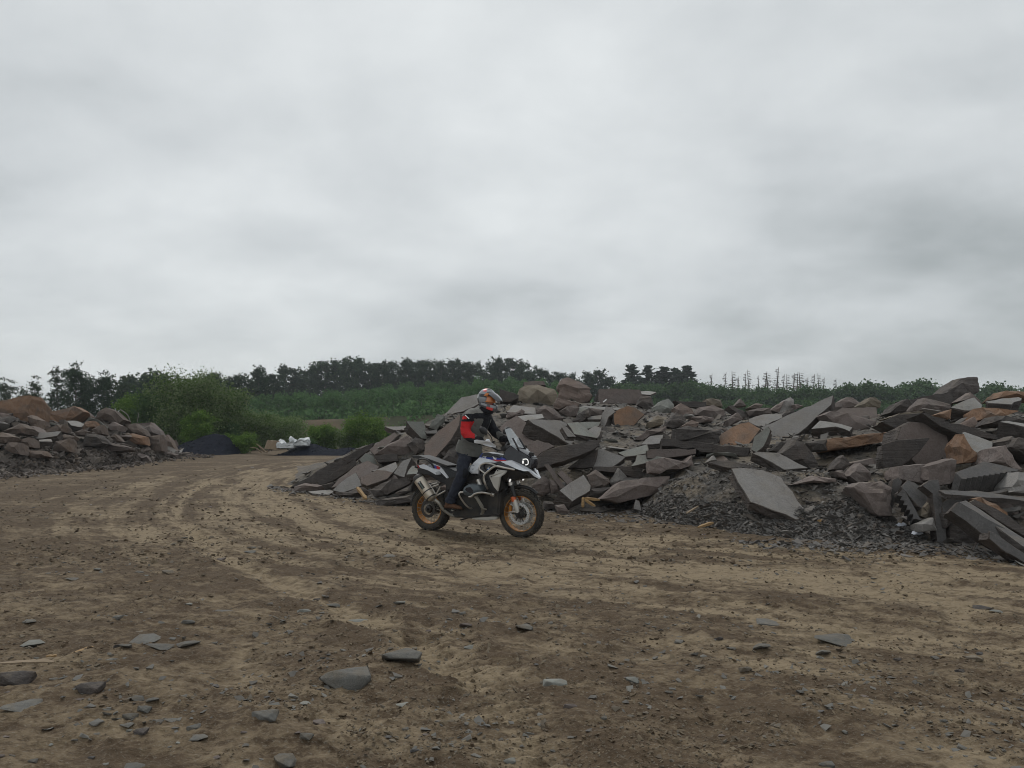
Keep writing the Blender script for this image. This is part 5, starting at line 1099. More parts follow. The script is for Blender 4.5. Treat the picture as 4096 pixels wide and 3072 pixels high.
# fork, steering
for sgn in (1, -1):
    q = lambda u, v, w: (lambda p: Vector((p.x, p.y*sgn, p.z)))(K(u, v, w))
    tube('fork_tube', [q(1052, 1020, .10), q(1090, 1150, .10)], .030, MB['black'], k=1, seg=12)
    tube('fork_clamp', [q(1050, 1024, .10), q(1057, 1052, .10)], .037, MB['steel'], k=1, seg=12)
    tube('fork_lower', [q(1085, 1180, .10), q(1105, 1245, .10), q(1112, 1285, .10)], [.034, .036, .03], MB['silver'], k=2, seg=12)
    tube('fork_reflector', [q(1074, 1150, .10), q(1086, 1192, .10)], .037, MB['amber'], k=1, seg=12)
    cal = panel('brake_caliper', [(1040, 1222), (1062, 1215), (1060, 1285), (1030, 1290)], .095*1, .03, MB['gold'], bevel=.006) if sgn == 1 else None
    tube('axle_boss', [q(1108, 1277, .115), q(1108, 1277, .085)], .026, MB['steel'], k=1, seg=14)
    tube('caliper_arm', [q(1110, 1280, .10), q(1040, 1285, .09)], .010, MB['steel'], k=1)
    tube('caliper_arm', [q(1100, 1235, .10), q(1055, 1220, .09)], .010, MB['steel'], k=1)
c0 = K(1108, 1277, 0)
tube('front_mudguard', [Vector((FX+.375*cos(a), 0, FZ+.375*sin(a))) for a in np.linspace(radians(128), radians(48), 9)], [.026]*9, MB['black'], seg=10)
bike.children[-1].scale = (1, 2.8, 1)
tube('front_strut', [K(1000, 1010, 0), K(940, 1010, 0), K(905, 1060, 0)], .035, MB['black'], k=2)
tube('steering_head', [K(985, 790, 0), K(1050, 1030, 0)], .045, MB['black'], k=1, seg=10)
# headlight, screen
hd_ = loft('headlight_housing', [(985, 800), (1005, 740), (1050, 700), (1110, 735), (1175, 775), (1235, 812), (1245, 860), (1232, 900), (1195, 892), (1110, 850), (1010, 828)], .1, MB['gloss'], wid=[.10, .12, .13, .13, .12, .09, .08, .09, .12, .16, .14], bevel=.012)
pn_ = [(1150, 812), (1205, 818), (1215, 870), (1188, 880), (1150, 862)]
ll = panel('headlight', pn_, [.135, .12, .11, .12, .135], .02, MB['lens'], both=True, bevel=.003)
for sgn in (1, -1):
    q = lambda u, v, w: (lambda p: Vector((p.x, p.y*sgn, p.z)))(K(u, v, w))
    tube('light_guide', [q(1160, 824, .139), q(1195, 822, .129), q(1207, 845, .122), q(1202, 868, .122), q(1182, 872, .13)], .0065, MB['lamp'], ll, k=3)
    tube('lens_unit', [q(1160, 835, .139), q(1162, 860, .139)], .012, MB['lamp'], ll, k=1)
    tube('fog_lamp', [q(1030, 1000, .19), q(1046, 1008, .19)], .030, MB['black'], k=1, seg=14)
    tube('fog_lamp_lens', [q(1046, 1008, .19), q(1049, 1009.5, .19)], .024, MB['lamp'], k=1, seg=14)
sc_ = [(1005, 565), (1012, 545), (1030, 534), (1068, 552), (1102, 576), (1140, 655), (1192, 765), (1160, 765), (1125, 748), (1060, 690), (1030, 640)]
def screen():
    A = [(1004, 565, .10), (1030, 640, .15), (1055, 700, .16), (1115, 745, .16)]
    right = [K(u, v, w) for u, v, w in A]; tops = [K(u, v, 0) for u, v in ((1048, 552), (1085, 625), (1115, 690), (1160, 765))]
    V = []; n = 9
    for rp, tp in zip(right, tops):
        for i in range(n):
            t = -1+2*i/(n-1); y = abs(rp.y)*t; f = 1-abs(t)**2.2
            V.append(Vector((rp.x+(tp.x-rp.x)*f, -y, rp.z+(tp.z-rp.z)*f)))
    m = len(V); V += [p+Vector((-.004, 0, -.001)) for p in V]; r4 = 4
    Fc = [(k*n+i, k*n+i+1, (k+1)*n+i+1, (k+1)*n+i) for k in range(r4-1) for i in range(n-1)]; Fc += [tuple(m+j for j in f[::-1]) for f in Fc]
    rim_ = [i for i in range(n)]+[k*n+n-1 for k in range(1, r4)]+[(r4-1)*n+i for i in range(n-2, -1, -1)]+[k*n for k in range(r4-2, 0, -1)]
    Fc += [(rim_[i], m+rim_[i], m+rim_[(i+1) % len(rim_)], rim_[(i+1) % len(rim_)]) for i in range(len(rim_))]
    return bpart('windscreen', V, Fc, MB['glass'], smooth=True)
screen()
tube('screen_strut', [K(1072, 640, .09), K(1125, 738, .10)], .013, MB['black'], both=True, k=1)
loft('screen_bracket', [(1115, 750), (1200, 780), (1240, 800), (1232, 810), (1110, 765)], .05, MB['grey'], bevel=.004)
panel('camera_mount', [(1212, 760), (1248, 765), (1246, 800), (1212, 795)], .03, .05, MB['black'])
# bars, guards, mirrors
tube('handlebar', [K(755, 668, .45), K(850, 690, .27), K(905, 725, .15), K(945, 745, .05), mir(K(945, 745, .05)), mir(K(905, 725, .15)), mir(K(850, 690, .27)), mir(K(755, 668, .45))], .0125, MB['black'], k=5)
for sgn in (1, -1):
    q = lambda u, v, w: (lambda p: Vector((p.x, p.y*sgn, p.z)))(K(u, v, w))
    tube('grip', [q(757, 668, .445), q(835, 686, .30)], .018, MB['black'], k=1)
    V = []; A = [(742, 655, .475), (765, 652, .475), (842, 664, .42), (852, 645, .40), (872, 648, .38), (880, 672, .36), (930, 706, .26), (926, 722, .25), (868, 712, .34), (790, 688, .43), (745, 682, .47)]
    P0 = [q(*a) for a in A]; n = len(P0); back = Vector((-.028, .012*sgn, 0))
    bpart('hand_guard', P0+[p+back for p in P0], [tuple(range(n)), tuple(range(2*n-1, n-1, -1))]+[(i, (i+1) % n, n+(i+1) % n, n+i) for i in range(n)], MB['white'], bevel=.004)
    tube('lever', [q(905, 710, .22), q(800, 690, .42)], .007, MB['steel'], k=1)
    tube('mirror_stem', [q(895, 690, .24), q(885, 630, .27), q(850, 590, .30)], .007, MB['black'], k=4)
    c = q(815, 572, .32); V, Fc = tube_geo([c+Vector((-.012, 0, 0)), c+Vector((-.008, 0, 0)), c+Vector((.012, 0, 0)), c+Vector((.022, 0, 0))], [.05, .062, .058, .035], 16)
    V = [Vector((p.x, c.y+(p.y-c.y)*1.55, c.z+(p.z-c.z)*.85-(p.y-c.y)*sgn*.35)) for p in V]
    bpart('mirror', V, Fc, MB['black'], smooth=True)
panel('dashboard', [(960, 720), (1000, 700), (1010, 730), (975, 750)], .08, .16, MB['black'])
# ================================================================== rider, standing on the footrests
rider = empty('person', BO + Vector((0, 0, BZ)), BH)
tag(rider, 'rider in grey, black and red jacket, dark trousers and peaked helmet standing on the motorcycle', 'person')
def cloth(name, col, rough=0.85, wr=0.6):
    m, t, b = newmat(name); g = N(t); o = g.coord()
    t.links.new(g.mix(g.noise(o, 14, 4), tuple(c*.8 for c in col), tuple(c*1.18 for c in col)), b.inputs['Base Color']); b.inputs['Roughness'].default_value = rough; b.inputs['Specular IOR Level'].default_value = .25
    h = g.math('ADD', g.noise(o, 9, 3, .5, 1.5), g.math('MULTIPLY', g.noise(o, 260, 2), .12)); t.links.new(g.bump(h, wr, .05), b.inputs['Normal']); return m
MC = {'trouser': cloth('navy_trousers', (0.030, 0.034, 0.048)), 'jgrey': cloth('jacket_grey', (0.135, 0.135, 0.124)), 'jblack': cloth('jacket_black', (0.016, 0.017, 0.021)), 'jred': cloth('jacket_red', (0.50, 0.022, 0.025)),
      'jlight': cloth('jacket_light_grey', (0.22, 0.215, 0.20)), 'glove': cloth('glove_black', (0.014, 0.014, 0.016)), 'boot': cloth('brown_boot', (0.12, 0.062, 0.035), .7), 'sole': cloth('boot_sole', (0.018, 0.016, 0.014)),
      'skin': plain('face_skin', (0.55, 0.33, 0.25), 0.5, var=.06), 'h_grey': plain('helmet_silver', (0.24, 0.25, 0.265), 0.28, coat=.4, var=.05), 'h_black': plain('helmet_black', (0.016, 0.016, 0.018), 0.3, coat=.3), 'h_red': plain('helmet_red', (0.60, 0.05, 0.045), 0.3, coat=.3),
      'h_dark': plain('helmet_dark_grey', (0.075, 0.078, 0.085), 0.3, coat=.3), 'h_orange': plain('goggle_strap_orange', (0.55, 0.17, 0.035), 0.4), 'h_lens': plain('goggle_lens_orange', (0.60, 0.20, 0.05), 0.15, coat=.8), 'h_white': plain('helmet_white', (.78, .78, .78), .4)}
def ring_loft(secs, seg=20):
    """secs: (centre, right half-width, fore-aft half-depth, forward lean of the ring)"""
    V = []
    for c, a, b, tilt in secs:
        for k in range(seg):
            th = 2*pi*k/seg; x = cos(th)*b; y = sin(th)*a
            ex = 0.85; x = math.copysign(abs(cos(th))**ex, cos(th))*b; y = math.copysign(abs(sin(th))**ex, sin(th))*a
            V.append(Vector((c.x+x*cos(tilt), c.y+y, c.z-x*sin(tilt))))
    n = len(secs); Fc = [(i*seg+k, i*seg+(k+1) % seg, (i+1)*seg+(k+1) % seg, (i+1)*seg+k) for i in range(n-1) for k in range(seg)]
    Fc += [tuple(range(seg))[::-1], tuple((n-1)*seg+k for k in range(seg))]; return V, Fc
def body_mesh():
    geos = []
    tl = .42
    geos.append(ring_loft([(K(668, 800, 0), .12, .10, .1), (K(672, 770, 0), .175, .135, .15), (K(690, 715, 0), .18, .145, .25), (K(715, 640, 0), .175, .135, tl), (K(745, 560, 0), .19, .145, tl), (K(775, 480, 0), .21, .15, tl), (K(798, 425, 0), .205, .13, tl), (K(812, 385, 0), .12, .09, tl), (K(828, 350, 0), .065, .07, .2), (K(842, 300, 0), .062, .07, 0)], 24))
    for sgn in (1, -1):
        q = lambda u, v, w: (lambda p: Vector((p.x, p.y*sgn, p.z)))(K(u, v, w))
        geos.append(tube_geo(crom([q(676, 762, .09), q(650, 830, .16), q(632, 890, .215), q(634, 940, .235), q(602, 1020, .24), q(562, 1110, .24), q(533, 1178, .24), q(525, 1205, .24)], 4), [.112, .104, .093, .083, .082, .082, .076, .074, .080, .083], 16))
        if sgn == 1: arm = [q(745, 420, .13), q(700, 440, .205), q(668, 500, .25), q(660, 575, .285), q(690, 622, .31), q(745, 648, .34), q(790, 662, .36)]
        else: arm = [mir(K(745, 420, .13)), mir(K(705, 440, .205)), mir(K(690, 500, .27)), mir(K(690, 565, .33)), mir(K(715, 612, .36)), mir(K(755, 645, .37)), mir(K(790, 662, .36))]
        geos.append(tube_geo(crom(arm, 4), [.085, .088, .082, .076, .075, .074, .068, .056, .044], 14))
    V = []; Fc = []
    for v, f in geos:
        b = len(V); V += list(v); Fc += [tuple(i+b for i in x) for x in f]
    me = me_from('body_raw', V, Fc); bmt = bmesh.new(); bmt.from_mesh(me); orient(bmt); bmt.to_mesh(me); bmt.free()
    t = bpy.data.objects.new('tmp_body', me); COL.objects.link(t)
    r_ = t.modifiers.new('r', 'REMESH'); r_.mode = 'VOXEL'; r_.voxel_size = 0.011
    s_ = t.modifiers.new('s', 'SMOOTH'); s_.iterations = 6; s_.factor = .5
    dg = bpy.context.evaluated_depsgraph_get(); out = bpy.data.meshes.new_from_object(t.evaluated_get(dg)); bpy.data.objects.remove(t)
    out.name = 'body'; return out
def Kinv(p):
    w = -p.y; wp = BO + BF*p.x + BR*w + Vector((0, 0, p.z+BZ)); px = CX+F*wp.x/wp.y; py = HY-F*(wp.z-CH)/wp.y
    return (px-1560)*2.183, (py-1460)*2.183
bme = body_mesh()
names = ['trouser', 'jgrey', 'jblack', 'jred', 'jlight']
for k in names: bme.materials.append(MC[k])
# wrinkles, then colour zones of the clothing
co = np.empty(len(bme.vertices)*3, np.float32); bme.vertices.foreach_get('co', co); co = co.reshape(-1, 3)
no = np.empty(len(bme.vertices)*3, np.float32); bme.vertices.foreach_get('normal', no); no = no.reshape(-1, 3)
for i in range(len(co)):
    p = Vector(co[i]); d = mnoise.noise(Vector((p.x*7, p.y*7, p.z*15)))*.008 + mnoise.noise(Vector((p.x*15, p.y*15, p.z*34+7)))*.0045
    co[i] += no[i]*d
bme.vertices.foreach_set('co', co.ravel()); bme.update()
P_RED = [(618, 470), (640, 440), (690, 470), (715, 500), (700, 490), (735, 560), (742, 600), (738, 632), (690, 640), (640, 615), (615, 560)]
P_REDTOP = [(628, 445), (660, 440), (688, 472), (640, 485)]
fmi = []
for f in bme.polygons:
    p = f.center; u, v = Kinv(Vector((p.x, -abs(p.y), p.z))); ay = abs(p.y); z = p.z
    m = 0
    sh = K(700, 742, .15).z
    if z > sh or (ay > .26 and z > sh-.02):
        m = 1                                    # grey belly and back
        arm = ay > .195 and u < 735
        if v < 420: m = 4                        # light shoulders
        elif v < 470 and not arm: m = 2          # black chest band
        if p.x > K(810, 520, 0).x+.02 and ay < .10: m = 2   # black front
        if arm or ay > .225:
            m = 2
            if p.y < 0 and v > 492 and v < 640 and u < 742 - (640-v)*.05: m = 3
            if p.y < 0 and 445 < v < 475 and u < 672: m = 3
            if v < 425: m = 4
            if u > 742: m = 1
            if u > 775: m = 2
        if p.x < K(650, 640, .1).x-.03 and ay < .15: m = 2
    fmi.append(m)
bme.polygons.foreach_set('material_index', np.array(fmi, np.int32)); bme.polygons.foreach_set('use_smooth', np.ones(len(bme.polygons), dtype=bool))
body = ob('body', bme, rider)
def rpart(name, V, Fc, mat, parent=None, smooth=True, bevel=0):
    return bpart(name, V, Fc, mat, rider if parent is None else parent, smooth=smooth, bevel=bevel)
# jacket hem
V, Fc = ring_loft([(K(705, 668, 0), .195, .155, .35), (K(694, 715, 0), .212, .168, .3), (K(690, 745, 0), .222, .178, .28), (K(690, 768, 0), .226, .184, .3), (K(690, 762, 0), .205, .165, .3), (K(694, 715, 0), .19, .15, .3)], 28)
V = [Vector((p.x+mnoise.noise(p*9)*.012, p.y+mnoise.noise(p*9+Vector((5, 0, 0)))*.012, p.z+mnoise.noise(p*6)*.012)) for p in V]
rpart('jacket_hem', V, Fc[:-2], [MC['jgrey']])
# chest pocket flaps and knee pads
for sgn in (1, -1):
    q = lambda u, v, w: (lambda p: Vector((p.x, p.y*sgn, p.z)))(K(u, v, w))
    tube('knee_pad', [q(645, 905, .25), q(655, 940, .255), q(638, 985, .255)], [.03, .045, .05, .045, .03], MC['jblack'], rider, k=3, seg=12)
# boots
def boot(sgn):
    q = lambda p: Vector((p.x, p.y*sgn, p.z))
    h = K(492, 1232, .24); t_ = K(612, 1240, .27); an = K(527, 1185, .24)
    secs = []
    for f_, a, hgt, up_ in ((-.02, .028, .05, .03), (.03, .040, .075, .045), (.08, .042, .085, .05), (.14, .045, .065, .033), (.20, .050, .05, .022), (.25, .046, .042, .016), (.285, .025, .025, .01)):
        secs.append((h.x+f_, a, hgt, up_))
    V = []; seg = 14; zb = h.z-.035
    for x, a, hgt, up_ in secs:
        for k in range(seg):
            th = 2*pi*k/seg; V.append(q(Vector((x, h.y+sin(th)*a-(x-h.x)*.10, zb+hgt*.62+cos(th)*hgt*.62))))
    n = len(secs); Fc = [(i*seg+k, i*seg+(k+1) % seg, (i+1)*seg+(k+1) % seg, (i+1)*seg+k) for i in range(n-1) for k in range(seg)]+[tuple(range(seg)), tuple((n-1)*seg+k for k in range(seg))]
    b = rpart('boot', V, Fc, MC['boot'])
    tube('boot_shaft', [q(Vector((h.x+.045, h.y, zb+.06))), q(an+Vector((0, 0, .03)))], [.055, .062], MC['boot'], b, seg=14, k=1)
    joined('boot_sole', [box_geo(q(Vector((h.x+.03, h.y, zb-.004))), (.10, .08, .018)), box_geo(q(Vector((h.x+.18, h.y-.018, zb-.002))), (.20, .095, .014))], MC['sole'], b, smooth=False)
boot(1); boot(-1)
# reflective piping on the right sleeve, zip flap on the chest
tube('reflective_strip', [K(655, 437, .305), K(672, 452, .318), K(690, 470, .318)], .006, MC['h_white'], rider, k=3, seg=6)
V = [K(u, v, w) for u, v, w in ((838, 430, -.01), (858, 432, -.05), (846, 560, -.05), (826, 560, -.01), (806, 660, -.01), (826, 662, -.05))]
# gloved hands closed round the grips
def hand(sgn):
    q = lambda p: Vector((p.x, p.y*sgn, p.z))
    a = K(757, 668, .445); b = K(835, 686, .30); ax = (b-a).normalized(); c = a.lerp(b, .5)
    fwd = Vector((1, 0, 0)); fwd = (fwd-ax*fwd.dot(ax)).normalized(); up = Vector((0, 0, 1)); up = (up-ax*up.dot(ax)-fwd*up.dot(fwd)).normalized()
    wr = K(790, 662, .36)
    palm = [(c+fwd*(-.055)+up*.030, .036), (c+fwd*(-.025)+up*.040, .040), (c+fwd*.008+up*.036, .032)]
    V, Fc = tube_geo([p for p, _ in palm], [r_ for _, r_ in palm], 12, ell=1.15)
    o = rpart('glove', [q(v) for v in V], Fc, MC['glove'])
    for i, (s_, ln) in enumerate(((-.036, .9), (-.012, 1.0), (.012, .97), (.036, .8))):
        base = c+ax*s_; R = .030; pts = [base+fwd*.0+up*.040]
        for an in np.linspace(75, -150*ln, 6): pts.append(base+(fwd*cos(radians(an))+up*sin(radians(an)))*R)
        V, Fc = tube_geo(crom(pts, 2), [.0115, .011, .0105, .009], 8); rpart('finger', [q(v) for v in V], Fc, MC['glove'], o)
    pts = [c+ax*.045+fwd*-.03+up*.02, c+ax*.055+fwd*-.015+up*-.012, c+ax*.05+fwd*.012+up*-.028]
    V, Fc = tube_geo(crom(pts, 3), [.014, .012, .010], 8); rpart('thumb', [q(v) for v in V], Fc, MC['glove'], o)
    tube('cuff', [q(K(745, 648, .34)), q(wr+Vector((0, 0, .01))), q(c+fwd*-.05+up*.03)], [.052, .050, .040], MC['glove'], o, seg=12, k=3)
hand(1); hand(-1)
# head and helmet
HC = K(850, 300, 0); HR = Matrix.Rotation(radians(-4), 3, 'Z') @ Matrix.Rotation(radians(9), 3, 'Y')     # looks along the track
def hv(x, y, z): return HC + HR @ Vector((x, y, z))
V = []; seg, rg = 24, 16
for i in range(rg+1):
    ph = -pi/2+pi*i/rg
    for k in range(seg):
        th = 2*pi*k/seg; x = cos(th)*cos(ph)*.095; y = sin(th)*cos(ph)*.075; z = sin(ph)*.115
        if x > .07 and abs(y) < .02 and -.03 < z < .02: x += .022*(1-abs(y)/.02)      # nose
        V.append(hv(x, y, z-.01))
Fc = [(i*seg+k, i*seg+(k+1) % seg, (i+1)*seg+(k+1) % seg, (i+1)*seg+k) for i in range(rg) for k in range(seg)]
face = rpart('face', V, Fc, MC['skin'])
for sgn in (1, -1):
    V, Fc = tube_geo([hv(.080, .03*sgn, .012), hv(.092, .03*sgn, .012)], .012, 8); rpart('eye', V, Fc, MC['h_white'], face)
V, Fc = tube_geo(crom([hv(.078, -.028, -.055), hv(.092, 0, -.055), hv(.078, .028, -.055)], 3), .006, 6); rpart('mouth', V, Fc, MC['h_red'], face)
# shell
seg, rg = 40, 26; V = []; idx = {}; Fc = []; fm = []
for i in range(rg+1):
    ph = -pi*.36+(pi/2+pi*.36)*i/rg
    for k in range(seg):
        th = 2*pi*k/seg-pi; V.append(hv(cos(th)*cos(ph)*.148-.008, sin(th)*cos(ph)*.122, sin(ph)*.145+.012))
for i in range(rg):
    for k in range(seg):
        ph = -pi*.36+(pi/2+pi*.36)*(i+.5)/rg; th = 2*pi*(k+.5)/seg-pi
        if abs(th) < radians(66) and ph < radians(26): continue
        Fc.append((i*seg+k, i*seg+(k+1) % seg, (i+1)*seg+(k+1) % seg, (i+1)*seg+k))
        d = degrees_ = math.degrees(ph); t_ = abs(math.degrees(th))
        if d > 62: m = 2 if t_ > 90 else 1
        elif d > 44: m = 0 if (t_ < 75 or t_ > 105) else 2
        elif d > 22: m = 3 if t_ < 60 else 0
        elif d > 4: m = 1 if t_ < 105 else 3
        elif d > -22: m = 3 if t_ > 120 else 0
        else: m = 1
        fm.append(m)
bmh = bmesh.new(); vs = [bmh.verts.new(v) for v in V]
for f, m in zip(Fc, fm): bmh.faces.new([vs[j] for j in f]).material_index = m
bmesh.ops.delete(bmh, geom=[v for v in bmh.verts if not v.link_faces], context='VERTS'); bmesh.ops.remove_doubles(bmh, verts=bmh.verts[:], dist=1e-5); orient(bmh)
hme = bm_me('helmet', bmh, [MC['h_grey'], MC['h_black'], MC['h_red'], MC['h_dark']], True)
hel = ob('helmet', hme, rider); sm = hel.modifiers.new('thickness', 'SOLIDIFY'); sm.thickness = .016; sm.offset = -1
def arc(zc, r_, y_, a0, n=11, xo=0.0): return [hv(cos(t)*r_-.008+xo, sin(t)*y_, zc) for t in np.linspace(-a0, a0, n)]
# chin bar
V = []; n = 15
for t in np.linspace(-radians(108), radians(108), n):
    f_ = max(0, cos(t)); x = cos(t)*.145+.048*f_**2-.008; y = sin(t)*(.118-.02*f_); top = -.050-.02*f_; bot = -.105-.05*f_
    for dx, zz in ((1.0, top), (1.06, (top+bot)/2), (.98, bot), (.90, bot), (.92, top)): V.append(hv(x*dx if x > 0 else x, y*dx, zz+.0))
Fc = [(i*5+k, i*5+(k+1) % 5, (i+1)*5+(k+1) % 5, (i+1)*5+k) for i in range(n-1) for k in range(5)]+[(4, 3, 2, 1, 0), tuple((n-1)*5+k for k in range(5))]
cbp = rpart('chin_bar', V, Fc, [MC['h_dark'], MC['h_red'], MC['h_grey']], hel)
cbp.data.polygons.foreach_set('material_index', np.array([(1 if (i//5) in (3, 4, 9, 10) and i % 5 in (1,) else 2 if (i % 5 == 0 and (i//5) % 3) else 0) for i in range(len(cbp.data.polygons))], np.int32))
# peak
V = []; n = 11
for lyr in (0, 1):
    for j, (x0, z0, wd) in enumerate(((.075, .118, .098), (.135, .100, .108), (.195, .066, .098), (.245, .030, .070), (.262, .016, .045))):
        for t in np.linspace(-1, 1, n): V.append(hv(x0-.008*abs(t)*j, t*wd, z0-.030*abs(t)**2*(1.2-.1*j)-.008*lyr))
Fc = []
for lyr in (0, 1):
    for j in range(4):
        for i in range(n-1): b = lyr*5*n+j*n+i; f = (b, b+1, b+n+1, b+n); Fc.append(f if lyr == 0 else f[::-1])
rim_ = list(range(n))+[j*n+n-1 for j in range(1, 5)]+[4*n+i for i in range(n-2, -1, -1)]+[j*n for j in range(3, 0, -1)]
Fc += [(rim_[i], rim_[(i+1) % len(rim_)], 5*n+rim_[(i+1) % len(rim_)], 5*n+rim_[i]) for i in range(len(rim_))]
pk = rpart('peak', V, Fc, [MC['h_dark'], MC['h_grey'], MC['h_black']], hel)
pk.data.polygons.foreach_set('material_index', np.array([(1 if i < 40 and (i % 10) in (4, 5) else 0 if i < 40 else 2) for i in range(len(pk.data.polygons))], np.int32))
# goggles
V = []; n = 13
for t in np.linspace(-radians(68), radians(68), n):
    for zz, rr in ((.048, .112), (.040, .128), (-.022, .132), (-.032, .112)): V.append(hv(cos(t)*rr-.004, sin(t)*rr*.86, zz))
Fc = [(i*4+k, i*4+k+1, (i+1)*4+k+1, (i+1)*4+k) for i in range(n-1) for k in range(3)]
gg = rpart('goggles', V, Fc, MC['h_lens'], hel)
tube('goggle_frame', [hv(cos(t)*.130-.004, sin(t)*.112, .044) for t in np.linspace(-radians(68), radians(68), n)], .008, MC['h_orange'], gg, k=1)
tube('goggle_frame', [hv(cos(t)*.132-.004, sin(t)*.114, -.027) for t in np.linspace(-radians(68), radians(68), n)], .008, MC['h_orange'], gg, k=1)
for sgn in (1, -1):
    V = [hv(.02, -.1225*sgn, .045), hv(.085, -.112*sgn, .060), hv(.095, -.108*sgn, .09), hv(.045, -.104*sgn, .095)]; V += [v+Vector((0, .004*sgn, -.002)) for v in V]
    V = [v+Vector((0, -.006*sgn, .003)) for v in V]
    rpart('orange_flash', V, [(0, 1, 2, 3), (7, 6, 5, 4), (0, 4, 5, 1), (1, 5, 6, 2), (2, 6, 7, 3), (3, 7, 4, 0)], MC['h_orange'], hel, smooth=False)
c_ = hv(-.088, -.100, .030); lettering('lettering', '01', .072, c_+Vector((-.004, -.010, 0)), (1, -.72, .05), (.0, .12, 1), MC['h_white'], hel, shear=.1)
# collar, breath hose loop at the neck
tube('collar', [hv(-.085, -.03, -.135), hv(-.03, -.088, -.145), hv(.055, -.07, -.165), hv(.085, 0, -.175), hv(.055, .07, -.165), hv(-.03, .088, -.145), hv(-.085, .03, -.135)], .028, MC['jblack'], rider, k=4, seg=10)
# ================================================================== vegetation
def leafmat(name, a, b2, c3, trans=0.25, pale=None):
    m = bpy.data.materials.new(name); m.use_nodes = True; t = m.node_tree; t.nodes.clear(); g = N(t)
    out = g.n('ShaderNodeOutputMaterial'); r = g.island(); ob_ = g.rnd()
    c = g.mix(g.ramp(r, 0.0, 0.7), a, b2); c = g.mix(g.ramp(r, 0.7, 1.0), c, c3)
    if pale: c = g.mix(g.math('MULTIPLY', g.n('ShaderNodeNewGeometry').outputs['Backfacing'], .8), c, pale)
    x = g.n('ShaderNodeVectorMath', operation='SCALE'); t.links.new(c, x.inputs[0]); g.set(x.inputs[3], g.math('MULTIPLY_ADD', ob_, .35, .82)); c = x.outputs[0]
    d = g.n('ShaderNodeBsdfDiffuse'); tr = g.n('ShaderNodeBsdfTranslucent'); mx = g.n('ShaderNodeMixShader'); mx.inputs[0].default_value = trans
    t.links.new(c, d.inputs[0]); t.links.new(c, tr.inputs[0]); t.links.new(d.outputs[0], mx.inputs[1]); t.links.new(tr.outputs[0], mx.inputs[2]); t.links.new(mx.outputs[0], out.inputs[0])
    return m
ML = {'dark': leafmat('leaf_dark', (0.026, 0.046, 0.030), (0.040, 0.064, 0.037), (0.062, 0.09, 0.048)),
      'mid': leafmat('leaf_mid', (0.045, 0.085, 0.036), (0.068, 0.12, 0.046), (0.10, 0.155, 0.062)),
      'birch': leafmat('leaf_young', (0.066, 0.132, 0.052), (0.092, 0.172, 0.064), (0.128, 0.212, 0.09)),
      'willow': leafmat('leaf_willow', (0.062, 0.112, 0.030), (0.10, 0.165, 0.045), (0.20, 0.26, 0.11), .3, (0.20, 0.25, 0.13)),
      'lime': leafmat('leaf_lime', (0.075, 0.135, 0.03), (0.115, 0.20, 0.042), (0.18, 0.26, 0.07), .3),
      'needle': leafmat('needle_green', (0.026, 0.044, 0.030), (0.036, 0.058, 0.036), (0.05, 0.072, 0.045), .1),
      'deadneedle': leafmat('needle_dead', (0.075, 0.060, 0.048), (0.10, 0.08, 0.064), (0.12, 0.10, 0.085), .1),
      'thin': leafmat('leaf_thin', (0.035, 0.052, 0.035), (0.055, 0.075, 0.045), (0.08, 0.10, 0.06), .2)}
MBK = plain('bark', (0.075, 0.066, 0.056), 0.95, bumpy=.4, var=.3, vscale=4); MBD = plain('bark_dead', (0.15, 0.128, 0.108), 0.95, var=.25, vscale=3); MBB = plain('bark_birch', (0.20, 0.185, 0.16), 0.9, var=.35, vscale=3)
def quads(C, size, rng, elong=1.6, droop=0.0):
    n = len(C); a = rng.normal(size=(n, 3)); a[:, 2] -= droop; a /= np.linalg.norm(a, axis=1, keepdims=True)+1e-9
    b = rng.normal(size=(n, 3)); b -= a*np.sum(a*b, 1, keepdims=True); b /= np.linalg.norm(b, axis=1, keepdims=True)+1e-9
    nn = np.cross(a, b); s_ = (size*rng.uniform(.6, 1.35, n))[:, None]
    V = np.stack([C-a*s_*elong*.5, C+b*s_*.5-a*s_*.1+nn*s_*.12, C+a*s_*elong*.5, C-b*s_*.5-a*s_*.1-nn*s_*.12], 1)
    return V.reshape(-1, 3), np.arange(4*n).reshape(-1, 4)
def geo_join(G):
    V = []; Fc = []
    for v, f in G:
        b = len(V); V += list(v); Fc += [tuple(i+b for i in x) for x in f]
    return V, Fc
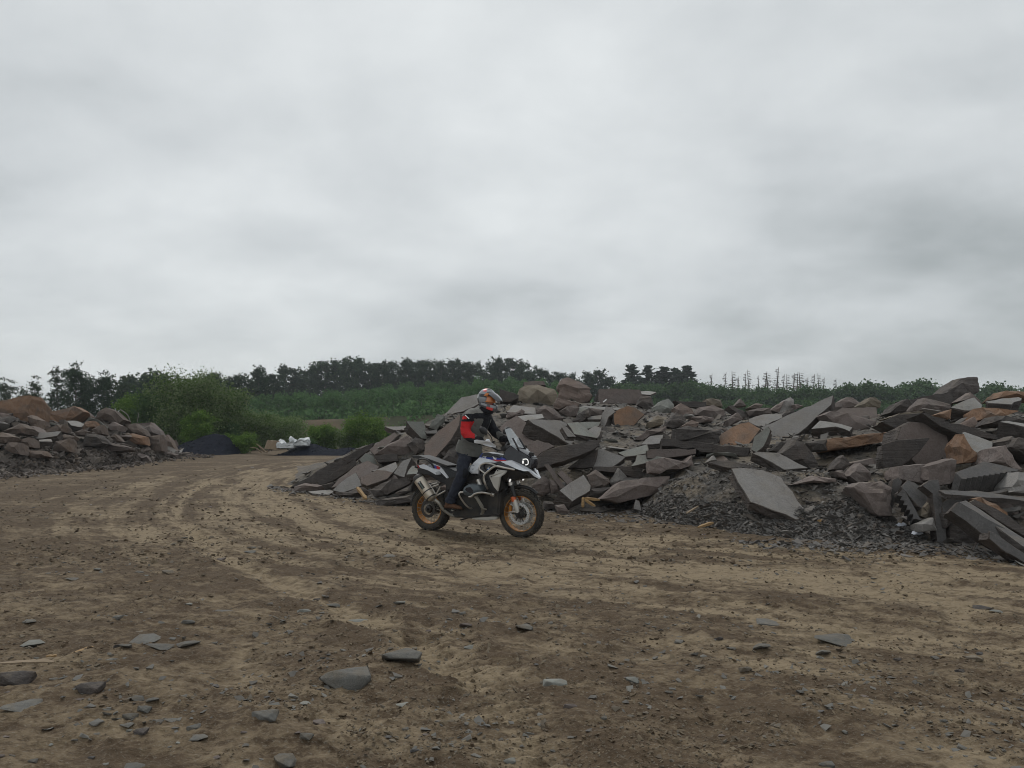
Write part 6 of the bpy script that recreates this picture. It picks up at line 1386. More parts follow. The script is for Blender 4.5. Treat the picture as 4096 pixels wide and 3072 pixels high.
def broadleaf(seed, H, R, base, nlimb, ncl, per, leaf, csig, lm, bark=MBK, shape='oval', tr=None, nm='tree', gap=0.0):
    rng = np.random.default_rng(seed); G = []
    tr = tr or H*.018; n = 7
    wob = np.cumsum(rng.normal(0, H*.012, (n, 2)), 0); tp = [Vector((wob[i, 0], wob[i, 1], H*.88*i/(n-1)-.3*(i == 0))) for i in range(n)]
    G.append(tube_geo(tp, [tr*(1.25-.2*min(1, i))*(1-.85*i/(n-1)) for i in range(n)], 6, cap=False))
    C = []
    for L in range(nlimb):
        f = base+(.93-base)*((L+rng.random())/nlimb); z = f*.88*H/.93; i = min(int(z/(H*.88)*(n-1)), n-2); t = z/(H*.88)*(n-1)-i
        p0 = tp[i].lerp(tp[i+1], min(t, 1)); g_ = (f-base)/(1-base)
        prof = {'oval': sqrt(max(0.06, 1-(2*g_-.85)**2/1.35)), 'cone': 1.05-.85*g_, 'top': .45+.65*sin(pi*min(1, g_*.9+.1)), 'bush': .72+.35*sin(pi*g_)}[shape]
        ang = L*2.4+rng.normal(0, .4); ln = R*prof*rng.uniform(.72, 1.12); rise = ln*rng.uniform(.15, .75)*(1.2-.5*g_)
        e_ = p0+Vector((cos(ang)*ln, sin(ang)*ln, rise)); mid = p0.lerp(e_, .5)+Vector((0, 0, ln*.10))+Vector(rng.normal(0, ln*.05, 3))
        G.append(tube_geo(crom([p0, mid, e_], 2), [tr*.42*(1-.6*g_), tr*.28*(1-.6*g_), tr*.08], 4, cap=False))
        for c in range(ncl):
            s_ = rng.uniform(.35, 1.08); q = (p0.lerp(mid, s_*2) if s_ < .5 else mid.lerp(e_, min((s_-.5)*2, 1.15)))
            q = q+Vector(rng.normal(0, R*.13, 3)); C.append(q)
            if c % 2 == 0: G.append(tube_geo([mid.lerp(e_, max(0, min(1, s_*2-1))), q], [tr*.09, tr*.03], 3, cap=False))
    for c in range(max(2, ncl)): C.append(tp[-1]+Vector((rng.normal(0, R*.16), rng.normal(0, R*.16), H*rng.uniform(-.04, .12))))
    C = np.array([c[:] for c in C]); keep = rng.random(len(C)) > gap; C = C[keep]
    P = np.repeat(C, per, 0)+rng.normal(0, 1, (len(C)*per, 3))*csig*np.array([1, 1, .72])
    V, Q = quads(P, leaf, rng)
    tv, tf = geo_join(G)
    return me_from(nm+'_trunk', tv, tf, [bark], smooth=True), me_np(nm+'_crown', V, Q, [lm])
def conifer(seed, H, R, lm, bark, dead=False):
    rng = np.random.default_rng(seed); G = [tube_geo([Vector((0, 0, -.3)), Vector((rng.normal(0, .05), 0, H*.5)), Vector((rng.normal(0, .1), 0, H))], [H*.015, H*.010, H*.002], 6, cap=False)]
    P = []; z = H*(.30 if dead else .10)
    while z < H*.985:
        f = z/H; nb = 6 if not dead else 5; L0 = R*(1.03-f)**.95*(1 if not dead else .72)
        for k in range(nb):
            if dead and rng.random() < .25: continue
            a = rng.uniform(0, 2*pi); L = L0*rng.uniform(.55, 1.1); dr = -.22*L if f < .8 else .15*L
            e_ = Vector((cos(a)*L, sin(a)*L, z+dr+(.06*L if dead else 0))); p0 = Vector((0, 0, z))
            G.append(tube_geo([p0, p0.lerp(e_, .55)+Vector((0, 0, -.05*L)), e_], [H*.005, H*.0036, H*.002], 3, cap=False))
            m = int((34 if not dead else 13)*max(.12, L/R))
            for j in range(m):
                s_ = rng.uniform(.15, 1.05); q = p0.lerp(e_, s_); P.append((q.x+rng.normal(0, .035*R), q.y+rng.normal(0, .035*R), q.z-abs(rng.normal(0, .03*R))))
        z += H*(.026 if not dead else .030)
    V, Q = quads(np.array(P), (.36 if not dead else .14)*H/12, rng, 1.9, .5); tv, tf = geo_join(G)
    return me_from('conifer_trunk', tv, tf, [bark], smooth=True), me_np('conifer_crown', V, Q, [lm])
def plant(name, meshes, loc, sc, rz, label, cat, group=None, crown='crown', trunk='trunk'):
    e_ = empty(name, loc, rz); e_.scale = (sc[0], sc[0], sc[1]) if isinstance(sc, tuple) else (sc,)*3
    ob(trunk, meshes[0], e_); ob(crown, meshes[1], e_); tag(e_, label, cat, group); return e_
def at(px, Y): return ((px-CX)/F*Y, Y, gz((px-CX)/F*Y, Y))
def top_h(py, Y, z): return CH-(py-HY)/F*Y - z          # height of a plant at Y whose tip shows at row py
rt = random.Random(3)
DEC = [broadleaf(50+i, 10, [3.0, 2.6, 3.4, 2.8][i], .13, 22, 5, 18, .36, .42, ML['dark'], shape=['oval', 'top', 'oval', 'top'][i], nm='broadleaf', gap=.06) for i in range(4)]
MIDT = [broadleaf(70+i, 10, 3.4, .12, 22, 5, 16, .38, .46, ML['mid'], shape='oval', nm='broadleaf') for i in range(3)]
NEAR = [broadleaf(80+i, 10, [1.75, 1.6][i], .2, 34, 8, 26, .15, .27, ML['dark'], shape='oval', nm='broadleaf', gap=.1) for i in range(2)]
THIN = [broadleaf(90+i, 10, [1.15, 1.35, 1.0][i], .2, 26, 4, 19, .165, .21, ML['thin'], shape='oval', tr=.12, nm='thin_tree', gap=.22) for i in range(3)]
YOUNG = [broadleaf(110+i, 4, 1.1, .06, 13, 3, 14, .19, .24, ML['birch'], MBB, 'cone', nm='young_tree') for i in range(4)]
CON = [conifer(130+i, 12, 4.2, ML['needle'], MBK) for i in range(3)]; DEAD = [conifer(140+i, 12, 3.0, ML['deadneedle'], MBD, True) for i in range(3)]
# tall wood on the hilltop, tree by tree: photo column, tip row, distance
k = 0
for px, py, Y in [(520, 1500, 120), (575, 1508, 130), (622, 1483, 110), (665, 1500, 125), (800, 1520, 130), (860, 1490, 120), (905, 1505, 130), (975, 1500, 125), (1035, 1468, 128), (1085, 1490, 140), (1145, 1452, 160), (1195, 1462, 165), (1250, 1448, 168), (1300, 1440, 170),
                  (1345, 1432, 172), (1395, 1428, 165), (1440, 1426, 175), (1485, 1436, 170), (1530, 1436, 165), (1580, 1432, 172), (1625, 1428, 168), (1675, 1430, 175), (1720, 1428, 170), (1765, 1432, 165), (1810, 1440, 172), (1860, 1448, 168), (1905, 1440, 170),
                  (1950, 1436, 175), (2000, 1430, 168), (2045, 1432, 172), (2095, 1440, 170), (2140, 1455, 175), (2185, 1468, 168), (2235, 1480, 172), (2285, 1488, 170), (2340, 1482, 165), (2385, 1480, 168), (2430, 1498, 170)]:
    x, y, z = at(px, Y); h = top_h(py+rt.uniform(-10, 10), Y, z)+.6; z -= .6; sc = h/10.6
    plant('broadleaf_tree', DEC[k % 4], (x, y, z), (sc*rt.uniform(.78, 1.3), sc), rt.uniform(0, 6.28), 'tall dark broadleaf tree in the row along the hilltop', 'tree', 'tall trees along the hilltop'); k += 1
# second row, lower, closing the gaps
for i in range(34):
    px = 600+i*56+rt.uniform(-20, 20); Y = rt.uniform(176, 190); x, y, z = at(px, Y)
    plant('broadleaf_tree', DEC[rt.randrange(4)], (x, y, z-2), .72*rt.uniform(.85, 1.15), rt.uniform(0, 6.28), 'broadleaf tree in the shaded second row of the hilltop wood', 'tree', 'second row of the hilltop wood')
# conifers, living and dead
for i, (px, py, w) in enumerate([(2528, 1457, 1.0), (2592, 1460, .9), (2650, 1466, 1.15), (2700, 1473, 1.0), (2748, 1462, 1.0), (2722, 1490, .8)]):
    Y = 175+i*2; x, y, z = at(px, Y); h = top_h(py, Y, z)
    plant('conifer', CON[i % 3], (x, y, z), (h/12*w*2.1, h/12), rt.uniform(0, 6), ['leftmost tall conifer in the living group', 'slim pale conifer second from left', 'broadest dark conifer in the living group', 'conifer fourth from left in the living group', 'rightmost tall conifer in the living group', 'short conifer half hidden in the living group'][i], 'conifer', 'living conifers')
for i, (px, py) in enumerate([(2836, 1494), (2893, 1488), (2930, 1482), (2946, 1505), (2980, 1489), (3003, 1478), (3036, 1500), (3057, 1484), (3070, 1488), (3106, 1469), (3124, 1496), (3145, 1495), (3172, 1492), (3190, 1488), (3207, 1486), (3232, 1508), (3252, 1496), (3281, 1493), (3290, 1510), (3347, 1513)]):
    Y = 180+(i*7 % 12); x, y, z = at(px, Y); h = top_h(py, Y, z)
    plant('dead_conifer', DEAD[i % 3], (x, y, z), (h/12*rt.uniform(1.2, 2.0), h/12), rt.uniform(0, 6), 'bare brown dead conifer rising above the right-hand wood', 'dead tree', 'dead conifers above the wood').rotation_euler[:2] = (rt.uniform(-.04, .04), rt.uniform(-.05, .05))
# right-hand wood
for i in range(58):
    px = 2480+i*29+rt.uniform(-9, 9); Y = rt.uniform(150, 168); x, y, z = at(px, Y)
    py = np.interp(px, [2480, 2560, 2780, 2860, 3000, 3150, 3300, 3400, 3480, 3560, 3690, 3760, 3900, 4100, 4300], [1525, 1540, 1525, 1545, 1550, 1548, 1545, 1535, 1520, 1538, 1518, 1545, 1535, 1545, 1540])+rt.uniform(-10, 12)
    h = top_h(py, Y, z); plant('broadleaf_tree', MIDT[i % 3], (x, y, z-.4), ((h+.4)/10.6*1.05, (h+.4)/10.6), rt.uniform(0, 6), 'round crowned tree in the wood behind the slab heap', 'tree', 'trees of the right-hand wood')
for i in range(34):
    px = 2400+i*54+rt.uniform(-15, 15); Y = rt.uniform(125, 140); x, y, z = at(px, Y)
    h = top_h(1600+rt.uniform(-10, 20), Y, z); plant('broadleaf_tree', MIDT[i % 3], (x, y, z-.4), ((h+.4)/10.6*1.5, (h+.4)/10.6), rt.uniform(0, 6), 'low bushy tree in front of the right-hand wood', 'tree', 'low trees before the right-hand wood')
# young trees on the slope
for i in range(290):
    px = rt.uniform(930, 2250); Y = 102+(42)*rt.random()**.95
    x, y, z = at(px, Y); s_ = rt.uniform(.6, 1.0)
    plant('young_tree', YOUNG[i % 4], (x, y, z-.1), (s_*1.15, s_), rt.uniform(0, 6), 'young slender tree in the dense green slope below the tall wood', 'young tree', 'young trees on the slope')
# undergrowth between them: one mass
def undergrowth():
    rng = np.random.default_rng(77); n = 1500; px = rng.uniform(700, 2350, n); Y = rng.uniform(100, 150, n)
    X = (px-CX)/F*Y; Z = hill(X, Y); C = np.stack([X, Y, Z+.5], 1)
    n2 = 420; px2 = rng.uniform(2350, 4500, n2); Y2 = rng.uniform(120, 165, n2); X2 = (px2-CX)/F*Y2; C = np.concatenate([C, np.stack([X2, Y2, hill(X2, Y2)+.7], 1)])
    n3 = 330; px3 = rng.uniform(560, 2000, n3); Y3 = rng.uniform(86, 101, n3); X3 = (px3-CX)/F*Y3; keep = (fbm(X3*.12+3, Y3*.12, 4) < .5) & (np.abs(px3-1115) > 40) & (np.abs(px3-1290) > 75); C = np.concatenate([C, np.stack([X3, Y3, hill(X3, Y3)+.5], 1)[keep]])
    n4 = 40; px4 = rng.uniform(-600, 700, n4); Y4 = rng.uniform(75, 130, n4); X4 = (px4-CX)/F*Y4; C = np.concatenate([C, np.stack([X4, Y4, hill(X4, Y4)+.4], 1)])
    P = np.repeat(C, 26, 0)+rng.normal(0, 1, (len(C)*26, 3))*np.array([.85, .85, .55]); V, Q = quads(P, .32, rng)
    tag(ob('undergrowth', me_np('undergrowth', V, Q, [ML['birch']])), 'dense green undergrowth covering the slopes', 'undergrowth', kind='stuff')
undergrowth()
# left-hand trees, against the sky
LT = [(8, 1490, 74, 'T', 'thin tree cut by the left picture edge'), (45, 1500, 78, 'T', 'thin sparse tree second from the left edge'), (78, 1520, 70, 'T', 'small thin reddish tree left of the leaning one'), (128, 1482, 72, 'T', 'thin leaning tree with loose crown at left'), (165, 1560, 76, 'T', 'low thin tree under the leaning one'),
      (226, 1430, 80, 'T', 'tall feathery tree left of the dense pair'), (300, 1436, 78, 'N', 'tallest dense tree on the left'), (345, 1500, 84, 'N', 'low dense tree between the two tall ones'), (418, 1474, 80, 'N', 'second dense tree right of the tallest'),
      (462, 1480, 82, 'T', 'thin tree right of the dense pair'), (503, 1492, 84, 'T', 'slim bare tree standing alone in the gap'), (270, 1560, 70, 'T', 'thin low tree before the tallest dense tree'), (195, 1540, 88, 'T', 'faint thin tree behind the feathery one')]
for i, (px, py, Y, kd, lb) in enumerate(LT):
    x, y, z = at(px, Y); h = top_h(py-(12 if kd == 'N' else 4), Y, z); ms = THIN[i % 3] if kd == 'T' else NEAR[i % 2]
    plant('thin_tree' if kd == 'T' else 'broadleaf_tree', ms, (x, y, z), (h/10.8*(1.0 if kd == 'T' else .92), h/10.8), rt.uniform(0, 6), lb, 'tree', 'trees at the left')
x, y, z = at(628, 88); h = top_h(1482, 88, z); plant('broadleaf_tree', NEAR[1], (x, y, z), (h/10.8*1.0, h/10.8), 2.0, 'dark dense tree behind the big willow bush', 'tree', 'trees at the left')
# bushes at the edge of the yard, each its own
def bush(px, py0, py1, Y, wpx, lm, label, dens=1.0, leaf=.11, seed=0, elong=None):
    x, y, z = at(px, Y); H = top_h(py0, Y, z); R = wpx/F*Y/2
    ms = broadleaf(seed, H, R*.9, .02, int(28*dens), 9, int(58*dens), leaf*.74, R*.16, lm, shape='bush', tr=.05, nm='bush')
    e_ = empty('bush', (x, y, z)); ob('stem', ms[0], e_); ob('foliage', ms[1], e_); tag(e_, label, 'bush', 'bushes at the yard edge'); return e_
bush(770, 1535, 1760, 53, 300, ML['willow'], 'largest willow bush with pale leaf undersides', 1.25, .12, 201)
bush(885, 1575, 1760, 56, 210, ML['willow'], 'right half of the large willow thicket', 1.1, .12, 202)
bush(655, 1580, 1760, 55, 210, ML['mid'], 'darker bush at the left flank of the large willow', 1.1, .12, 203)
bush(560, 1600, 1760, 58, 170, ML['lime'], 'yellow green bush behind the left heap', 1.0, .12, 204)
bush(500, 1575, 1760, 64, 90, ML['lime'], 'slim yellowish bush left behind the heap', .8, .12, 205)
bush(790, 1660, 1780, 50, 120, ML['lime'], 'low bright green shrub before the large willow', .9, .1, 206)
bush(1010, 1672, 1800, 58, 190, ML['willow'], 'pale willow shrub behind the grit pile', 1.0, .11, 207)
bush(1130, 1690, 1800, 62, 190, ML['willow'], 'pale willow shrub behind the white sack', .9, .11, 208)
bush(1300, 1715, 1800, 58, 120, ML['lime'], 'small bright shrub right of the white sack', .9, .1, 209)
bush(1395, 1750, 1810, 57, 90, ML['willow'], 'low whitish shrub between two bright shrubs', .7, .1, 210)
bush(1470, 1688, 1810, 56, 160, ML['lime'], 'bright green shrub left of the slab heap', 1.1, .1, 211)
bush(1560, 1730, 1810, 60, 110, ML['mid'], 'green shrub half hidden by the slab heap', .9, .1, 212)
bush(960, 1755, 1815, 49.5, 110, ML['lime'], 'weedy green tuft right of the grit pile', .7, .08, 213)
bush(900, 1720, 1790, 54, 120, ML['mid'], 'shaded green shrub between grit pile and willow', .9, .1, 214)
bush(1220, 1770, 1815, 53, 70, ML['mid'], 'small shrub between white sack and grit ridge', .7, .09, 215)
# pale bare shoots sticking out of the left thicket
tube_v, tube_f = tube_geo(crom([Vector(unp(522, 1690, 46)), Vector(unp(510, 1660, 46)), Vector(unp(480, 1637, 46))], 4), .025, 5)
tag(ob('bare_branch', me_from('bare_branch', tube_v, tube_f, [MBB])), 'pale bare branch bending left above the left heap', 'branch')
tube_v, tube_f = tube_geo(crom([Vector(unp(548, 1690, 46)), Vector(unp(553, 1665, 46)), Vector(unp(552, 1650, 46))], 4), .02, 5)
tag(ob('bare_branch', me_from('bare_branch', tube_v, tube_f, [MBB])), 'short upright bare branch above the left heap', 'branch')
# ================================================================== grit piles, sack, wood, litter
def pile(name, pts, Y, depth, label, seed):
    """a heap of black grit: photo skyline at distance Y, rounded off in depth"""
    px = np.array([p[0] for p in pts], float); py = np.array([p[1] for p in pts], float)
    nx, ny = 70, 26; X = np.linspace(px[0], px[-1], nx); H = np.maximum(0, CH-(np.interp(X, px, py)-HY)/F*Y)
    xs = (X-CX)/F*Y; V = []; u = np.linspace(-1, 1, ny)
    for j in range(ny):
        prof = max(0, 1-abs(u[j]))**.9; yy = Y+u[j]*depth
        hh = H*prof*(1+.0*u[j]); nz = (fbm(xs*1.5+seed, np.full(nx, yy*1.5), 3)-.5)*.16*prof
        V.append(np.stack([xs, np.full(nx, yy), hh+nz-.03], 1))
    V = np.concatenate(V); i = np.arange(nx*ny).reshape(ny, nx); Q = np.stack([i[:-1, :-1], i[:-1, 1:], i[1:, 1:], i[1:, :-1]], -1).reshape(-1, 4)
    o = ob(name, me_np(name, V, Q, [M['grit']])); tag(o, label, 'grit pile', None); o['kind'] = 'thing'
    k = RNG.integers(0, len(Q), 900); c = V[Q[k]].mean(1)+RNG.normal(0, .05, (900, 3))*[1, 1, .1]
    ch = scatter('loose_grit', c, RNG.uniform(.02, .06, 900), LUMPP, M['coal'], .4); ch.parent = o; ch['kind'] = 'stuff'
m, t, b = newmat('black_grit_bulk'); g = N(t); o_ = g.coord()
t.links.new(g.mix(g.ramp(g.noise(o_, 9, 5, .7), .35, .7), (0.009, 0.011, 0.018), (0.022, 0.025, 0.038)), b.inputs['Base Color']); b.inputs['Roughness'].default_value = .9; t.links.new(g.bump(g.noise(o_, 14, 5, .7), .8, .08), b.inputs['Normal']); M['grit'] = m; b.inputs['Specular IOR Level'].default_value = .05
pile('grit_pile', [(690, 1816), (712, 1785), (750, 1762), (790, 1752), (830, 1737), (865, 1730), (900, 1738), (935, 1775), (945, 1800), (955, 1818)], 48.5, 3.0, 'blue black heap of fine grit right of the left heap', 3)
pile('grit_pile', [(1120, 1816), (1150, 1805), (1180, 1785), (1210, 1776), (1260, 1772), (1300, 1788), (1340, 1794), (1400, 1790), (1480, 1796), (1600, 1800), (1640, 1818)], 47.5, 2.0, 'long low black grit ridge under the white sack', 9)
# white bulk sacks, crumpled
def sack(px0, px1, pyt, pyb, Y, label, seed):
    a = unp(px0, pyb, Y); c = unp(px1, pyt, Y); wx = c.x-a.x; hz = c.z-a.z; bm = bmesh.new()
    bmesh.ops.create_cube(bm, size=1); bmesh.ops.subdivide_edges(bm, edges=bm.edges[:], cuts=9, use_grid_fill=True)
    for v in bm.verts:
        q = v.co.copy(); top = max(0, v.co.z+.5)
        v.co = Vector((q.x*wx, q.y*.8, (q.z+.5)*hz*(.62+.5*mnoise.noise(Vector((q.x*3+seed, q.y*2, 0))))))
        f = Vector((q.x*7+seed, q.y*7, q.z*7)); v.co += Vector((mnoise.noise(f), mnoise.noise(f+Vector((9, 0, 0))), mnoise.noise(f+Vector((0, 9, 0)))*1.2))*.09*(0.4+top)
    me = bm_me('bulk_sack', bm, [M['sack']], True); tag(ob('bulk_sack', me, None, (a.x+wx/2, Y, max(a.z, 0))), label, 'sack')
M['sack'] = plain('woven_white_plastic', (0.62, 0.64, 0.65), 0.6, bumpy=.6, bscale=9, var=.08)
sack(1098, 1178, 1756, 1792, 46.3, 'crumpled white bulk sack lying on the grit ridge', 1); sack(1165, 1234, 1746, 1782, 46.6, 'second white sack with upright folded corner', 5)
def stick(p, q, w, h, mat, label, name='wood_stick', cat='wood', sink=0):
    p, q = Vector(p), Vector(q); d = (q-p); L = d.length; x = d.normalized(); y = Vector((0, 0, 1)).cross(x)
    y = y.normalized() if y.length > .05 else Vector((1, 0, 0)); z = x.cross(y); rnd = random.Random(int(p.x*1000)); V = []; n = 6
    for i in range(n+1):
        f = i/n; c = Vector((0, 0, 0))+d*f; s_ = (1 if 0 < i < n else .55)*rnd.uniform(.8, 1.1)
        for a, b_ in ((-1, -1), (1, -1), (1, 1), (-1, 1)): V.append(c+y*a*w/2*s_+z*b_*h/2*s_+Vector((0, 0, rnd.uniform(-.1, .1)*h)))
    Fc = [(i*4+k, i*4+(k+1) % 4, (i+1)*4+(k+1) % 4, (i+1)*4+k) for i in range(n) for k in range(4)]+[(3, 2, 1, 0), (n*4, n*4+1, n*4+2, n*4+3)]
    tag(ob(name, me_from(name, V, Fc, [mat]), None, p), label, cat)
def gp(px, py, dz=0.0): Y = groundY(py); return Vector(((px-CX)/F*Y, Y, dz))
def cpp(c, u, v, Y): a = cp(c, [(u, v)])[0]; return unp(a[0], a[1], Y)
stick(cpp('A', 662, 905, 16.0), cpp('A', 733, 996, 15.6), .07, .05, M['wood'], 'raw wooden stake leaning at the left toe of the slab heap', 'wooden_stake')
stick(cpp('B', 735, 1196, 13.2), cpp('B', 733, 1282, 13.1), .055, .05, M['wood'], 'upright piece of broken yellow wood below the squared block')
stick(cpp('B', 742, 1200, 13.1), cpp('B', 882, 1216, 13.0), .05, .04, M['wood'], 'level piece of broken yellow wood below the squared block')
stick(cpp('B', 752, 1214, 13.05), cpp('B', 842, 1272, 12.95), .045, .04, M['wood'], 'slanting piece of broken yellow wood below the squared block')
stick(cpp('B', 1752, 1458, 11.05), cpp('B', 1886, 1416, 11.2), .05, .035, M['wood'], 'yellow wood slat lying on the gravel bank')
stick(cpp('B', 1650, 1335, 11.4), cpp('B', 1755, 1270, 11.6), .03, .02, M['oldwood'], 'thin brown twig above the yellow slat on the gravel')
stick(cpp('C', 1040, 1412, 10.75), cpp('C', 1076, 1410, 10.7), .05, .07, M['wood'], 'short yellow wood block on the gravel', 'wood_block')
stick(gp(-20, 2676, .03), gp(216, 2668, .03), .05, .03, M['oldwood'], 'long weathered lath at the left picture edge', 'wood_lath')
stick(gp(282, 2634, .02), gp(372, 2602, .025), .03, .02, M['wood'], 'splintered wood stick in the left foreground')
stick(gp(185, 2638, .02), gp(228, 2634, .02), .03, .015, M['wood'], 'small wood chip left of the splintered stick', 'wood_chip')
stick(gp(390, 2640, .02), gp(455, 2628, .025), .02, .015, M['oldwood'], 'thin twig right of the splintered stick')
stick(gp(580, 2338, .02), gp(618, 2331, .02), .025, .015, M['wood'], 'thin wood splinter in the left middle ground')
stick(gp(735, 2896, .02), gp(825, 2906, .02), .018, .015, MB['black'], 'thin black rod lying in the left foreground', 'black_rod')
stick(cpp('D', 1195, 650, 12.6), cpp('D', 1240, 690, 12.5), .09, .03, M['tan'], 'crumpled tan scrap on the pale slab at right', 'scrap', 'litter')
def scrap(c, u, v, Y, r_, mat, label):
    p = cpp(c, u, v, Y); rnd = random.Random(int(u)); bm = bmesh.new(); bmesh.ops.create_icosphere(bm, subdivisions=2, radius=r_)
    for w in bm.verts: w.co = Vector((w.co.x*1.5, w.co.y, w.co.z*.55))+Vector((rnd.uniform(-1, 1), rnd.uniform(-1, 1), rnd.uniform(-1, 1)))*r_*.3
    tag(ob('litter', bm_me('litter', bm, [mat]), None, p), label, 'litter')
blue_p = plain('blue_plastic', (0.08, 0.14, 0.6), .35); white_p = plain('white_plastic', (.6, .62, .68), .4)
scrap('B', 1815, 1528, 10.75, .035, blue_p, 'blue plastic scrap at the foot of the gravel'); scrap('B', 1798, 1537, 10.7, .03, white_p, 'white plastic scrap beside the blue one')
scrap('D', 422, 1346, 10.6, .05, white_p, 'crumpled bluish white bag on the gravel'); scrap('D', 556, 1415, 10.2, .045, white_p, 'white paper scrap left of the stone post'); scrap('D', 270, 1368, 10.5, .03, M['orange'], 'small brick red fragment on the gravel')
# root stump and brushwood by the sack
def brush():
    rnd = random.Random(4)
    for i in range(9):
        a = unp(1030+rnd.uniform(0, 70), 1812-rnd.uniform(0, 14), 46.8+rnd.uniform(0, 1)); b_ = a+Vector((rnd.uniform(-.9, .9), rnd.uniform(-.3, .3), rnd.uniform(.1, .6)))
        V, Fc = tube_geo(crom([a, a.lerp(b_, .5)+Vector((0, 0, rnd.uniform(-.1, .15))), b_], 3), [.05, .035, .015], 5)
        V = [v-a for v in V]; tag(ob('dead_branch', me_from('dead_branch', V, Fc, [MBD if i % 2 else M['oldwood']]), None, a), 'dead branch in the brushwood heap left of the white sack', 'branch', 'brushwood by the white sack')
brush()

a_ = unp(1092, 1796, 46.2); V, Fc = tube_geo([a_, a_+Vector((0, 0, .25)), a_+Vector((.02, 0, .5))], [.5, .42, .36], 10)
V = [v-a_+Vector((mnoise.noise(v*3)*.1, 0, mnoise.noise(v*4)*.08)) for v in V]; tag(ob('tree_stump', me_from('tree_stump', V, Fc, [M['oldwood']]), None, a_), 'torn brown stump left of the white sack', 'stump')

# ================================================================== loose stones on the dirt
FL = [block_mesh('flat_stone', 400+i, (1, .8, .22), 'grey', 12, .7) for i in range(4)]
LP = [block_mesh('stone', 420+i, (1, .8, .42), 'grey', 14, .7) for i in range(5)]
def recol(me, mat):
    m2 = me.copy(); m2.materials.clear(); m2.materials.append(M[mat]); return m2
cache = {}
def gstone(px, py, w, kind, mat, label, rot=None, group=None, yaw=None, sink=.36):
    Y = groundY(py); sz = .9*w/F*Y; src = (FL if kind == 'f' else LP); i = int(px*7+py) % len(src); key = (kind, i, mat)
    if key not in cache: cache[key] = recol(src[i], mat)
    h = (.22 if kind == 'f' else .42)*sz
    x_ = (px-CX)/F*Y; z_ = float(max(ground_z(x_, Y)[0], np.mean(ground_z([x_-sz*.3, x_+sz*.3, x_, x_], [Y, Y, Y-sz*.25, Y+sz*.25]))))
    o = ob('flat_stone' if kind == 'f' else 'stone', cache[key], None, (x_, Y, z_+h*(.5-sink)))
    rnd = random.Random(int(px+py)); o.scale = (sz*1.12, sz*rnd.uniform(.85, 1.15), sz*1.1); o.rotation_euler = (rnd.uniform(-.12, .12), rnd.uniform(-.12, .12), yaw if yaw is not None else rnd.uniform(-.5, .5))
    return tag(o, label, 'stone', group)
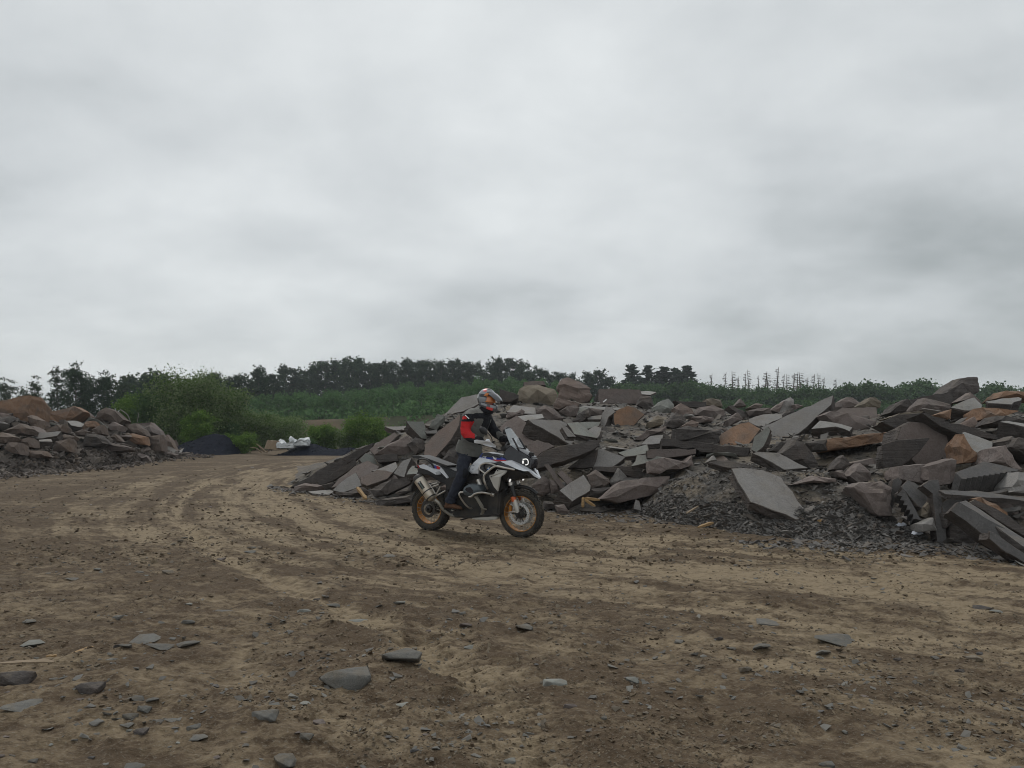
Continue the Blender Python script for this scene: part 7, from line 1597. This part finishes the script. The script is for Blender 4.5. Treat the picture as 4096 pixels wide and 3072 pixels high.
ST = [(573, 2582, 132, 'f', 'fieldstone', 'long pale flagstone left of two others in a row'), (640, 2604, 100, 'f', 'fieldstone', 'flagstone in the middle of the broken row'), (752, 2590, 98, 'f', 'fieldstone', 'squarish pale flagstone ending the broken row'), (480, 2606, 50, 'l', 'dark', 'dark stone left of the flagstone row'), (505, 2614, 55, 'l', 'fieldstone', 'grey stone just under the long flagstone'),
 (117, 2502, 58, 'f', 'fieldstone', 'small flat stone above the pale flat one at left'), (468, 2492, 52, 'l', 'fieldstone', 'round grey stone above the flagstone row'), (753, 2510, 56, 'l', 'fieldstone', 'pale stone above the squarish flagstone'), (899, 2462, 72, 'f', 'fieldstone', 'pale flat stone right above the flagstone row'), (117, 2602, 102, 'f', 'green', 'pale flat slip of stone near the left edge'),
 (60, 2745, 150, 'l', 'dark', 'large dark rock at the left picture edge'), (85, 2845, 132, 'f', 'fieldstone', 'bluish flat stone below the large dark rock'), (355, 2798, 125, 'l', 'dark', 'dark crumbling lump in the left foreground'), (550, 2832, 60, 'l', 'fieldstone', 'grey stone at the top of the foreground cluster'), (612, 2838, 62, 'f', 'fieldstone', 'flat stone right in the foreground cluster'), (520, 2885, 62, 'l', 'fieldstone', 'square stone at the left of the foreground cluster'), (577, 2866, 54, 'l', 'fieldstone', 'middle stone of the foreground cluster'), (508, 2915, 50, 'f', 'fieldstone', 'flat stone below the foreground cluster'),
 (560, 2948, 66, 'l', 'dark', 'dark stone below the cluster in the foreground'), (775, 2930, 56, 'l', 'fieldstone', 'grey stone under the black rod'), (793, 2966, 82, 'f', 'fieldstone', 'flat grey stone below the black rod'), (685, 2905, 55, 'f', 'fieldstone', 'pair like flat stone left of the black rod'),
 (1378, 2752, 205, 'l', 'fieldstone', 'biggest pale foreground stone with a split across it'), (1607, 2680, 180, 'l', 'fieldstone', 'long dark edged grey stone right of the biggest one'), (1060, 2915, 106, 'l', 'fieldstone', 'two toned stone left of centre in the foreground'), (1217, 2842, 50, 'f', 'green', 'greenish chip below the biggest foreground stone'), (1278, 2896, 56, 'l', 'brown', 'brown stone below the biggest foreground stone'), (1140, 3052, 102, 'l', 'fieldstone', 'stone at the bottom edge left of centre'), (540, 3070, 108, 'f', 'fieldstone', 'stone cut by the bottom edge at left'),
 (2222, 2752, 106, 'l', 'green', 'greenish grey stone right of centre in the foreground'), (2530, 2742, 58, 'l', 'green', 'small two toned stone far right of the greenish one'), (2098, 2538, 80, 'l', 'fieldstone', 'pale angular stone below the front wheel'), (1862, 2530, 55, 'l', 'brown', 'reddish stone left of the pale angular stone'), (1600, 2424, 46, 'l', 'green', 'pale greenish stone below the rear wheel'), (1433, 2489, 76, 'f', 'green', 'flat greenish stone by the tyre track'), (1617, 2857, 70, 'f', 'green', 'pale greenish slip pressed into the dirt'), (2282, 2857, 62, 'l', 'brown', 'earth coloured stone below the greenish grey one'), (2037, 3044, 50, 'l', 'green', 'green stone at the bottom edge right of centre'), (1880, 2600, 64, 'f', 'green', 'flat greenish stone left of centre right'), (1796, 2495, 36, 'l', 'fieldstone', 'small blue grey stone beside the reddish one'), (1850, 2470, 30, 'l', 'fieldstone', 'small upright stone above the reddish one'), (1225, 2990, 55, 'l', 'fieldstone', 'small grey stone near the bottom edge'),
 (3072, 2482, 108, 'f', 'fieldstone', 'pale flush stone in the track at right'), (3330, 2550, 152, 'f', 'fieldstone', 'long pale flush stone at the far right track'), (3047, 2600, 70, 'l', 'fieldstone', 'grey squarish stone below the pale flush stone'), (3292, 2615, 66, 'l', 'fieldstone', 'blue grey stone below the long flush stone'), (2984, 2688, 60, 'l', 'tan', 'tan rounded stone at right'), (2800, 2669, 42, 'l', 'tan', 'small tan stone left of the rounded tan one'), (3900, 2642, 66, 'l', 'tan', 'tan block near the right picture edge'), (3590, 2630, 32, 'l', 'dark', 'small dark stone left of the tan block'), (3840, 2690, 44, 'l', 'dark', 'dark stone below the tan block at right'), (3305, 3058, 60, 'l', 'fieldstone', 'rounded grey stone at the bottom right'), (3902, 2940, 32, 'l', 'tan', 'small yellowish pebble in the right corner'), (2877, 2557, 44, 'l', 'dark', 'dark stone in the chip cluster at right'), (2720, 2550, 34, 'f', 'fieldstone', 'pale chip in the cluster at right'), (2925, 2600, 38, 'f', 'fieldstone', 'pale slip below the chip cluster at right'), (3925, 2438, 78, 'f', 'dark', 'dark flat stone in the low row at the far right'), (3985, 2452, 60, 'f', 'green', 'greenish flat stone at the end of the low row'),
 (880, 2238, 44, 'l', 'brown', 'upright brown stone on the tyre track at left'), (390, 2284, 34, 'l', 'fieldstone', 'small pale block in the left middle ground'), (557, 2294, 40, 'f', 'fieldstone', 'thin pale stone in the left middle ground'), (672, 2298, 54, 'l', 'tan', 'two toned stone in the left middle ground'), (287, 2323, 44, 'f', 'fieldstone', 'flat whitish stone left of the thin pale one'), (1270, 2400, 34, 'l', 'dark', 'small dark stone beside the tyre track'), (1333, 2428, 56, 'f', 'fieldstone', 'flat grey stone just right of the tyre track'), (1218, 2460, 60, 'l', 'green', 'greenish lump left of the tyre track'), (755, 2434, 30, 'l', 'green', 'small green cube like stone at left'), (152, 2335, 34, 'l', 'dark', 'small dark stone near the left edge'), (740, 2142, 40, 'f', 'fieldstone', 'whitish stone far left on the bend'), (1555, 2232, 60, 'f', 'fieldstone', 'white flush stone left below the rear wheel'), (1010, 2188, 50, 'f', 'fieldstone', 'whitish flat patch of stone on the bend'), (1000, 2208, 44, 'f', 'fieldstone', 'lower whitish flat stone on the bend')]
for a in ST: gstone(*a)
# further stones, alike
rs = random.Random(21); zones = [('small grey stone lying loose on the dirt before the motorcycle', 'small loose stones on the dirt')]
for i in range(210):
    py = 2200+870*rs.random()**1.1; px = rs.uniform(-50, 4150); nz = fbm(np.array([px/260.]), np.array([py/170.]), 3)[0]
    if nz < .44 and rs.random() < .8: continue
    w = rs.uniform(14, 34)*(.55+.6*(py-2100)/900); gstone(px, py, w, rs.choice('ffl'), rs.choice(['fieldstone', 'fieldstone', 'green', 'brown', 'slate', 'tan', 'fieldstone']), 'small loose stone lying on the dirt of the yard', group='small loose stones on the dirt')
for i in range(60):
    py = 1850+340*rs.random()**.8; px = rs.uniform(0, 1600) if py < 2060 else rs.uniform(0, 4000)
    if py < np.interp(px, BX, BY, left=0)+15: continue
    gstone(px, py, rs.uniform(7, 17), rs.choice('fl'), rs.choice(['grey', 'brown', 'tan', 'brown']), 'small stone lying on the far part of the dirt track', group='small stones on the far track')
# uncountable gravel and clods
M['chipsg'] = chipmat('weathered_chips', [(0.13, 0.125, 0.112), (0.17, 0.163, 0.15), (0.11, 0.1, 0.088), (0.2, 0.19, 0.17)])
def dirt_clods(n, seed, y0, y1, smin, smax, mat, label, thr):
    rng = np.random.default_rng(seed); py = y0+(y1-y0)*rng.random(n*3); px = rng.uniform(-150, 4250, n*3); Y = F*CH/(py-HY); X = (px-CX)/F*Y
    f = fbm(X*.9+seed, Y*.9, 3)*.6+fbm(X*3.1, Y*3.1+seed, 3)*.4; k = (f > thr) & (py > np.interp(px, BX, BY, left=0)+4) & (py > np.interp(px, LBX, LBY, right=0)+2); X, Y, f = X[k][:n], Y[k][:n], f[k][:n]
    s_ = np.clip(rng.lognormal(math.log(smin*1.5), .5, len(X)), smin, smax)*np.clip((Y/6.)**.2, .75, 1.8)
    o = scatter('gravel', np.stack([X, Y, ground_z(X, Y)+s_*.15], 1), s_, LUMPP if seed % 2 else FLATP, mat, .25); tag(o, label, 'gravel', kind='stuff')
dirt_clods(12000, 31, 2180, 3200, .005, .026, M['clods'], 'crumbled earth and small pebbles strewn over the near dirt', .44)
dirt_clods(1300, 32, 2180, 3200, .010, .04, M['chipsg'], 'grey slate chips strewn over the near dirt', .52)
M['chipsg'] and dirt_clods(5000, 33, 1840, 2260, .009, .038, M['clods'], 'crumbled earth strewn over the farther dirt', .42)

# ================================================================== the air: slight haze
hz = bpy.data.meshes.new('haze'); bmz = bmesh.new(); bmesh.ops.create_cube(bmz, size=1)
for v in bmz.verts: v.co = Vector((v.co.x*7200, v.co.y*4200+1900, -1.5 if v.co.z < 0 else 36))
bmz.to_mesh(hz); bmz.free(); hm = bpy.data.materials.new('pale_air'); hm.use_nodes = True; ht = hm.node_tree; ht.nodes.clear()
ho = ht.nodes.new('ShaderNodeOutputMaterial'); hv_ = ht.nodes.new('ShaderNodeVolumePrincipled'); hv_.inputs['Color'].default_value = (.86, .92, .96, 1); hv_.inputs['Density'].default_value = 0.0005; hv_.inputs['Anisotropy'].default_value = .2
ht.links.new(hv_.outputs[0], ho.inputs['Volume']); hz.materials.append(hm); tag(ob('haze', hz), 'thin pale haze in the air', 'haze', kind='stuff')
